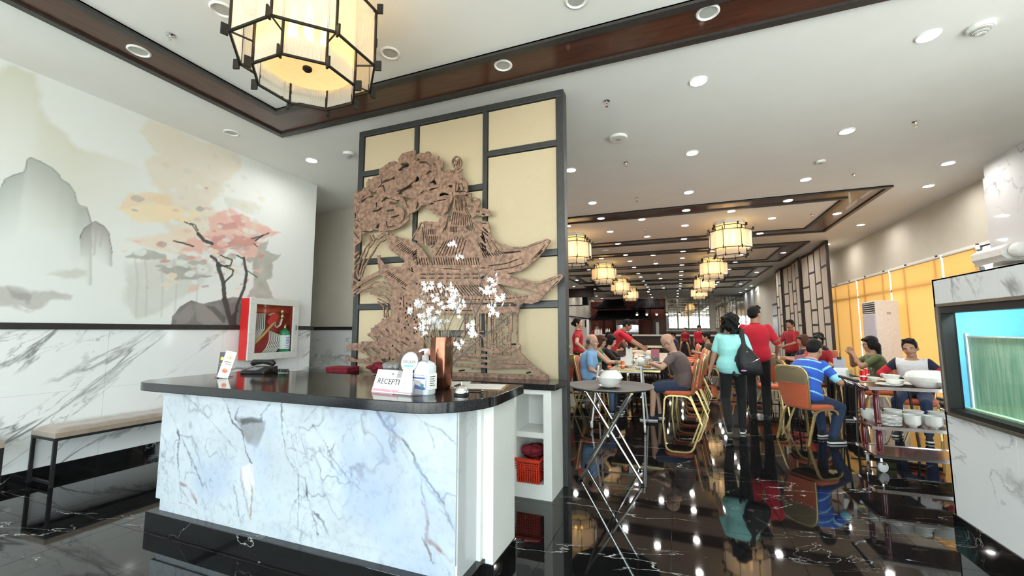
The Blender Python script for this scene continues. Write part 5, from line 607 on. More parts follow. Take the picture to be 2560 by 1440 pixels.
# ------------------------------------------------------------------ marble column, window wall with roller blinds
marble('column_marble', (.66, .66, .67), (.28, .27, .28), (R(15), 0, R(20)), (.8, .8, .7), 0, .012, .05, (1.6, 1.6, 1.2), (.4, .38, .42), .009, seed=2.7, mask=(.45, .55))
cm = struct('trim_6', MB().box(4.29, 4.69, 7.27, 8.09, 0, CZ), 'column_marble')
for z0 in (0, 1.2, 2.4): MB().box(4.275, 4.29, 7.255, 8.105, z0 + .001, min(z0 + 1.2, CZ) - .001).box(4.29, 4.69, 8.09, 8.105, z0 + .001, min(z0 + 1.2, CZ) - .001).box(4.29, 4.69, 7.255, 7.27, z0 + .001, min(z0 + 1.2, CZ) - .001).build('marble_slab', 'column_marble', cm, None)
su = thing('wall_unit', 'white rounded wall unit fixed low on the marble column', 'wall unit', (4.12, 7.65, 2.38))
MB().ring([[(.15, y, -.08), (-.10, y, -.08), (-.15, y, -.02), (-.15, y, .07), (-.08, y, .12), (.15, y, .12)] for y in (-.32, .30)]).build('casing', 'plastic_white', su, 30, .01); MB().box(-.13, .1, -.30, .28, -.10, -.078).build('vent', 'lamp_off_lens', su, None); MB().ball((-.02, -.40, .02), (.10, .10, .10), 16, 10).build('dome', 'plastic_white', su)
win = sempty('window_1')
M('alu_dark', (.05, .05, .055), .4, .5)
YG = [8.62, 9.05, 10.06, 12.12, 14.03, 16.2]
for y in (8.66, 9.12, 10.3, 11.466, 12.5, 13.576, 14.65, 15.714, 16.17): MB().box(4.645, 4.70, y - .03, y + .03, .06, 2.80).build('mullion', 'alu_dark', win, None)
MB().box(4.645, 4.70, 8.62, 16.2, 2.25, 2.31).box(4.71, 4.78, 8.62, 16.2, 2.74, 2.80).box(4.645, 4.70, 8.62, 16.2, .06, .10).build('transom', 'alu_dark', win, None)
ys_ = [8.66, 9.12, 10.3, 11.466, 12.5, 13.576, 14.65, 15.714, 16.17]
for a, c in zip(ys_[:-1], ys_[1:]): MB().box(4.778, 4.784, a + .035, c - .035, .12, 2.74).build('pane', 'pane_glass', win, None)
MB().box(4.66, 4.70, 8.3, 16.3, 2.765, 2.805).build('window_header', 'white_paint', win, None)
m = bpy.data.materials.new('blind_fabric'); m.use_nodes = True; MATS['blind_fabric'] = m; N = m.node_tree.nodes; L = m.node_tree.links; N.clear(); o_ = N.new('ShaderNodeOutputMaterial'); tl = N.new('ShaderNodeBsdfTranslucent'); df = N.new('ShaderNodeBsdfDiffuse'); mx = N.new('ShaderNodeMixShader'); mx.inputs[0].default_value = .88
tc = N.new('ShaderNodeTexCoord'); nz = N.new('ShaderNodeTexNoise'); nz.inputs['Scale'].default_value = 300; L.new(tc.outputs['Object'], nz.inputs[0]); cr = N.new('ShaderNodeValToRGB'); cr.color_ramp.elements[0].color = (.74, .385, .11, 1); cr.color_ramp.elements[1].color = (.88, .50, .165, 1); L.new(nz.outputs[0], cr.inputs[0]); L.new(cr.outputs[0], tl.inputs[0]); L.new(cr.outputs[0], df.inputs[0]); L.new(tl.outputs[0], mx.inputs[1]); L.new(df.outputs[0], mx.inputs[2]); L.new(mx.outputs[0], o_.inputs[0])
M('blind_tube', (.62, .58, .50), .5); BL = ['beside the folding screens', 'behind the white air conditioner', 'right of the white air conditioner', 'nearest the marble column']
for k, (a, c) in enumerate(list(zip(YG[1:-1], YG[2:]))[::-1]):
    t = thing('roller_blind', 'orange sunlit roller blind ' + BL[k], 'blind', (4.62, (a + c) / 2, 0), 0, 'orange roller blinds'); h = (c - a) / 2 - .03
    MB().add([(0, -h, .12), (0, h, .12), (0, h, 2.72), (0, -h, 2.72)], [(0, 1, 2, 3)]).build('fabric', 'blind_fabric', t, None); MB().tube([(.01, -h - .01, 2.735), (.01, h + .01, 2.735)], .024, 12).build('roller_tube', 'blind_tube', t); MB().box(-.008, .008, -h, h, .10, .125).build('bottom_bar', 'blind_tube', t, None)
    MB().box(-.02, .03, -h - .025, -h - .005, 2.70, 2.77).build('bracket', 'plastic_white', t, None)
    ch = MB()
    for q in range(40): ch.ball((-.005, -h - .015, 2.70 - q * .035), .009, 6, 4)
    ch.build('bead_chain', 'plastic_white', t)
M('lilac_panel', (.62, .60, .66), .35); M('ac_white', (.76, .73, .73), .4)
ac = thing('air_conditioner', 'tall white floor standing air conditioner before the orange blinds', 'air conditioner', (4.28, 11.85, 0)); MB().box(-.20, .21, -.35, .35, 0, 2.03).build('cabinet', 'ac_white', ac, None, .012); MB().box(-.215, -.20, -.32, .32, .30, 1.72).build('front_panel', 'lilac_panel', ac, None); MB().box(-.205, -.198, -.32, .32, 1.76, 2.0).build('outlet', 'rubber_black', ac, None)
for q in range(5): MB().box(-.225, -.20, -.32, .32, 1.775 + q * .047, 1.79 + q * .047).build('louvre', 'ac_white', ac, None)
MB().box(-.02, .09, -.353, -.35, 1.72, 1.79).build('sticker', 'paper_white', ac, None)
for q in range(4): MB().box(-.01, .08 - .02 * (q % 2), -.3545, -.353, 1.73 + q * .014, 1.736 + q * .014).build('print_line', 'rubber_black', ac, None)
# ------------------------------------------------------------------ folding shoji style screens
M('lattice_wood', (.028, .012, .008), .4, var=(20, .3)); M('shoji_paper', (.60, .53, .44), .7, var=(8, .05))
LY = [(13.5, 14.95), (14.98, 16.3), (16.33, 17.6), (17.63, 18.9), (18.93, 20.2)]
for k, (a, c) in enumerate(LY):
    t = thing('folding_screen', 'tall dark lattice screen leaf with cream panels, %s from the windows' % ORD[k], 'screen', (3.93 + (.03 if k % 2 else -.03), (a + c) / 2, 0), R(3.0 if k % 2 else -3.0), 'folding screens along the right side'); h = (c - a) / 2
    b = MB().box(-.03, .03, -h, -h + .09, 0, 3.80).box(-.03, .03, h - .06, h, 0, 3.80).box(-.03, .03, -h, h, 3.72, 3.80).box(-.03, .03, -h, h, 0, .10).box(-.025, .025, -.025, .035, .1, 3.72)
    zz = [[3.15, 2.0, 1.55, .7], [2.75, 2.3, 1.15]]; cells = [(-h + .09, -.025), (.035, h - .06)]
    for (y0, y1), zs in zip(cells, zz):
        for z in zs: b.box(-.025, .025, y0, y1, z - .03, z + .03)
    b.build('lattice', 'lattice_wood', t, None)
    for (y0, y1), zs in zip(cells, zz):
        e = [.10] + sorted(zs) + [3.72]
        for z0, z1 in zip(e[:-1], e[1:]): MB().box(-.018, .018, y0, y1, z0 + (.03 if z0 > .2 else 0), z1 - (.03 if z1 < 3.7 else 0)).build('paper_panel', 'shoji_paper', t, None)
# ------------------------------------------------------------------ far end: kitchen pavilion, bar, mirrored lattice
M('roof_black', (.006, .006, .007), .8, spec=.15, var=(8, .3)); M('brick_red', (.20, .045, .03), .7, var=(5, .2)); M('kitchen_steel', (.45, .46, .46), .35, .6); M('door_brown', (.10, .06, .04), .5)
def roof(label, xa, xb, xc, xd, z0, z1, y, dep=1.6):
    """hipped awning: ridge xa..xb at z1, eave xc..xd at z0, with tile ribs and a curled edge"""
    t = thing('pagoda_roof', label, 'roof', (0, y, 0)); n = 14; rings = []
    for k in range(7):
        u = k / 6; s = u ** 1.6; z = z1 + (z0 - z1) * (1 - (1 - u) ** 1.5); rings.append([(xa + (xc - xa) * s, -dep * s, z), (xb + (xd - xb) * s, -dep * s, z), (xb + (xd - xb) * s, .3, z), (xa + (xc - xa) * s, .3, z)])
    MB().ring(rings).build('roof_deck', 'roof_black', t, 40)
    for q in range(n + 1):
        u0 = q / n; MB().tube([(xa + (xb - xa) * u0, 0, z1), (xa + (xb - xa) * u0 + ((xc + (xd - xc) * u0) - (xa + (xb - xa) * u0)) * .4, -dep * .4, z1 + (z0 - z1) * .55), (xc + (xd - xc) * u0, -dep, z0)], .035, 6).build('tile_rib', 'roof_black', t)
    MB().tube([(xa, 0, z1 + .04), ((xa + xb) / 2, 0, z1 + .02), (xb, 0, z1 + .04)], .06, 8).build('ridge', 'roof_black', t)
    for x in (xc, xd): MB().tube([(x, -dep, z0), (x + (.12 if x == xd else -.12), -dep - .1, z0 + .08)], [.05, .02], 6).build('eave_curl', 'roof_black', t)
    return t
roof('upper black tiled pavilion roof on the left of the kitchen', -4.72, -3.45, -5.2, -3.12, 2.88, 3.48, 30.2); roof('upper black tiled pavilion roof on the right of the kitchen', -2.38, -1.12, -2.85, -.75, 2.84, 3.44, 30.2); roof('wide lower black tiled pavilion roof above the kitchen hatch', -5.1, -1.95, -5.55, -1.62, 2.08, 2.68, 29.6)
kw = struct('wall_kitchen', MB().box(-5.92, -4.1, 31.4, 31.6, 0, 3.5).box(-2.55, -.72, 31.4, 31.6, 0, 3.6).box(-4.1, -2.55, 31.4, 31.6, 2.12, 3.5).box(-4.1, -2.55, 31.4, 31.6, 0, 1.1), 'brick_red')
for x in (-5.0, -4.3, -2.3, -1.7, -.72): MB().box(x - .05, x + .05, 31.35, 31.4, 0, 3.6).build('timber_post', 'lattice_wood', kw, None)
MB().box(-4.2, -2.45, 32.6, 32.7, .9, 2.2).build('kitchen_back', 'kitchen_steel', kw, None)
kr = thing('kitchen_range', 'steel kitchen cabinets and bright hood seen through the kitchen hatch', 'kitchen', (-3.3, 32.3, 0)); MB().box(-.75, .75, -.3, .25, 0, 1.25).build('counter', 'kitchen_steel', kr, None); MB().ring([[(-.8, -.3, 1.75), (.8, -.3, 1.75), (.8, .25, 1.75), (-.8, .25, 1.75)], [(-.4, -.1, 2.1), (.4, -.1, 2.1), (.4, .25, 2.1), (-.4, .25, 2.1)]]).build('hood', 'brushed_steel', kr, None); MB().tube([(-.6, -.25, 1.74), (.6, -.25, 1.74)], .02, 6).build('lamp_tube', 'tube_light', kr)
d3 = sempty('door_1'); MB().box(-1.55, -.76, 31.36, 31.40, 0, 2.15).build('leaf', 'door_brown', d3, None); MB().box(-1.60, -1.55, 31.33, 31.40, 0, 2.2).box(-.76, -.71, 31.33, 31.40, 0, 2.2).box(-1.6, -.71, 31.33, 31.40, 2.15, 2.2).build('frame', 'lattice_wood', d3, None); MB().box(-1.36, -1.16, 31.34, 31.36, 1.0, 1.95).build('pane', 'kitchen_steel', d3, None)
# mirrors with lattice bars
M('mirror', (.80, .80, .78), .02, 1., bump=(2.2, .05)); M('lattice_gold', (.16, .13, .09), .35, .6)
def mirror_wall(name, label, x0, x1, n, z0=1.54, z1=3.66):
    t = thing(name, label, 'mirror', ((x0 + x1) / 2, 33.05, 0)); w = (x1 - x0) / n; c = (x0 + x1) / 2; rr = random.Random(n)
    for k in range(n):
        MB().box(x0 - c + k * w + .04, x0 - c + (k + 1) * w - .04, -.02, 0, z0, z1).build('mirror_pane', 'mirror', t, None); g = MB()
        for q in range(4): x = x0 - c + k * w + .04 + (w - .08) * q / 3; g.box(x - .012, x + .012, -.05, -.02, z0, z1)
        z = z0
        while z < z1: 
            q = rr.randint(0, 2); g.box(x0 - c + k * w + .04 + (w - .08) * q / 3, x0 - c + k * w + .04 + (w - .08) * min(3, q + rr.randint(1, 2)) / 3, -.05, -.02, z - .012, z + .012); z += rr.uniform(.09, .17)
        g.build('lattice', 'lattice_gold', t, None)
    for k in range(n + 1): x = x0 - c + k * w; MB().box(x - .04, x + .04, -.07, .02, z0 - .1, z1).build('post', 'beige_paint' if k in (0, n) else 'lattice_gold', t, None)
mirror_wall('lattice_mirror', 'bright lattice mirror panels on the back wall behind the bar', -.62, 2.25, 4); mirror_wall('lattice_mirror', 'lattice mirror panels on the back wall right of the beige pilaster', 2.55, 4.62, 3, 1.54, 3.75)
struct('trim_7', MB().box(2.25, 2.55, 32.85, 33.1, 0, CZ).box(-.72, -.60, 32.6, 33.1, 0, CZ), 'beige_paint')
struct('trim_8', MB().box(4.2, 4.69, 27.2, 33.1, 0, CZ), 'grey_marble')
M('bar_white', (.62, .60, .56), .3)
br = thing('bar_counter', 'long bar counter with pale stone top before the mirror wall', 'bar', (-.4, 25.3, 0)); MB().box(-2.0, 3.2, -.25, .35, 1.06, 1.14).build('top', 'bar_white', br, None); MB().box(-1.95, 3.15, -.15, .3, 0, 1.06).build('front', 'lattice_wood', br, None)
sb = thing('service_counter', 'pale service shelf behind the bar below the lattice mirrors', 'counter', (.9, 31.0, 0)); MB().box(-1.6, 1.6, -.3, .3, 1.32, 1.38).build('top', 'bar_white', sb, None); MB().box(-1.55, 1.55, -.25, .3, 0, 1.32).build('body', 'door_brown', sb, None)
fg = thing('refrigerator', 'white upright refrigerator behind the waitress', 'refrigerator', (-4.85, 23.2, 0)); MB().box(-.3, .3, -.3, .3, 0, 1.98).build('cabinet', 'ac_white', fg, None, .01); MB().box(-.29, .29, -.33, -.30, .05, 1.96).build('door', 'ac_white', fg, None); MB().box(.2, .26, -.36, -.33, 1.55, 1.95).build('handle', 'rubber_black', fg, None)
sp = thing('loudspeaker', 'black loudspeaker bracketed high on the far left wall', 'loudspeaker', (-4.55, 22.6, 2.95)); MB().box(-.15, .15, -.15, .15, -.22, .22).build('cabinet', 'rubber_black', sp, None, .01); MB().box(-.13, .13, -.16, -.15, -.2, .2).build('grille', 'roof_black', sp, None); MB().box(-1.32, -.15, -.03, .03, -.25, -.19).build('bracket', 'black_metal', sp, None)
struct('trim_9', MB().box(-5.92, -5.80, 21.5, 21.6, 0, CZ).box(-5.92, -4.4, 24.2, 24.3, 3.3, CZ).box(-5.92, -5.85, 8.2, 33, 2.2, 2.25), 'lattice_wood')
M('bulb_glow', (1, .8, .5), .4, emit=(1, .75, .4, 12.))
for k, x in enumerate((-1.88, -1.40, -.92, -.43, .15)):
    t = thing('pendant_lamp', 'small glowing pendant bulb over the bar, %s from the left' % ORD[k], 'pendant lamp', (x, 22.5, CZ), 0, 'pendant bulbs over the bar'); MB().tube([(0, 0, 0), (0, 0, -1.5)], .006, 6).build('cord', 'black_metal', t); MB().lathe([(.02, -1.5), (.10, -1.6), (.10, -1.61)], 14, cap=(False, False)).build('shade', 'black_metal', t); MB().ball((0, 0, -1.64), .05, 10, 8).build('bulb', 'bulb_glow', t)
xs = thing('exit_sign', 'small green sign high on the wall beyond the folding screens', 'sign', (4.18, 26.5, 3.62)); MB().box(-.02, .0, -.18, .18, -.09, .09).build('panel', 'plastic_white', xs, None); M('sign_green', (.05, .42, .16), .5, emit=(.1, .8, .3, .8)); MB().box(-.025, -.02, -.16, .16, -.07, .07).build('face', 'sign_green', xs, None)
d4 = sempty('door_2'); M('daylight_pane', (.6, .7, .8), .2); MB().box(4.18, 4.20, 21.5, 22.6, 0, 2.6).build('frame', 'alu_dark', d4, None); MB().box(4.16, 4.18, 21.6, 22.5, .1, 2.0).box(4.16, 4.18, 21.6, 22.5, 2.08, 2.5).build('pane', 'daylight_pane', d4, None)
struct('trim_10', MB().box(4.2, 4.69, 20.4, 27.2, 0, CZ), 'beige_paint')

sbd = thing('sideboard', 'dark sideboard before the far kitchen carrying white bottles', 'sideboard', (-2.75, 17.4, 0)); MB().box(-.55, .55, -.2, .25, 1.18, 1.22).build('top', 'bar_white', sbd, None); MB().box(-.5, .5, -.15, .2, 0, 1.18).build('body', 'lattice_wood', sbd, None)
for q in range(8):
    x = -3.12 + q * .065 + (.12 if q > 4 else 0); o = tag(MB().lathe([(.022, 0), (.024, .01), (.024, .15), (.012, .19), (.012, .23)], 12).build('bottle', 'plastic_white'), 'white bottle on the far sideboard, %s from the left' % ORD[q], 'bottle', 'white bottles on the far sideboard'); o.location = (x, 17.35, 1.221)
# ------------------------------------------------------------------ banquet chairs
M('orange_fabric', (.62, .135, .055), .85, var=(160, .14), bump=(260, .2), sheen=.2); M('olive_fabric', (.25, .19, .11), .85, var=(160, .14), bump=(260, .2)); M('gold_paint', (.56, .43, .18), .32, .7, var=(30, .12)); M('red_fabric', (.42, .06, .03), .85, var=(160, .14))
def chair_meshes():
    P = {}
    s = MB(); rings = []
    for z, k in ((.405, .92), (.415, .985), (.44, 1.0), (.462, .985), (.472, .93), (.476, .7)):
        rings.append([(.215 * k * (abs(math.cos(a)) ** .45) * (1 if math.cos(a) > 0 else -1), .03 + .215 * k * (abs(math.sin(a)) ** .45) * (1 if math.sin(a) > 0 else -1), z) for a in [q * 2 * math.pi / 32 for q in range(32)]])
    P['seat'] = s.ring(rings).mesh('seat', 'orange_fabric', 60)
    def outline(k):     # back shape in (x, s): s along the tilted back
        pts = []; B = [(-.165, 0), (-.185, .12), (-.205, .30), (-.212, .40)]
        pts += B + [(-.212 + .075 * (1 - math.cos(a)), .40 + .095 * math.sin(a)) for a in (.4, .8, 1.2, 1.57)] + [(0, .505)]
        pts += [(-x, y) for x, y in pts[-2::-1]]; return [(x * k, .01 * (1 - k) * 8 + y * (1 - (1 - k) * .6)) for x, y in pts]
    ca, sa = math.cos(R(11)), math.sin(R(11)); O = outline(1.)
    def q(x, sv, d): return (x, -.175 - sv * sa + d * ca - .03 * (1 - (x / .22) ** 2), .435 + sv * ca + d * sa)
    def pad(lo, hi, d0, d1, mi):
        sel = [(x, min(max(y, lo), hi)) for x, y in O]; m = MB(); n = len(sel); c = [(x * .93, lo + (y - lo) * .985 + .003) for x, y in sel]
        return m.ring([[q(x, y, d0) for x, y in sel], [q(x, y, d0 + (d1 - d0) * .7) for x, y in sel], [q(x, y, d1) for x, y in c]])
    P['backrest'] = pad(0, .505, -.004, .035, 0).mesh('backrest', 'orange_fabric', 45)
    P['back_lower'] = pad(0, .30, -.006, -.022, 0).mesh('rear_panel', 'orange_fabric', 45); P['back_upper'] = pad(.30, .505, -.006, -.024, 0).mesh('rear_panel', 'olive_fabric', 45)
    P['edge'] = MB().tube([q(x * 1.015, y * 1.01, .004) for x, y in O], .013, 8).mesh('edge_frame', 'gold_paint', 60)
    fr = MB()
    for sx in (-1, 1):
        x = .205 * sx; fr.tube([(x, .19, .385), (x, .13, .405), (x, -.06, .405), (x, -.13, .385)], .014, sq=True)
        P['fl%d' % sx] = MB().tube([(x, .19, .385), (x * 1.02, .215, .34), (x * 1.05, .245, 0)], [.017, .017, .014], sq=True).mesh('leg', 'gold_paint', 30); P['rl%d' % sx] = MB().tube([(x, -.13, .385), (x * 1.0, -.165, .34), (x * 1.03, -.295, 0)], [.017, .017, .014], sq=True).mesh('leg', 'gold_paint', 30)
    fr.tube([(-.205, .15, .40), (.205, .15, .40)], .011, sq=True).tube([(-.205, -.08, .40), (.205, -.08, .40)], .011, sq=True); P['seat_frame'] = fr.mesh('seat_frame', 'gold_paint', 30)
    return P
CH = chair_meshes()
def chair(x, y, face, label, group='banquet chairs in the dining room', simple=False):
    """face: direction the sitter looks, degrees from +X"""
    t = thing('banquet_chair', label, 'chair', (x, y, 0), R(face - 90), group); b = link('backrest', CH['backrest'], t)
    link('rear_panel', CH['back_lower'], b); link('rear_panel', CH['back_upper'], b); link('edge_frame', CH['edge'], b); link('seat', CH['seat'], t); link('seat_frame', CH['seat_frame'], t)
    for k in ('fl-1', 'fl1', 'rl-1', 'rl1'): link('leg', CH[k], t)
    return t
chair(.0, 7.08, 180, 'orange banquet chair the bald man sits on'); chair(.12, 7.74, 180, 'orange banquet chair just beyond the bald man'); chair(.18, 8.4, 180, 'orange banquet chair second beyond the bald man'); chair(.2, 9.05, 180, 'orange banquet chair third beyond the bald man')
chair(1.52, 6.46, 38, 'orange and olive banquet chair the man in the striped shirt sits on'); chair(-1.38, 7.35, 0, 'gold edged banquet chair the man in the light blue polo sits on'); chair(-1.42, 8.05, 0, 'banquet chair the woman in green sits on'); chair(-1.42, 8.75, 0, 'banquet chair the woman in black sits on'); chair(-2.14, 7.85, 150, 'red banquet chair beside the waitress at the edge of the screen')
chair(2.95, 7.32, 245, 'banquet chair the man in the white and navy shirt sits on'); chair(2.85, 8.2, 180, 'olive backed chair the woman with long dark hair sits on'); chair(2.3, 9.05, 262, 'banquet chair the smiling woman in red sits on'); chair(1.70, 7.36, 0, 'orange banquet chair behind the man in the striped shirt'); chair(1.40, 8.3, 0, 'red banquet chair behind the menu stand')
chair(1.55, 9.6, 90, 'olive backed chair turned away from the camera near the red shirted man'); chair(2.45, 9.9, 180, 'banquet chair of the woman with brown hair')
k = 0
for y in (10.2, 11.0, 11.7, 13.6, 14.4, 15.4):
    chair(.35, y, 180, 'banquet chair in the row right of the long table, %s down the aisle' % ORD[k], 'row of chairs right of the long table'); k += 1
k = 0
for y in (9.5, 10.2, 11.0, 11.8, 12.8):
    chair(-1.55, y, 0, 'banquet chair in the row left of the long table, %s down the row' % ORD[k], 'row of chairs left of the long table'); k += 1
k = 0
for x, y, a in ((-3.0, 10.5, 20), (-3.2, 12.0, 200), (-3.3, 15.2, 180), (1.7, 11.2, 0), (1.7, 12.2, 0), (1.6, 13.4, 0), (3.0, 11.4, 180), (3.0, 12.4, 180), (.62, 17., 0), (1.98, 17.2, 180), (-1.6, 17., 0), (-.12, 18.2, 180), (.9, 15.6, 200), (1.6, 15., 20), (-2.4, 18, 0)):
    chair(x, y, a, 'banquet chair deep in the room %s, %s %s' % (('left of the aisle', 'near the bar', 'right of the aisle')[0 if x < -2 else (1 if y > 14.5 else 2)], ORD[k % 10], 'of the nearer ones' if k < 10 else 'of the farther ones'), 'far banquet chairs'); k += 1
# ------------------------------------------------------------------ tables
M('laminate_top', (.48, .40, .30), .25, var=(5, .1)); M('brass_edge', (.66, .56, .20), .3, .4); M('table_cloth', (.66, .58, .46), .8)
def table(x0, x1, y0, y1, label, group='dining tables', top='laminate_top'):
    cx, cy = (x0 + x1) / 2, (y0 + y1) / 2; t = thing('dining_table', label, 'table', (cx, cy, 0), 0, group); a, b = (x1 - x0) / 2, (y1 - y0) / 2
    MB().box(-a, a, -b, b, .725, .75).build('top', top, t, None); MB().box(-a - .004, a + .004, -b - .004, -b, .722, .751).box(-a - .004, a + .004, b, b + .004, .722, .751).box(-a - .004, -a, -b, b, .722, .751).box(a, a + .004, -b, b, .722, .751).build('edge_band', 'brass_edge', t, None)
    for sx in (-1, 1):
        for sy in (-1, 1): MB().tube([(sx * (a - .1), sy * (b - .12), .725), (sx * (a - .06), sy * (b - .08), 0)], .014, 8).build('leg', 'black_metal', t)
    MB().tube([(-a + .1, -b + .12, .3), (a - .1, -b + .12, .3)], .01, 6).tube([(-a + .1, b - .12, .3), (a - .1, b - .12, .3)], .01, 6).build('stretcher', 'black_metal', t)
    return t
table(-1.05, -.27, 7.08, 8.48, 'long brass edged table where the bald man eats', top='laminate_top'); table(-1.05, -.27, 8.50, 9.9, 'second table of the long row behind the teapot'); table(-1.10, -.25, 9.92, 11.3, 'third table of the long row'); table(-1.10, -.25, 11.32, 12.7, 'fourth table of the long row')
table(1.98, 2.70, 6.50, 7.10, 'small table between the striped shirt man and the navy sleeved man'); table(1.68, 2.4, 7.92, 8.62, 'table in front of the smiling woman'); table(1.25, 1.95, 9.98, 11.0, 'table beside the red shirted waiter at the screens')
table(2.0, 2.7, 11.0, 12.1, 'far table along the folding screens', 'far dining tables'); table(-1.33, -.65, 12.85, 14.3, 'far table left of the aisle', 'far dining tables'); table(.97, 1.62, 16.6, 18, 'far table right of the aisle', 'far dining tables'); table(-1.2, -.5, 16.8, 18.6, 'far table in the middle of the room', 'far dining tables')
# ------------------------------------------------------------------ tableware
M('porcelain', (.82, .82, .78), .15, coat=.4); M('melamine_grey', (.045, .036, .031), .5); M('tray_rim', (.20, .20, .19), .4); M('can_orange', (.80, .16, .02), .3, .3); M('can_red', (.60, .01, .015), .25, .4); M('plum_card', (.36, .12, .17), .5); M('slate_grey', (.10, .12, .15), .4); M('noodle', (.42, .22, .07), .6, var=(30, .4), bump=(60, 1.)); M('greens', (.10, .22, .04), .6); M('card_grey', (.35, .36, .42), .4)
m = M('drink_glass', (.95, .97, .97), .02, trans=1.0, ior=1.3)
thin_glass('thin_glass', (.88, .92, .92), 1.4)
def bowl(loc, r, h, label, group='bowls', name='bowl', par=None):
    prof = [(r * .45, 0), (r * .48, .006), (r * .62, .012), (r * .86, h * .5), (r, h), (r * 1.02, h + .003), (r * .97, h), (r * .82, h * .5), (r * .55, .02), (0, .018)]
    o = MB().lathe(prof, 24, cap=(True, False)).build(name, 'porcelain', par, 50); o.location = loc
    if par is None: tag(o, label, 'bowl', group)
    return o
def plate(loc, r, label, group='plates'):
    o = MB().lathe([(r * .55, 0), (r * .6, .005), (r, .018), (r, .022), (r * .62, .010), (0, .008)], 28, cap=(True, False)).build('plate', 'porcelain', None, 50); o.location = loc; return tag(o, label, 'plate', group)
def glass(loc, r, h, label, name='drinking_glass', stem=False):
    prof = [(r * .75, 0), (r * .8, .004), (r, h), (r * .93, h), (r * .74, .012), (0, .012)] if not stem else [(r * .8, 0), (r * .7, .006), (.006, .012), (.006, h * .45), (r * .7, h * .55), (r, h * .75), (r * .85, h), (r * .8, h), (r * .92, h * .75), (r * .6, h * .57), (0, h * .5)]
    o = MB().lathe(prof, 20, cap=(True, False)).build(name, 'thin_glass', None, 50); o.location = loc; return tag(o, label, 'glass', 'glasses on the tables')
def can(loc, mat, label):
    t = thing('drink_can', label, 'can', loc); MB().lathe([(.025, 0), (.0325, .008), (.0325, .105), (.027, .118), (.027, .122)], 20).build('body', mat, t); MB().lathe([(.0, .119), (.025, .119), (.027, .123)], 16, cap=(False, False)).build('lid', 'chrome', t); MB().lathe([(.0328, .045), (.0328, .062)], 20, cap=(False, False)).build('label_band', 'paper_white', t)
def teapot(loc, s, label, rz=0):
    t = thing('teapot', label, 'teapot', loc, rz, 'white teapots'); MB().lathe([(.05 * s, 0), (.075 * s, .02 * s), (.08 * s, .06 * s), (.06 * s, .10 * s), (.045 * s, .11 * s)], 20).build('body', 'porcelain', t); MB().lathe([(.045 * s, .11 * s), (.03 * s, .125 * s), (.008 * s, .13 * s), (.012 * s, .14 * s), (.0, .15 * s)], 14).build('lid', 'porcelain', t); MB().tube([(.07 * s, 0, .05 * s), (.105 * s, 0, .07 * s), (.12 * s, 0, .105 * s)], [.016 * s, .012 * s, .008 * s], 8).build('spout', 'porcelain', t); MB().tube([(-.06 * s, 0, .09 * s), (-.11 * s, 0, .09 * s), (-.115 * s, 0, .05 * s), (-.075 * s, 0, .03 * s)], .007 * s, 6).build('handle', 'porcelain', t)
def card_stand(loc, w, h, mat, label, rz=0, lean=8, clip=False):
    t = thing('menu_stand', label, 'menu stand', loc, rz, 'table menu stands'); o = MB().box(-w / 2, w / 2, -.004, .004, 0, h).build('card', mat, t, None); o.rotation_euler = (R(-lean), 0, 0); MB().box(-w / 2, w / 2, -.03, .03, 0, .008).build('foot', mat, t, None)
    if clip: MB().box(-.02, .02, -.012, .012, h - .02, h + .015).build('clip', 'rubber_black', t, None)
T_ = .751
# long table
plate((-.45, 7.24, T_), .15, 'white oval plate of noodles in front of the bald man')
n_ = MB(); rr = random.Random(8)
for q in range(26): a = rr.uniform(0, 6.28); d = rr.uniform(0, .09); n_.ball((d * math.cos(a), d * math.sin(a), .02 + rr.uniform(0, .035)), (rr.uniform(.02, .035), rr.uniform(.015, .03), .012), 7, 5)
o = tag(n_.build('noodles', 'noodle'), 'heap of brown noodles on the white plate', 'food'); o.location = (-.45, 7.24, T_ + .006)
can((-.86, 7.26, T_), 'can_orange', 'orange drink can at the near end of the long table'); glass((-.97, 7.36, T_), .035, .13, 'clear glass beside the orange can'); glass((-.70, 7.34, T_), .03, .12, 'stemmed glass near the front of the long table', stem=True); glass((-.60, 7.42, T_), .032, .1, 'short clear glass left of the noodle plate')
bowl((-.62, 7.22, T_), .055, .04, 'small white bowl left of the noodle plate'); bowl((-.78, 7.5, T_), .07, .05, 'white bowl behind the orange can'); plate((-.86, 7.62, T_), .12, 'white plate before the woman in green'); teapot((-.62, 7.85, T_), 1.2, 'white teapot in the middle of the long table', 2.6); teapot((-.55, 8.6, T_), 1.1, 'second white teapot farther down the long table', .5)
M('water_glass', (.9, .95, .95), .05, trans=.8); t = thing('water_pitcher', 'clear water pitcher beside the teapot', 'pitcher', (-.48, 7.72, T_)); MB().lathe([(.055, 0), (.06, .005), (.062, .16), (.055, .2), (.065, .23), (.06, .23), (.05, .2), (.056, .16), (.054, .01), (0, .01)], 20, cap=(True, False)).build('jug', 'thin_glass', t, 50); MB().tube([(.06, 0, .18), (.10, 0, .17), (.10, 0, .08), (.06, 0, .05)], .008, 6).build('handle', 'thin_glass', t)
card_stand((-.36, 7.62, T_), .12, .17, 'slate_grey', 'slate grey menu stand before the bald man'); card_stand((-.42, 8.9, T_), .16, .26, 'plum_card', 'plum coloured menu stand on the long table'); card_stand((-.80, 7.72, T_), .11, .33, 'paper_white', 'tall white menu card with clip before the woman in black', 0, 4, True); card_stand((-.86, 7.6, T_), .15, .16, 'paper_white', 'folded white card behind the orange can')
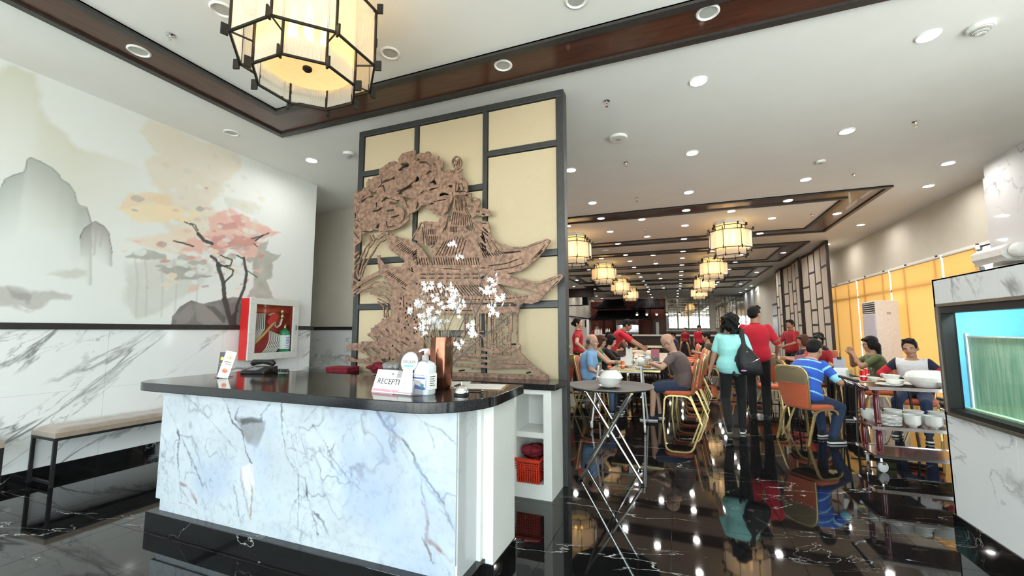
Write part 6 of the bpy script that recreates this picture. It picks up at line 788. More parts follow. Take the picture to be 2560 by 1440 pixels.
for q, (x, y) in enumerate(((-.9, 8.1), (-.45, 8.25), (-.85, 8.55), (-.5, 9.0), (-.9, 9.1), (-.6, 9.5), (-.85, 9.8), (-.5, 10.2), (-.8, 10.7))): plate((x, y, T_), .11, 'white dinner plate down the long table, %s from the bald man' % ORD[q], 'plates down the long table')
for q, (x, y) in enumerate(((-.7, 8.2), (-.62, 8.4), (-.7, 8.8), (-.9, 9.4), (-.45, 9.6), (-.7, 10.0))): glass((x, y, T_), .033, .12, 'clear glass down the long table, %s past the teapot' % ORD[q])
M('serving_dish', (.5, .42, .28), .4); o = tag(MB().lathe([(.10, 0), (.18, .05), (.19, .055), (.17, .05), (.09, .01), (0, .01)], 24, cap=(True, False)).build('serving_dish', 'serving_dish', None, 50), 'wide serving dish the waiter leans over', 'dish'); o.location = (-.66, 8.72, T_)
# small right table
can((2.18, 6.66, T_), 'can_red', 'red drink can on the small table'); glass((2.06, 6.72, T_), .036, .12, 'clear tumbler beside the red can'); glass((2.36, 6.95, T_), .035, .14, 'stemmed water glass on the small table', stem=True); glass((2.28, 7.0, T_), .035, .11, 'clear glass behind the red can'); can((2.30, 6.92, T_), 'can_red', 'second red drink can behind the glasses')
card_stand((2.02, 6.92, T_), .13, .26, 'card_grey', 'grey clipboard menu stand before the woman with long hair', 0, 4, True); card_stand((2.0, 6.8, T_), .17, .14, 'paper_white', 'small white card before the striped shirt man', .2, 10); card_stand((1.82, 7.98, T_), .14, .24, 'plum_card', 'plum menu stand beside the striped shirt man', .1, 4)
bowl((2.27, 6.62, T_), .065, .045, 'small white bowl beside the red can'); plate((2.44, 6.62, T_), .13, 'white plate under a bowl on the small table'); bowl((2.45, 6.62, T_ + .02), .085, .06, 'white bowl on the plate of the small table'); bowl((2.5, 6.82, T_), .07, .06, 'white cup bowl before the navy sleeved man')
for q, (x, y) in enumerate(((1.85, 8.2), (2.2, 8.15), (1.9, 8.5), (2.25, 8.45), (1.5, 10.15), (1.75, 10.4), (1.5, 10.7))): bowl((x, y, T_), .07, .05, 'white bowl on the %s, %s' % (('table of the smiling woman', ('near left', 'near right', 'far left', 'far right')[q]) if q < 4 else ('table by the red shirted waiter', ('nearest', 'middle', 'farthest')[q - 4])), 'bowls on the screen side tables')
# ------------------------------------------------------------------ tray stand in front
ts = thing('tray_stand', 'folding chrome tray stand with crossed legs by the partition screen', 'tray stand', (0, 0, 0)); zt = .812
for a, b_ in (((-.877, 4.02), (-.40, 4.02)), ((-.919, 4.44), (-.42, 4.44))): MB().tube([(a[0], a[1], .012), (b_[0], b_[1], zt)], .0125, 10).build('leg', 'chrome', ts); MB().ball((a[0], a[1], .013), .016, 8, 6).build('foot', 'rubber_black', ts)
for a, b_ in (((-.335, 4.075), (-.84, 4.075)), ((-.388, 4.495), (-.85, 4.495))): MB().tube([(a[0], a[1], .012), (b_[0], b_[1], zt)], .0125, 10).build('leg', 'chrome', ts); MB().ball((a[0], a[1], .013), .016, 8, 6).build('foot', 'rubber_black', ts)
MB().tube([(-.40, 3.98, zt), (-.42, 4.52, zt)], .014, 10).build('crossbar', 'chrome', ts); MB().tube([(-.84, 3.98, zt), (-.85, 4.53, zt)], .014, 10).build('crossbar', 'chrome', ts); MB().tube([(-.62, 4.0, .42), (-.62, 4.51, .42)], .008, 8).build('pivot', 'chrome', ts)
for x, y in ((-.40, 3.98), (-.84, 3.98)): MB().ball((x, y, zt), (.016, .012, .016), 8, 6).build('end_cap', 'brass_edge' if x > -.5 else 'rubber_black', ts)
ty = thing('serving_tray', 'large round dark tray resting on the chrome stand', 'tray', (-.625, 4.24, .827)); MB().lathe([(0, 0), (.36, 0), (.40, .022), (.405, .022), (.405, .016), (.365, -.006), (0, -.006)], 48, cap=(False, False)).build('pan', 'melamine_grey', ty, 50); MB().lathe([(.392, .016), (.406, .024), (.41, .018), (.405, .012)], 48, cap=(False, False)).build('rim', 'tray_rim', ty, 50)
plate((-.63, 4.22, .829), .105, 'white saucer under the bowl on the round tray'); bowl((-.63, 4.22, .839), .125, .085, 'white bowl on the round tray'); o = bowl((-.62, 4.22, .995), .115, .075, 'upturned white bowl covering the bowl on the round tray'); o.rotation_euler = (R(180), R(-4), 0)
# ------------------------------------------------------------------ walking frame
wk = thing('walking_frame', 'white tube walking frame behind the round tray', 'walker', (0, 0, 0)); M('walker_white', (.74, .76, .76), .25, .5)
for x0, x1 in ((-1.17, -1.10), (-.45, -.50)):
    MB().tube([(x0, 6.10, .05), (x1, 6.32, .84), (x1, 6.40, .875), (x1, 6.55, .86), (x0, 6.72, .02)], .0135, 8).build('side_tube', 'walker_white', wk); MB().tube([(x1, 6.24, .45), (x1, 6.62, .45)], .011, 8).build('side_brace', 'walker_white', wk); MB().tube([(x1, 6.36, .875), (x1, 6.52, .872)], .019, 10).build('hand_grip', 'tray_rim', wk)
    o = MB().lathe([(.0, -.012), (.045, -.012), (.052, -.006), (.052, .006), (.045, .012), (0, .012)], 20).build('wheel', 'plastic_white', wk); o.rotation_euler = (0, R(90), 0); o.location = (x0, 6.10, .053); MB().lathe([(.014, 0), (.017, .03)], 10, (x0, 6.72, 0)).build('rubber_tip', 'rubber_black', wk)
MB().tube([(-1.10, 6.30, .78), (-.5, 6.30, .78)], .0125, 8).build('crossbar', 'walker_white', wk); MB().tube([(-1.10, 6.27, .62), (-.5, 6.27, .62)], .0125, 8).build('crossbar', 'walker_white', wk)
# ------------------------------------------------------------------ service trolley
M('mahogany', (.10, .012, .018), .22, var=(10, .25, (8, 8, 1)), coat=.5); M('mahogany_top', (.13, .055, .04), .2, var=(6, .2, (1, 8, 8)), coat=.4); M('caster_grey', (.45, .45, .45), .5)
tr = thing('service_trolley', 'mahogany service trolley with three shelves on grey casters', 'trolley', (0, 0, 0)); X0, X1, Y0, Y1 = 1.76, 2.72, 5.24, 5.70
for z, nm in ((.82, 'top_shelf'), (.44, 'middle_shelf'), (.17, 'bottom_shelf')):
    o = MB().box(X0, X1, Y0, Y1, z - .02, z).build(nm, 'mahogany_top', tr, None); MB().box(X0 - .004, X1, Y0 - .008, Y0, z - .024, z + .006).build('metal_edge', 'chrome', o, None); MB().box(X0 - .004, X1, Y1, Y1 + .008, z - .024, z + .006).build('metal_edge', 'chrome', o, None); MB().box(X0 - .012, X0 + .02, Y0 - .012, Y0 + .01, z - .024, z + .008).build('corner_cap', 'chrome', o, None); MB().box(X0 - .012, X0 + .02, Y1 - .01, Y1 + .012, z - .024, z + .008).build('corner_cap', 'chrome', o, None)
for x in (X0 + .06, X1 - .06):
    for y in (Y0 + .05, Y1 - .05):
        for z0, z1 in ((.17, .42), (.44, .80)):
            h = z1 - z0; MB().lathe([(.027, 0), (.027, .05 * h), (.023, .07 * h), (.027, .10 * h), (.023, .13 * h), (.026, .2 * h), (.027, .7 * h), (.023, .82 * h), (.027, .85 * h), (.023, .88 * h), (.029, .91 * h), (.029, h)], 14, (x, y, z0)).build('post', 'mahogany', tr)
        MB().tube([(x, y, .15), (x, y, .10)], .01, 8).build('caster_stem', 'chrome', tr); MB().box(x - .02, x + .03, y - .018, y + .018, .075, .105).build('caster_fork', 'chrome', tr, None); o = MB().lathe([(.0, -.013), (.042, -.013), (.05, -.008), (.05, .008), (.042, .013), (0, .013)], 20).build('caster_wheel', 'caster_grey', tr); o.rotation_euler = (R(90), 0, R(25 if y < 5.5 else 70)); o.location = (x + .01, y, .05)
MB().tube([(X0 - .005, Y0 + .06, .80), (X0 - .06, Y0 + .04, .82), (X0 - .10, Y0 + .04, .87)], .009, 8).tube([(X0 - .005, Y1 - .06, .80), (X0 - .06, Y1 - .04, .82), (X0 - .10, Y1 - .04, .87)], .009, 8).build('handle_bracket', 'chrome', tr); MB().tube([(X0 - .10, Y0 - .02, .875), (X0 - .10, Y1 + .02, .875)], .016, 10).build('push_handle', 'rubber_black', tr)
def tureen(loc, label):
    t = thing('oval_casserole', label, 'serving bowl', loc); MB().lathe([(.09, 0), (.10, .006), (.165, .06), (.185, .10), (.19, .10), (.17, .06), (.09, .012), (0, .012)], 32, sy=.62, cap=(True, False)).build('dish', 'porcelain', t, 50); MB().lathe([(.18, .10), (.16, .145), (.11, .165), (0, .17)], 32, sy=.62).build('cover', 'porcelain', t, 50); MB().tube([(.15, .0, .10), (.26, .0, .16), (.30, 0, .175)], [.006, .006, .012], 6).build('spoon', 'chrome', t)
tureen((2.28, 5.40, .821), 'large oval white covered dish on top of the trolley'); bowl((2.40, 5.31, .821), .09, .06, 'white bowl in front of the oval dish on the trolley'); bowl((2.06, 5.50, .821), .08, .055, 'white bowl at the left end of the trolley top'); plate((2.2, 5.55, .821), .13, 'white plate behind the oval dish on the trolley'); plate((1.98, 5.42, .821), .11, 'white plate at the left end of the trolley top')
SN = ['plate stack at the left end', 'second front stack from the left', 'third front stack from the left', 'rightmost front stack', 'leftmost rear stack', 'second rear stack from the left', 'third rear stack from the left', 'rightmost rear stack']
for w_, (x, y, r, n, h) in enumerate(((1.92, 5.36, .11, 7, .012), (2.12, 5.37, .068, 4, .020), (2.28, 5.37, .070, 4, .020), (2.43, 5.38, .062, 3, .020), (1.86, 5.56, .085, 6, .012), (2.05, 5.57, .075, 4, .024), (2.22, 5.57, .075, 4, .024), (2.40, 5.57, .07, 4, .024))):
    for q in range(n):
        lb = '%s white %s of the %s on the trolley' % (('topmost' if q == n - 1 else ('lowest' if q == 0 else ORD[q] + ' from below')), 'plate' if r > .1 else 'bowl', SN[w_])
        if r > .1: plate((x, y, .441 + q * h), r, lb, 'stacked crockery on the trolley')
        else: bowl((x, y, .441 + q * h), r, .052, lb, 'stacked crockery on the trolley')
# ------------------------------------------------------------------ things on the reception counter
CT = 1.0225
def counter_items():
    M('sign_white', (.82, .81, .78), .35); M('sign_pink', (.72, .30, .36), .4); M('ink_dark', (.03, .03, .035), .5); M('teal_ink', (.10, .45, .48), .5); M('grey_ink', (.35, .35, .36), .5)
    s = thing('reception_sign', 'white tent sign with grey capital letters and a pink strip on the counter', 'sign', (-1.53, 2.075, CT), R(-9)); o = MB().ring([[(-.155, -.05, 0), (-.155, .05, 0), (-.155, .003, .125), (-.155, -.003, .125)], [(.155, -.05, 0), (.155, .05, 0), (.155, .003, .125), (.155, -.003, .125)]]).build('card', 'sign_white', s, None)
    tl = math.degrees(math.atan2(.047, .125)); f = lambda z, e=.0012: (0, -.05 + .047 * z / .125 - e, z)
    text('RECEPTION', .045, 'ink_dark', s, 'lettering', (.0, f(.06)[1], .06), (R(90 - tl), 0, 0), sx=1.08); MB().add([(-.15, f(.006)[1], .006), (.0, f(.006)[1], .006), (.0, f(.02)[1], .02), (-.15, f(.02)[1], .02), (.005, f(.006)[1], .006), (.15, f(.006)[1], .006), (.15, f(.02)[1], .02), (.005, f(.02)[1], .02)], [(0, 1, 2, 3), (4, 5, 6, 7)]).build('pink_strip', 'sign_pink', s, None)
    o = MB().lathe([(0, 0), (.007, 0), (.007, .001)], 14).build('emblem', 'plum_card', s); o.location = (-.02, f(.104)[1], .104); o.rotation_euler = (R(90 - tl), 0, 0); text('-----', .018, 'grey_ink', s, 'fine_print', (.02, f(.104)[1], .104), (R(90 - tl), 0, 0))
    # acrylic holder with keyhole shaped notice
    a = thing('notice_stand', 'clear acrylic stand holding a keyhole shaped white notice', 'sign stand', (-1.415, 2.02, CT), R(-8)); thin_glass('acrylic', (.80, .78, .80), 1.2); pn = MB().box(-.105, .105, -.002, .002, .0, .235).build('acrylic_sheet', 'acrylic', a, None); pn.rotation_euler = (R(-12), 0, 0); MB().box(-.09, .09, -.03, .06, 0, .003).build('foot', 'acrylic', a, None)
    k = [(.055 * math.sin(t), .165 + .055 * math.cos(t)) for t in [R(-145 + 290 * q / 24) for q in range(25)]]; k = k[:] + [(.05, .012), (.042, .0), (-.042, .0), (-.05, .012)]
    nb = MB().prism([(x * 1.06, z) for x, z in k], -.0045, -.003, 'y').build('notice', 'sign_white', a, None); nb.rotation_euler = (R(-12), 0, R(0)); nb.location = (-.015, -.008, .012)
    MB().prism([(x * 1.16, .09 + (z - .09) * 1.06) for x, z in k], -.0030, -.0024, 'y').build('notice_border', 'grey_ink', nb, None); text('DPO/DPS', .024, 'ink_dark', nb, 'lettering', (0, -.0052, .168), (R(90), 0, 0)); MB().box(-.035, .035, -.0052, -.0046, .142, .151).build('teal_strip', 'teal_ink', nb, None)
    for q, z in enumerate((.195, .132, .045, .034, .024)): MB().box(-.022 + .004 * (q % 2), .022 - .003 * q * .5, -.0052, -.0046, z, z + .003).build('print_line', 'grey_ink', nb, None)
    # sanitiser bottle
    m = M('bottle_plastic', (.82, .88, .92), .15, trans=.25, ior=1.3); b = thing('sanitizer_bottle', 'clear pump bottle of alcohol with a white and blue label', 'bottle', (-1.34, 2.075, CT), R(-12)); rings = []
    for z, w, d in ((0, .052, .040), (.006, .056, .044), (.12, .058, .046), (.155, .058, .046), (.175, .046, .038), (.186, .022, .02), (.19, .017, .017)): rings.append([(w * (abs(math.cos(t)) ** .5) * (1 if math.cos(t) > 0 else -1), d * (abs(math.sin(t)) ** .5) * (1 if math.sin(t) > 0 else -1), z) for t in [q * math.pi / 14 for q in range(28)]])
    MB().ring(rings).build('bottle', 'bottle_plastic', b, 50); MB().lathe([(.019, .19), (.019, .215), (.008, .218), (.008, .235)], 16).build('pump_collar', 'plastic_white', b); MB().tube([(-.045, -.004, .236), (-.02, -.002, .247), (.012, 0, .247), (.018, 0, .238)], [.005, .007, .009, .007], 8).tube([(0, 0, .23), (0, 0, .246)], .007, 8).build('pump_head', 'plastic_white', b)
    lb = MB().box(-.050, .050, -.0472, -.0462, .03, .118).box(.0578, .0588, -.034, .034, .03, .118).build('label', 'sign_white', b, None); text('ETHYL ALCOHOL', .0115, 'ink_dark', lb, 'lettering', (-.003, -.0478, .108), (R(90), 0, 0)); MB().box(-.048, .048, -.0478, -.0472, .089, .098).build('navy_strip', 'ink_blue', lb, None); text('70%  500', .0075, 'sign_white', lb, 'lettering', (0, -.0482, .0935), (R(90), 0, 0)) if False else None
    MB().prism([(-.049, .031), (.049, .031), (.049, .044), (.02, .046), (-.01, .052), (-.049, .062)], -.0478, -.0472, 'y').build('blue_wave', 'ink_blue', lb, None); MB().prism([(.014, .062), (.026, .066), (.038, .062), (.036, .046), (.026, .038), (.016, .046)], -.0484, -.0478, 'y').build('shield', 'teal_ink', lb, None)
    for q in range(3): MB().box(-.02, .02, -.0478, -.0472, .070 + q * .004, .0715 + q * .004).build('print_line', 'grey_ink', lb, None)
    for q in range(5): MB().box(.0588, .0592, -.02, .02 - .006 * (q % 2), .05 + q * .012, .054 + q * .012).build('print_line', 'ink_dark', lb, None)
    # bell, clipboard
    bl = thing('desk_bell', 'small chrome desk bell with black base on the counter', 'bell', (-1.135, 2.13, CT)); MB().lathe([(.043, 0), (.043, .006), (.03, .012)], 24).build('base', 'rubber_black', bl); MB().lathe([(.040, .012), (.039, .022), (.03, .042), (.014, .052), (0, .054)], 24).build('dome', 'chrome', bl, 60); MB().lathe([(.003, .052), (.003, .064), (.007, .066), (.004, .072), (0, .073)], 10).build('button', 'chrome', bl)
    cb = thing('clipboard', 'brown clipboard holding white paper near the back of the counter', 'clipboard', (-1.17, 2.46, CT), R(-78)); M('hardboard', (.36, .20, .08), .5, var=(40, .1)); MB().box(-.115, .115, -.165, .165, 0, .004).build('board', 'hardboard', cb, None); MB().box(-.105, .105, -.15, .145, .004, .006).build('paper', 'paper_white', cb, None); MB().box(-.05, .05, -.162, -.14, .004, .012).build('clip', 'rubber_black', cb, None)
    pp = thing('paper_sheet', 'loose white sheet lying beside the clipboard', 'paper', (-1.40, 2.52, CT), R(20)); MB().box(-.10, .10, -.14, .14, 0, .0015).build('sheet', 'paper_white', pp, None); pn = thing('pen', 'dark pen lying by the clipboard clip', 'pen', (-1.14, 2.27, CT + .006), R(10)); MB().tube([(-.06, 0, 0), (.06, 0, 0)], .0045, 8).build('barrel', 'rubber_black', pn); MB().tube([(.06, 0, 0), (.072, 0, 0)], [.0045, .001], 8).build('tip', 'chrome', pn)
    # menu cards and telephone
    def menu_col(kind):
        def f(x, z):
            img = np.tile(lin((40, 42, 44) if kind else (236, 230, 218)), (len(x), 1)); L = []
            if kind: L = [('p', (232, 190, 60), 1, 1, 0, [(-35, 128), (35, 128), (35, 150), (-35, 150)]), ('p', (190, 60, 70), 1, 3, 6, [(-25, 50), (0, 95), (28, 60), (20, 35), (-20, 35)]), ('p', (225, 225, 225), 1, 1, 0, [(-30, 10), (-10, 10), (-10, 24), (-30, 24)]), ('l4', (150, 160, 120), .9, 1, 0, [(-38, 100), (-10, 96)]), ('l3', (150, 160, 120), .9, 1, 0, [(-38, 80), (-20, 76)])]
            else: L = [('p', (222, 180, 130), 1, 4, 8, [(-30, 150), (0, 172), (30, 160), (25, 140), (-20, 138)]), ('p', (205, 120, 90), .8, 3, 6, [(-10, 150), (10, 165), (15, 145)]), ('l7', (60, 52, 40), .9, 1, 2, [(-30, 118), (-10, 122), (28, 120)]), ('l6', (60, 52, 40), .9, 1, 2, [(-20, 102), (0, 106), (30, 104)]), ('p', (240, 236, 228), 1, 3, 2, [(-38, 50), (-20, 32), (20, 34), (38, 55), (20, 84), (-22, 82)]), ('p', (206, 92, 66), 1, 3, 6, [(-28, 56), (-10, 42), (18, 44), (28, 60), (10, 76), (-16, 76)]), ('p', (226, 150, 90), .8, 3, 5, [(-10, 62), (10, 60), (6, 72)]), ('l3', (110, 120, 170), .8, 1, 0, [(-36, 16), (36, 16)]), ('l3', (150, 155, 190), .8, 1, 0, [(-36, 8), (20, 8)])]
            paint(img, x, z, L); return img
        return f
    for nm, lab, loc, rz, kind in (('menu_card', 'dark menu card with a yellow heading standing on the counter', (-3.30, 2.27, CT), R(18), 1), ('menu_card', 'cream menu card with food pictures in front of the dark card', (-3.20, 2.20, CT), R(12), 0)):
        t = thing(nm, lab, 'menu', loc, rz, 'standing menu cards'); o = MB().box(-.048, .048, .0, .002, 0, .205 if not kind else .19).build('card', 'acrylic', t, None); o.rotation_euler = (R(-10 if not kind else -6), R(10 if not kind else 0), 0); MB().box(-.05, .05, -.02, .05, 0, .003).build('foot', 'acrylic', t, None)
        g = painted_grid('print', -.047, .047, .002, .203 if not kind else .188, .0025, lambda u, v: np.stack([u, np.full_like(u, -.0008), v], 1), menu_col(kind), 'glossy_card', o)
    ph = thing('telephone', 'black desk telephone with curled cord behind the menu cards', 'telephone', (-3.30, 2.58, CT), R(15)); MB().ring([[(-.11, -.09, 0), (.11, -.09, 0), (.11, .09, 0), (-.11, .09, 0)], [(-.105, -.085, .025), (.105, -.085, .025), (.105, .085, .055), (-.105, .085, .055)]]).build('base', 'rubber_black', ph, None, .006); MB().tube([(-.10, .04, .07), (-.08, .04, .085), (0, .04, .092), (.08, .04, .085), (.10, .04, .07)], [.02, .026, .018, .026, .02], 10).build('handset', 'rubber_black', ph)
    for i in range(3):
        for j in range(4): MB().box(-.06 + i * .03, -.04 + i * .03, -.07 + j * .025, -.053 + j * .025, .028 + j * .004, .036 + j * .004).build('key', 'grey_ink', ph, None)
    cc = MB(); cc.tube([(.11 + .0035 * q, .02 + .015 * math.cos(q * 1.2), .02 + .012 * math.sin(q * 1.2)) for q in range(40)], .0045, 6).build('cord', 'rubber_black', ph)
counter_items()
# ------------------------------------------------------------------ copper vase with blossom branches
M('copper', (.24, .095, .06), .16, .95, var=(10, .3)); M('bark', (.10, .085, .075), .8, var=(40, .3)); M('dry_twig', (.33, .25, .16), .85); M('petal', (.90, .90, .92), .6)
vs = thing('copper_vase', 'tall faceted copper vase on the counter', 'vase', (-1.385, 2.33, CT)); n = 10
MB().ring([[(r * (1 - .07 * abs(math.sin(4 * a))) * math.cos(a), r * (1 - .07 * abs(math.sin(4 * a))) * math.sin(a), z) for a in [2 * math.pi * k / 48 for k in range(48)]] for r, z in ((.056, 0), (.067, .02), (.074, .12), (.073, .25), (.067, .315), (.062, .315), (.064, .25), (.05, .03))], cap=(True, True)).build('body', 'copper', vs, 40)
vs2 = thing('copper_vase', 'shorter copper vase standing behind the sanitizer bottle', 'vase', (-1.53, 2.42, CT)); MB().ring([[(r * math.cos(2 * math.pi * k / 8), r * math.sin(2 * math.pi * k / 8), z) for k in range(8)] for r, z in ((.05, 0), (.06, .02), (.062, .2), (.058, .24), (.052, .24), (.045, .03))], cap=(True, True)).build('body', 'copper', vs2, None)
fb = thing('blossom_branches', 'bare branches with clusters of white blossom in the copper vase', 'flowers', (-1.385, 2.33, CT + .03)); rr = random.Random(12)
def branch(p, d, L, r, depth, m):
    pts = [Vector(p)]; d = Vector(d).normalized(); n = 6
    for k in range(n): d = (d + Vector((rr.gauss(0, .09), rr.gauss(0, .05), rr.gauss(0, .06) + .02))).normalized(); pts.append(pts[-1] + d * (L / n))
    m.tube([tuple(q) for q in pts], [r * (1 - .75 * k / n) for k in range(n + 1)], 6)
    if depth:
        for k in (2, 3, 4, 5):
            if rr.random() < .75: s = rr.choice((-1, 1)); branch(pts[k], d + Vector((s * rr.uniform(.5, .9), rr.uniform(-.3, .3), rr.uniform(-.1, .4))), L * rr.uniform(.25, .45), r * .5, depth - 1, m)
    return pts
b1 = MB(); tips = []
for tx, tz, L, r in ((.45, .85, .86, .007), (.62, .55, .70, .0065), (-.05, 1, .62, .006), (.10, 1, .80, .006), (-.22, .85, .56, .006), (.30, .9, .55, .005)): tips.append(branch((rr.uniform(-.02, .02), rr.uniform(-.02, .02), .05), (tx, rr.uniform(-.1, .15), tz), L, r, 1, b1))
b1.build('branch_wood', 'bark', fb)
b2 = MB()
for k in range(26): branch((rr.uniform(-.03, .03), rr.uniform(-.02, .03), .05), (rr.uniform(-.5, .25), rr.uniform(-.2, .2), 1), rr.uniform(.30, .62), .0022, 1, b2)
b2.build('dry_twigs', 'dry_twig', fb)
FC = [(-.10, .60, .05), (-.02, .55, .05), (-.16, .50, .05), (-.12, .42, .05), (-.05, .44, .06), (-.02, .38, .05), (-.08, .36, .06), (-.14, .34, .05), (.06, .50, .06), (.10, .55, .05), (.12, .48, .05), (.05, .60, .04), (.36, .62, .04), (.34, .55, .04), (.40, .52, .035), (.35, .47, .04), (.37, .42, .03), (.21, .36, .04), (.22, .31, .035), (-.22, .46, .03), (.10, .86, .02), (.115, .80, .02), (.30, .58, .03), (.13, .24, .03)]
pm = MB(); 
for k in range(5): a = 2 * math.pi * k / 5; pm.add([(0, 0, 0), (.008 * math.cos(a - .5), .008 * math.sin(a - .5), .003), (.0125 * math.cos(a), .0125 * math.sin(a), .002), (.008 * math.cos(a + .5), .008 * math.sin(a + .5), .003)], [(0, 1, 2, 3)])
PME = pm.mesh('blossom', 'petal'); nb_ = 0
for cx, cz, s in FC:
    for q in range(int(12 * s / .045)):
        o = link('blossom', PME, fb); o.location = (cx + rr.gauss(0, s * .42), rr.gauss(-.02, .03), cz + rr.gauss(0, s * .42)); o.rotation_euler = (rr.uniform(.6, 2.4), rr.uniform(-.6, .6), rr.uniform(0, 6)); v = rr.uniform(1.05, 1.75); o.scale = (v, v, v); nb_ += 1
# ------------------------------------------------------------------ people
M('skin_tan', (.44, .24, .155), .5, var=(20, .06)); M('skin_light', (.56, .34, .24), .5, var=(20, .06)); M('skin_brown', (.32, .17, .11), .5, var=(20, .06))
M('eye_white', (.75, .74, .72), .3); M('eye_dark', (.012, .01, .01), .3); M('lips', (.36, .10, .09), .5); M('hair_black', (.006, .0055, .0055), .55, spec=.25, bump=(60, .8, (3, 3, .4))); M('hair_brown', (.075, .025, .013), .5, spec=.25, bump=(60, .8, (3, 3, .4))); M('hair_grey', (.10, .095, .095), .6, bump=(60, .8))
for n_, c_ in dict(taupe=(.145, .105, .10), navy=(.03, .045, .09), polo_blue=(.25, .47, .78), green_top=(.03, .22, .09), black_cloth=(.008, .008, .009), red_shirt=(.50, .012, .03), dark_red=(.30, .012, .02), teal_tee=(.36, .82, .80), royal=(.03, .11, .55), stripe_cyan=(.30, .72, .85), denim=(.018, .035, .085), white_tee=(.72, .72, .74), navy_dark=(.012, .015, .035), olive_top=(.11, .14, .06), brown_shirt=(.10, .065, .045), trim_brown=(.22, .13, .06), grey_trousers=(.06, .055, .05), shoe_black=(.012, .013, .016), denim_light=(.08, .13, .24), peach=(.62, .35, .33)).items(): M(n_, c_, .85, var=(90, .10), bump=(14, .25), sheen=.1)
def voxelize(mb, size, smooth=3, noise=0):
    me = bpy.data.meshes.new('tmp'); me.from_pydata(mb.v, [], mb.f); bm = bmesh.new(); bm.from_mesh(me); bmesh.ops.recalc_face_normals(bm, faces=bm.faces); bm.to_mesh(me); bm.free()
    o = bpy.data.objects.new('tmp', me); VS.collection.objects.link(o)
    r = o.modifiers.new('r', 'REMESH'); r.mode = 'VOXEL'; r.voxel_size = size
    if smooth: s = o.modifiers.new('s', 'SMOOTH'); s.factor = .5; s.iterations = smooth
    VL.update(); dg = VL.depsgraph; dg.update(); out = bpy.data.meshes.new_from_object(o.evaluated_get(dg))
    n = len(out.vertices); v = np.empty(n * 3); out.vertices.foreach_get('co', v); v = v.reshape(-1, 3); f = [tuple(p.vertices) for p in out.polygons]
    bpy.data.objects.remove(o); bpy.data.meshes.remove(me); bpy.data.meshes.remove(out); return v, f
VS = bpy.data.scenes.new('work'); VL = VS.view_layers[0]
def mesh_from(name, parts, mats, parent, pick=None):
    """parts: list of (verts, faces, material index)"""
    vs = []; fs = []; mi = []; k = 0
    for v, f, i in parts: vs.append(np.asarray(v)); fs += [tuple(q + k for q in p) for p in f]; mi += [i] * len(f); k += len(v)
    V_ = np.concatenate(vs); me = bpy.data.meshes.new(name); me.from_pydata(V_.tolist(), [], fs)
    for m in mats: me.materials.append(MATS[m])
    if pick is not None:
        c = np.empty(len(fs) * 3); me.polygons.foreach_get('center', c); mi = pick(c.reshape(-1, 3))
    me.polygons.foreach_set('material_index', np.asarray(mi, dtype=np.int32)); me.shade_smooth(); return link(name, me, parent)
def cone(mb, a, ra, b, rb, n=12):
    a, b = Vector(a), Vector(b); mb.tube([a, a.lerp(b, .5), b], [ra, (ra + rb) / 2, rb], n); mb.ball(a, ra, n, 8); mb.ball(b, rb, n, 8)
def make_hand(curl):
    m = MB(); m.ball((0, 0, -.045), (.040, .015, .055), 14, 10); m.ball((0, 0, -.008), (.027, .018, .03), 12, 8)
    for k, (x, L, r) in enumerate(((-.030, .066, .0085), (-.010, .077, .009), (.010, .073, .009), (.029, .056, .008))):
        p = Vector((x, 0, -.082)); a = 0.1
        for j, sgm in enumerate((.45, .32, .23)):
            a += R(curl) * (1 + .15 * k); q = p + Vector((x * .10, -math.sin(a), -math.cos(a))) * (L * sgm); cone(m, p, r * (1 - .1 * j), q, r * (1 - .1 * (j + 1)), 8); p = q
    cone(m, (-.030, -.004, -.035), .012, (-.050, -.018, -.062), .0105, 8); cone(m, (-.050, -.018, -.062), .0105, (-.052, -.030, -.088), .0085, 8)
    return voxelize(m, .0048, 2)
HANDS = {'relaxed': make_hand(16), 'grip': make_hand(42)}
def ik(a, b, l1, l2, pole):
    a, b = Vector(a), Vector(b); d = b - a; L = min(d.length, (l1 + l2) * .999); u = d.normalized(); x = (l1 * l1 - l2 * l2 + L * L) / (2 * L); h = math.sqrt(max(0, l1 * l1 - x * x)); p = Vector(pole); p = p - u * p.dot(u)
    p = p.normalized() if p.length > 1e-5 else Vector((0, 0, 1)); return a + u * x + p * h, a + u * L
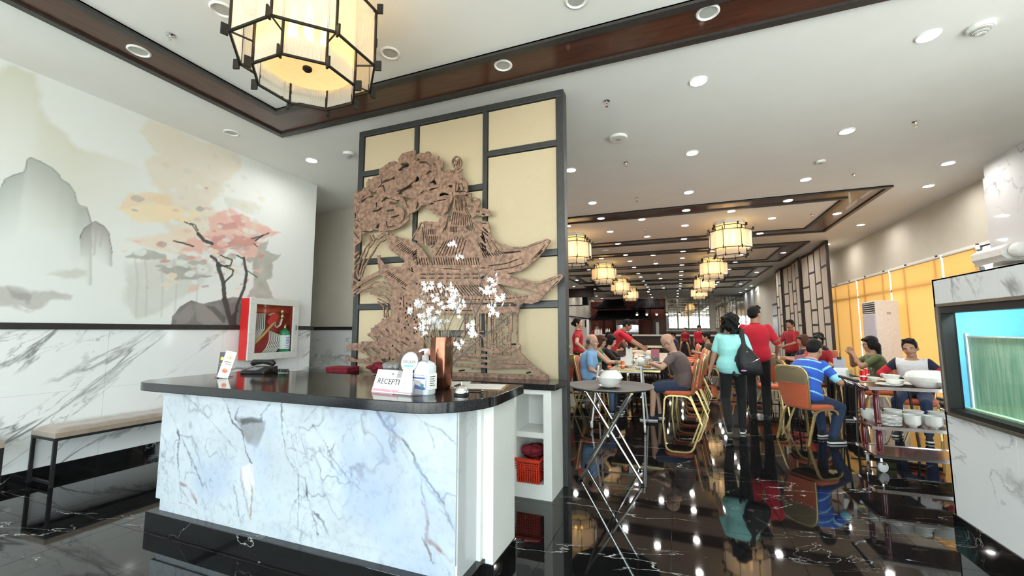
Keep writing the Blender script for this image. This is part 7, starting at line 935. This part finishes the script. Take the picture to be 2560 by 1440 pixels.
def person(label, loc, face, H=1.65, pel=(0, 0, None), lean=0, side=0, head=(0, 0, 0), feet=None, hands=None, elbow=((-.6, -.5, -.6), (.6, -.5, -.6)), skin='skin_tan', female=False, fat=1., hair='short', hairc='hair_black', shirt='taupe', sleeve=.55, hem=-.12, paint_shirt=None, shirt_mats=None, bottom='black_cloth', blen=1., skirt=False, shoes='shoe_black', vox=.011, glasses=False, hand='relaxed', eyes=True, collar=None, slouch=.02, neckless=0, belt=None, loose=.012, sole='plastic_white', group='people in the restaurant', toes=None, cuff=None):
    t = thing('person', label, 'person', (loc[0], loc[1], loc[2] if len(loc) > 2 else 0), R(face - 90), group); s = H / 1.70
    P = Vector((pel[0], pel[1], (pel[2] if pel[2] is not None else .95 * s)))
    ld, sd = R(lean), R(side); up = Vector((math.sin(sd), math.sin(ld) * math.cos(sd), math.cos(ld) * math.cos(sd))).normalized(); rt = Vector((1, 0, 0)); rt = (rt - up * rt.dot(up)).normalized(); fw = up.cross(rt)
    TL = .50 * s; Nk = P + up * TL
    def spine(u): return P + up * (TL * u) - fw * (slouch * 4 * max(0, u) * (1 - max(0, min(1, u))))
    fem = 1 if female else 0
    prof = [(-.20, .06, .06), (-.13, .125, .095), (0, .160 + .006 * fem, .115), (.16, .158, .112), (.34, .140 - .014 * fem, .102), (.55, .152 - .010 * fem, .112), (.74, .166 - .012 * fem, .118), (.86, .160 - .012 * fem, .105), (.94, .125, .085), (1.0, .072, .066)]
    def torso(mb, inf, u0=-.2, u1=1., flare=0):
        rings = []
        us = [q for q in prof if u0 < q[0] < u1]
        def at(u):
            for a, b in zip(prof[:-1], prof[1:]):
                if a[0] <= u <= b[0]: k = (u - a[0]) / (b[0] - a[0]); return (u, a[1] + (b[1] - a[1]) * k, a[2] + (b[2] - a[2]) * k)
            return prof[-1]
        for u, w, d in [at(u0)] + us + [at(u1)]:
            c = spine(u); f = fat if u < .7 else 1 + (fat - 1) * .4; w = w * s * (1 + (f - 1) * .6) + inf; d = d * s * f + inf
            if u < .3: w += flare; d += flare
            rings.append([tuple(c + rt * (w * math.copysign(abs(math.cos(a)) ** .85, math.cos(a))) + fw * (d * math.copysign(abs(math.sin(a)) ** .85, math.sin(a)))) for a in [q * math.pi / 12 for q in range(24)]])
        mb.ring(rings)
    # limbs
    hip = [P + rt * (.088 * s * k) - Vector((0, 0, .03 * s)) for k in (-1, 1)]; sh = [Nk + rt * (.168 * s * k * (1 - .07 * fem)) - up * (.055 * s) for k in (-1, 1)]
    feet = feet or [(-.09, .0, .085), (.09, .0, .085)]; lk = []; ak = []
    for k in range(2): a, b = ik(hip[k], feet[k], .43 * s, .42 * s, (.15 * (2 * k - 1), 1, .25)); lk.append(a); ak.append(b)
    hands = hands or [(-.24, .02, .80 * s), (.24, .02, .80 * s)]; el = []; wr = []
    for k in range(2): a, b = ik(sh[k], hands[k], .285 * s, .25 * s, elbow[k]); el.append(a); wr.append(b)
    # head
    hp, hy, hr = (R(q) for q in head); hd = (up * .75 + Vector((0, 0, .25))).normalized(); hd = (hd + fw * math.sin(hp) * .35).normalized(); Hc = Nk + hd * (.165 * s)
    HM = Matrix.Rotation(hy, 3, 'Z') @ Matrix.Rotation(-hp, 3, 'X') @ Matrix.Rotation(hr, 3, 'Y'); hs = 1.04 * (s ** .5) * (.96 if female else 1.)
    def hpnt(p): return Hc + HM @ (Vector(p) * hs)
    def hball(mb, c, r, n=14, m=10, mi=0): mb.ball(hpnt(c), [q * hs for q in r], n, m, mi, rot=HM)
    B = MB(); torso(B, -.004)
    cone(B, spine(.97), .062 * s, hpnt((0, -.012, -.05)), .054 * s)
    for k in range(2):
        cone(B, sh[k], .052 * s, el[k], .040 * s); cone(B, el[k], .040 * s, wr[k], .027 * s); cone(B, hip[k], .082 * s * (.5 + .5 * fat), lk[k], .055 * s); cone(B, lk[k], .054 * s, ak[k], .036 * s)
        B.ball(lk[k].lerp(ak[k], .3) - Vector((0, 1, 0)) * .008, (.045 * s, .047 * s, .08 * s), 10, 8)
    hball(B, (0, -.012, .03), (.076, .097, .093), 18, 12); hball(B, (0, .028, -.028), (.063, .066, .084), 16, 12); hball(B, (0, .055, -.088), (.036, .034, .028)); hball(B, (0, .072, .016), (.05, .022, .014)); hball(B, (0, .100, -.024), (.0125, .018, .016)); hball(B, (0, .092, -.008), (.009, .014, .026))
    for k in (-1, 1): hball(B, (.036 * k, .058, -.036), (.026, .026, .026)); hball(B, (.077 * k, -.006, -.014), (.012, .021, .033))
    parts = [(*voxelize(B, vox, 2), 0)]
    E_ = MB(); fm = []
    if eyes:
        for k in (-1, 1):
            for c, r, mi in (((.030 * k, .0835, .0), (.0135, .009, .0065), 1), ((.030 * k, .0895, .0), (.006, .005, .006), 2)): e = MB(); hball(e, c, r, 8, 6); parts.append((e.v, e.f, mi))
    for k in (-1, 1):
        e = MB(); hball(e, (.031 * k, .0895, .021 if eyes else .018), (.019, .006, .0042), 8, 6); parts.append((e.v, e.f, 2))
        if not eyes: e = MB(); hball(e, (.030 * k, .0905, -.001), (.014, .004, .0022), 8, 6); parts.append((e.v, e.f, 2))
    e = MB(); hball(e, (0, .0925, -.062), (.022, .0085, .0072), 10, 6); parts.append((e.v, e.f, 3))
    for k in range(2):
        hv, hf = HANDS[hand if isinstance(hand, str) else hand[k]]; d = (wr[k] - el[k]).normalized(); z = -d; tf = Vector((0, 1, 0)) if abs(d.y) < .8 else Vector((0, 0, 1)); xx = (-tf + z * tf.dot(z)).normalized(); yy = z.cross(xx)
        if k == 0: xx = xx; 
        hv2 = hv.copy() * s
        if k == 0: hv2[:, 1] *= -1
        A = np.array([xx, yy, z]).T; parts.append((hv2 @ A.T + np.array(wr[k]), hf if k == 1 else [f[::-1] for f in hf], 0))
    mesh_from('body', parts, [skin, 'eye_white', 'eye_dark', 'lips'], t)
    # shirt
    if shirt:
        C = MB(); torso(C, loose * s, hem, .985, .006); 
        if sleeve > 0:
            for k in range(2):
                if sleeve <= 1: e1 = sh[k].lerp(el[k], sleeve); cone(C, sh[k], (.055 + loose * .3) * s, e1, (.049 + loose * .45) * s)
                else: cone(C, sh[k], (.058 + loose * .4) * s, el[k], .052 * s); cone(C, el[k], .050 * s, el[k].lerp(wr[k], sleeve - 1), .042 * s)
        else:
            for k in range(2): C.ball(sh[k] - rt * (.03 * (2 * k - 1)), .05 * s, 10, 8)
        v, f = voxelize(C, vox, 2)
        w_ = (np.sin(v[:, 2] * 38 + v[:, 0] * 21) + np.sin(v[:, 2] * 61 - v[:, 0] * 33 + v[:, 1] * 25)) * .0016; cen = np.array(P); v = v + (v - cen) * w_[:, None]
        pk = None
        if paint_shirt:
            def pk(c):
                r_ = c - np.array(P); u = r_ @ np.array(up) / TL; x = r_ @ np.array(rt); ar = np.zeros(len(c)); da = np.full(len(c), 9.)
                for k in range(2):
                    a = np.array(sh[k]); bb = np.array(el[k]); q = bb - a; tt = np.clip((c - a) @ q / (q @ q), 0, 1.3); dd = np.linalg.norm(c - a - tt[:, None] * q, axis=1); use = (dd < da); ar = np.where(use, tt, ar); da = np.where(use, dd, da)
                arm = (np.abs(x) > .165 * s * (1 + (fat - 1) * .3)) & (da < .075 * s); return paint_shirt(u, x, arm, ar, r_ @ np.array(fw))
        mesh_from('shirt', [(v, f, 0)], shirt_mats or [shirt], t, pk)
        if collar: q = MB(); c0 = spine(.985); q.ring([[tuple(c0 + up * z + rt * (r_ * math.cos(a)) + fw * (r_ * math.sin(a))) for a in [j * math.pi / 10 for j in range(20)]] for r_, z in ((.080 * s, -.02), (.074 * s, .03), (.068 * s, .032), (.066 * s, -.01))]); q.build('collar', collar, t, 40)
        if cuff:
            for k in range(2): e1 = sh[k].lerp(el[k], sleeve * .99); e0 = sh[k].lerp(el[k], sleeve * .88); MB().tube([e0, e1], (.053 + loose * .45) * s, 14).build('cuff', cuff, t)
        if belt:
            q = MB(); q.ring([[tuple(spine(u) + rt * ((.150 * s + loose + .008) * math.cos(a)) + fw * ((.110 * s + loose + .008) * fat * math.sin(a))) for a in [j * math.pi / 12 for j in range(24)]] for u in belt[1:]]); q.build('waistband', belt[0], t, 50)
    # trousers / skirt
    C = MB(); torso(C, .008 * s, -.2, .10)
    if skirt:
        rings = []
        for u, w, d in ((.05, .155, .11), (-.1, .175, .13), (-.5, .18, .14), (-1.0, .175, .14), (-1.5, .17, .14)): c = P + Vector((0, 0, 1)) * (TL * u); rings.append([tuple(c + Vector((w * s * math.cos(a), d * s * math.sin(a), 0))) for a in [q * math.pi / 12 for q in range(24)]])
        C.ring(rings)
    else:
        for k in range(2):
            cone(C, hip[k], (.092 * (.5 + .5 * fat)) * s, lk[k], .068 * s) if blen >= .5 else cone(C, hip[k], .095 * s, hip[k].lerp(lk[k], blen * 2), .088 * s)
            if blen > .5: cone(C, lk[k], .070 * s, lk[k].lerp(ak[k], min(1, (blen - .5) * 2) * .98), .055 * s)
    v, f = voxelize(C, vox, 2); mesh_from('skirt' if skirt else ('shorts' if blen <= .5 else 'trousers'), [(v, f, 0)], [bottom], t)
    # shoes
    for k in range(2):
        toe = (toes[k] if toes else 0); a = ak[k]; F_ = Matrix.Translation((a.x, a.y, a.z - .085 * s)) @ Matrix.Rotation(R(8 * (1 - 2 * k)), 4, 'Z') @ Matrix.Translation((0, 0, .085 * s)) @ Matrix.Rotation(R(-toe), 4, 'X') @ Matrix.Translation((0, 0, -.085 * s)); m = MB(); rg = []; so = []
        for y, w, h in ((-.075, .022, .05), (-.06, .034, .085), (-.01, .036, .10), (.05, .040, .078), (.11, .045, .055), (.155, .038, .042), (.18, .016, .03)):
            rg.append([((w * math.cos(b)) * s, y * s, (.018 + (h - .018) * max(0, math.sin(b))) * s) for b in [q * math.pi / 8 for q in range(16)]]); so.append([(w * 1.06 * s, y * 1.03 * s, 0), (w * 1.06 * s, y * 1.03 * s, .022 * s), (-w * 1.06 * s, y * 1.03 * s, .022 * s), (-w * 1.06 * s, y * 1.03 * s, 0)])
        o = m.ring(rg).xf(F_).build('shoe', shoes, t, 60); MB().ring(so).xf(F_).build('sole', sole, o, 40)
    # hair
    if hair:
        h = MB(); rr = random.Random(int(abs(loc[0] * 97 + loc[1] * 31)))
        if hair != 'fringe': hball(h, (0, -.022, .045), (.083, .100, .090), 18, 12); hball(h, (0, -.05, .0), (.076, .066, .075), 16, 10)
        if hair == 'short':
            for k in (-1, 1): hball(h, (.066 * k, .0, .025), (.016, .045, .045))
            for q in range(14): hball(h, (rr.uniform(-.055, .055), rr.uniform(-.02, .06), .105 + rr.uniform(-.015, .015)), (.022, .025, .018), 8, 6)
        if hair == 'fringe':
            hball(h, (0, -.058, -.012), (.073, .054, .048))
            for k in (-1, 1): hball(h, (.0625 * k, -.042, .004), (.018, .044, .034))
        if hair == 'bun': hball(h, (0, -.125, .0), (.045, .04, .045)); [hball(h, (.066 * k, .0, .02), (.017, .05, .05)) for k in (-1, 1)]
        if hair in ('bob', 'long', 'curly'):
            for k in (-1, 1): hball(h, (.070 * k, .005, -.01), (.022, .06, .085)); hball(h, (.045 * k, .05, .075), (.04, .045, .03))
            hball(h, (0, -.055, -.05), (.085, .06, .09))
            if hair == 'bob': [hball(h, (.062 * k, -.01, -.075), (.028, .055, .045)) for k in (-1, 1)]
            if hair == 'long':
                for q in range(6): p = hpnt((0, -.075, -.05)) - Vector((0, 0, .045 * q)) - fw * .012; h.ball(p, ((.088 - .005 * q) * hs, .045 * hs, .07 * hs), 14, 8)
            if hair == 'curly':
                for q in range(85):
                    a = rr.uniform(-2.5, 2.5); z = rr.uniform(-.15, .10); w = .095 + .025 * (.1 - z) / .25; p = (w * math.sin(a), -.02 - (w + .005) * math.cos(a) * .95, z); hball(h, p, [rr.uniform(.018, .032)] * 3, 8, 6)
                for q in range(30): a = rr.uniform(0, 6.28); b = rr.uniform(.1, 1.3); hball(h, (.082 * math.sin(b) * math.cos(a), -.02 + .1 * math.sin(b) * math.sin(a), .05 + .09 * math.cos(b)), [rr.uniform(.015, .026)] * 3, 8, 6)
        v, f = voxelize(h, min(vox, .010), 1 if hair == 'curly' else 2); mesh_from('hair', [(v, f, 0)], [hairc], t)
    if glasses:
        g = MB(); 
        for k in (-1, 1): g.tube([hpnt((.031 * k + .021 * math.cos(a), .105, -.002 + .016 * math.sin(a))) for a in [q * math.pi / 7 for q in range(15)]], .0018, 6); g.tube([hpnt((.052 * k, .104, .004)), hpnt((.079 * k, .05, .006)), hpnt((.080 * k, -.01, .0))], .0018, 6)
        g.tube([hpnt((-.01, .106, .002)), hpnt((.01, .106, .002))], .0018, 6); g.build('glasses', 'eye_dark', t)
    return dict(t=t, Hc=Hc, N=Nk, P=P, sh=sh, el=el, wr=wr, up=up, fw=fw, rt=rt, spine=spine, s=s)
SIT = dict(pel=(0, -.06, .565), feet=[(-.11, .34, .085), (.11, .34, .085)])
def sit(label, x, y, face, **k):
    d = dict(SIT); d.update(k); return person(label, (x, y), face, **d)
# the two walkers in the aisle
person('woman in a mint green tee and black trousers walking away with a backpack', (.69, 6.50), 88, 1.56, lean=2, head=(4, 0, 0), feet=[(-.085, -.17, .135), (.085, .06, .085)], toes=(-48, 0), hands=[(-.30, .03, .755), (.30, .0, .755)], elbow=((-.3, -1, -.1), (.3, -1, -.1)), skin='skin_tan', female=True, fat=1.18, hair='curly', shirt='teal_tee', sleeve=.66, hem=-.17, bottom='black_cloth', vox=.010, loose=.036, shoes='shoe_black', sole='plastic_white')
person('man in a red embroidered shirt and black trousers walking ahead of the backpack woman', (1.17, 7.72), 78, 1.73, head=(0, -25, 0), hands=[(-.26, .05, .85), (.27, .25, 1.02)], skin='skin_tan', fat=1.12, hair='short', shirt='red_shirt', sleeve=.85, hem=-.28, bottom='black_cloth', vox=.011, loose=.024, collar='red_shirt', cuff='trim_brown', sole='shoe_black')
# left long table
sit('bald man with glasses in a taupe tee eating noodles at the long table', .0, 7.08, 180, H=1.70, lean=15, head=(42, 0, 0), hands=[(-.10, .36, .86), (.12, .36, .86)], elbow=((-.9, .1, -.5), (.9, .1, -.5)), hand='grip', skin='skin_light', hair=None, shirt='taupe', sleeve=.62, hem=-.14, bottom='navy', blen=.43, shoes='navy_dark', vox=.0095, glasses=True, fat=1.16, slouch=.05, loose=.016, feet=[(-.12, .40, .085), (.12, .30, .085)])
sit('elderly man in a light blue polo seated at the near left of the long table', -1.38, 7.35, 0, H=1.60, lean=6, head=(6, 0, 0), hands=[(-.12, .22, .63), (.14, .20, .63)], skin='skin_light', hair='fringe', hairc='hair_grey', shirt='polo_blue', sleeve=.7, hem=-.16, bottom='denim_light', vox=.010, glasses=True, fat=1.14, slouch=.05, collar='polo_blue', loose=.02)
sit('woman with auburn bob in a sleeveless green top reaching to the table', -1.42, 8.05, 0, H=1.58, lean=12, head=(22, -12, 0), hands=[(-.08, .40, .80), (.12, .44, .80)], elbow=((-.6, .1, -.8), (.6, .1, -.8)), skin='skin_light', female=True, hair='bob', hairc='hair_brown', shirt='green_top', sleeve=0, bottom='black_cloth', vox=.011, glasses=True)
sit('woman with long black hair in black clothes serving at the long table', -1.42, 8.75, 0, H=1.66, lean=20, head=(22, 0, 0), hands=[(-.08, .52, .86), (.14, .50, .86)], elbow=((-.6, .1, -.8), (.6, .1, -.8)), skin='skin_light', female=True, hair='long', shirt='black_cloth', sleeve=1.5, bottom='black_cloth', vox=.012)
def wpaint(u, x, arm, ar, d): return np.where((~arm) & (np.abs(u - .80 - x * 1.2) < .035) & (d > 0), 1, 0)
person('waitress in a fitted red blouse with brown trim and long black skirt', (-1.87, 8.52), 8, 1.60, head=(0, -16, 0), hands=[(-.30, .10, .95), (.36, .16, .98)], elbow=((-.7, -.7, -.2), (.8, -.6, -.2)), skin='skin_light', female=True, fat=.95, hair='bun', shirt='red_shirt', sleeve=.5, hem=.10, paint_shirt=wpaint, shirt_mats=['red_shirt', 'trim_brown'], bottom='black_cloth', skirt=True, vox=.010, collar='red_shirt', cuff='trim_brown', belt=('trim_brown', .06, .2), loose=.008)
person('waiter in a red shirt bending over the long table to serve', (-1.32, 9.72), 2, 1.72, pel=(0, -.10, .95), lean=36, head=(28, 0, 0), hands=[(-.10, .72, .95), (.10, .70, .92)], elbow=((-.4, -.2, -.8), (.4, -.2, -.8)), hand='grip', skin='skin_brown', hair='short', shirt='red_shirt', sleeve=.8, hem=-.15, bottom='black_cloth', vox=.012, collar='red_shirt')
# right tables
def stripes(u, x, arm, ar, d):
    z = np.where(arm, .88 - ar * .44, u); m = np.zeros(len(u), int)
    for c_ in (.90, .66, .40, .06): m[(np.abs(z - c_ - .02) < .018) & ~arm] = 1
    m[arm & (np.abs(ar - .22) < .05)] = 1; m[arm & (ar > .62)] = 1; return m
sit('man in a royal blue polo with cyan stripes seated with his back to the camera', 1.52, 6.46, 38, H=1.58, lean=22, head=(26, 10, 0), hands=[(-.10, .40, .80), (.20, .34, .72)], elbow=((-.8, -.2, -.6), (.8, -.3, -.6)), skin='skin_tan', hair='short', shirt='royal', sleeve=.78, hem=-.16, paint_shirt=stripes, shirt_mats=['royal', 'stripe_cyan'], bottom='denim', vox=.009, fat=1.42, slouch=.05, collar='peach', loose=.022, feet=[(-.10, .34, .085), (.20, .12, .085)], shoes='shoe_black')
def panels(u, x, arm, ar, d):
    m = np.zeros(len(u), int); m[(u < .52)] = 1; m[u < .40] = 0; m[arm] = 1; m[arm & (ar > .48)] = 2; m[(u < .40) & ~arm] = 1; m[(u >= .46) & ~arm] = 0; return m
sit('man in a white tee with navy chest band and red sleeves with his eyes closed', 2.95, 7.32, 240, H=1.52, lean=13, head=(10, -4, 8), hands=[(-.20, .24, .72), (.20, .24, .72)], elbow=((-.9, -.2, -.5), (.9, -.2, -.5)), skin='skin_tan', hair='short', eyes=False, shirt='white_tee', sleeve=1.25, hem=-.15, paint_shirt=panels, shirt_mats=['white_tee', 'navy_dark', 'red_shirt'], bottom='denim', vox=.009, fat=1.2, loose=.022, feet=[(-.14, .36, .085), (.16, .26, .085)])
sit('woman with long dark hair in an olive tee with elbows on the table', 2.83, 8.2, 180, H=1.56, lean=8, head=(8, 0, 0), hands=[(-.04, .26, 1.0), (.05, .27, 1.0)], elbow=((-.5, .6, -1), (.5, .6, -1)), skin='skin_tan', female=True, hair='long', shirt='olive_top', sleeve=.6, bottom='black_cloth', vox=.011, glasses=True)
sit('smiling woman in a dark red top resting her chin on her hand', 2.33, 9.02, 258, H=1.60, lean=8, head=(6, 5, -8), hands=[(-.16, .40, .80), (.05, .25, 1.07)], elbow=((-.5, .2, -1), (.5, .5, -1)), hand=('relaxed', 'grip'), skin='skin_light', female=True, fat=1.1, hair='bob', shirt='dark_red', sleeve=1.2, bottom='black_cloth', vox=.011)
sit('woman with short auburn hair seated sideways beside the folding screens', 2.35, 9.92, 185, H=1.58, lean=8, head=(10, 0, 0), hands=[(-.1, .35, .82), (.1, .35, .82)], skin='skin_tan', female=True, hair='bob', hairc='hair_brown', shirt='black_cloth', sleeve=.6, bottom='black_cloth', vox=.014)
person('waiter in a dark red shirt standing before the folding screens', (2.68, 12.5), 215, 1.60, head=(8, 10, 0), hands=[(-.08, .30, 1.0), (.12, .30, 1.0)], elbow=((-.7, -.4, -.7), (.7, -.4, -.7)), skin='skin_brown', hair='short', shirt='dark_red', sleeve=.8, hem=-.2, bottom='black_cloth', vox=.014, collar='dark_red')
# far figures
F_ = dict(vox=.018)
person('kitchen hand in a dark red shirt before the far kitchen', (-3.2, 18.2), 270, 1.62, head=(25, 0, 0), hands=[(-.12, .28, 1.0), (.12, .28, 1.0)], skin='skin_brown', shirt='dark_red', sleeve=.8, bottom='black_cloth', **F_)
person('waiter in red standing with his back to the bar', (.90, 20.0), 275, 1.56, skin='skin_tan', shirt='red_shirt', sleeve=.8, bottom='black_cloth', head=(25, 0, 0), **F_); person('waiter in red farther off at the mirror counter', (.40, 24.0), 260, 1.48, skin='skin_tan', shirt='dark_red', sleeve=.8, bottom='black_cloth', **F_)
sit('man in a brown shirt seated far down the aisle', .78, 12.4, 175, H=1.66, lean=10, head=(15, 0, 0), hands=[(-.1, .35, .8), (.1, .35, .8)], shirt='brown_shirt', bottom='black_cloth', skin='skin_tan', **F_); chair(.78, 12.4, 175, 'banquet chair of the man in the brown shirt')
for lb, x, y, hr_ in (('dark haired diner in brown seated far behind the woman in green, left one', -1.95, 13.0, 'short'), ('dark haired diner in brown seated far behind the woman in green, right one', -1.62, 13.9, 'bob')): sit(lb, x, y, 0, H=1.66, lean=8, head=(10, 0, 0), hands=[(-.1, .35, .8), (.1, .35, .8)], shirt='brown_shirt', sleeve=1.4, bottom='black_cloth', skin='skin_tan', hair=hr_, female=hr_ == 'bob', **F_); chair(x, y, 0, 'banquet chair under the ' + lb.replace('dark haired ', ''))
for q, (lb, x, y, c_, a) in enumerate((('diner in white at a far table by the bar', 1.98, 17.2, 'white_tee', 180), ('diner in black at a far table near the screens', 3.0, 11.4, 'black_cloth', 180), ('diner in grey blue at the far middle table', -.12, 18.2, 'navy', 180))): sit(lb, x, y, a, H=1.64, lean=8, head=(12, 0, 0), hands=[(-.1, .35, .8), (.1, .35, .8)], shirt=c_, bottom='black_cloth', skin='skin_tan', **F_)
# backpack on the woman's right shoulder
bp = thing('backpack', 'black drawstring backpack with a silver zip hanging on the woman in mint', 'backpack', (.835, 6.33, 0), R(-4)); M('nylon_black', (.012, .012, .014), .55, bump=(30, .4))
m = MB(); m.ring([[(w * math.copysign(abs(math.cos(a)) ** .7, math.cos(a)) + dx, d * math.copysign(abs(math.sin(a)) ** .7, math.sin(a)), z) for a in [q * math.pi / 12 for q in range(24)]] for z, w, d, dx in ((.80, .10, .05, .05), (.83, .135, .085, .045), (.92, .15, .10, .03), (1.03, .13, .09, .01), (1.12, .085, .065, -.01), (1.17, .045, .04, -.02), (1.20, .03, .03, -.02))]); m.build('bag', 'nylon_black', bp, 60)
MB().tube([(-.02, .03, 1.19), (-.03, .06, 1.30), (-.03, .13, 1.395), (-.03, .22, 1.37), (0, .25, 1.2)], .03, 8, flat=.2).build('shoulder_strap', 'nylon_black', bp); MB().tube([(-.06, .02, 1.15), (-.14, .0, .95), (-.15, .02, .80), (-.10, .0, .78)], .022, 8, flat=.3).build('loose_strap', 'nylon_black', bp); MB().tube([(.0, -.097, .94), (.08, -.096, .98), (.15, -.05, 1.02)], .006, 6).build('zip', 'chrome', bp); M('pink_charm', (.6, .25, .5), .5); o = MB().ball((-.04, -.10, .86), (.035, .015, .012), 8, 6).build('charm', 'pink_charm', bp); MB().box(.0, .02, -.085, -.08, 1.10, 1.105).build('label', 'paper_white', bp, None)
bpy.data.scenes.remove(VS)
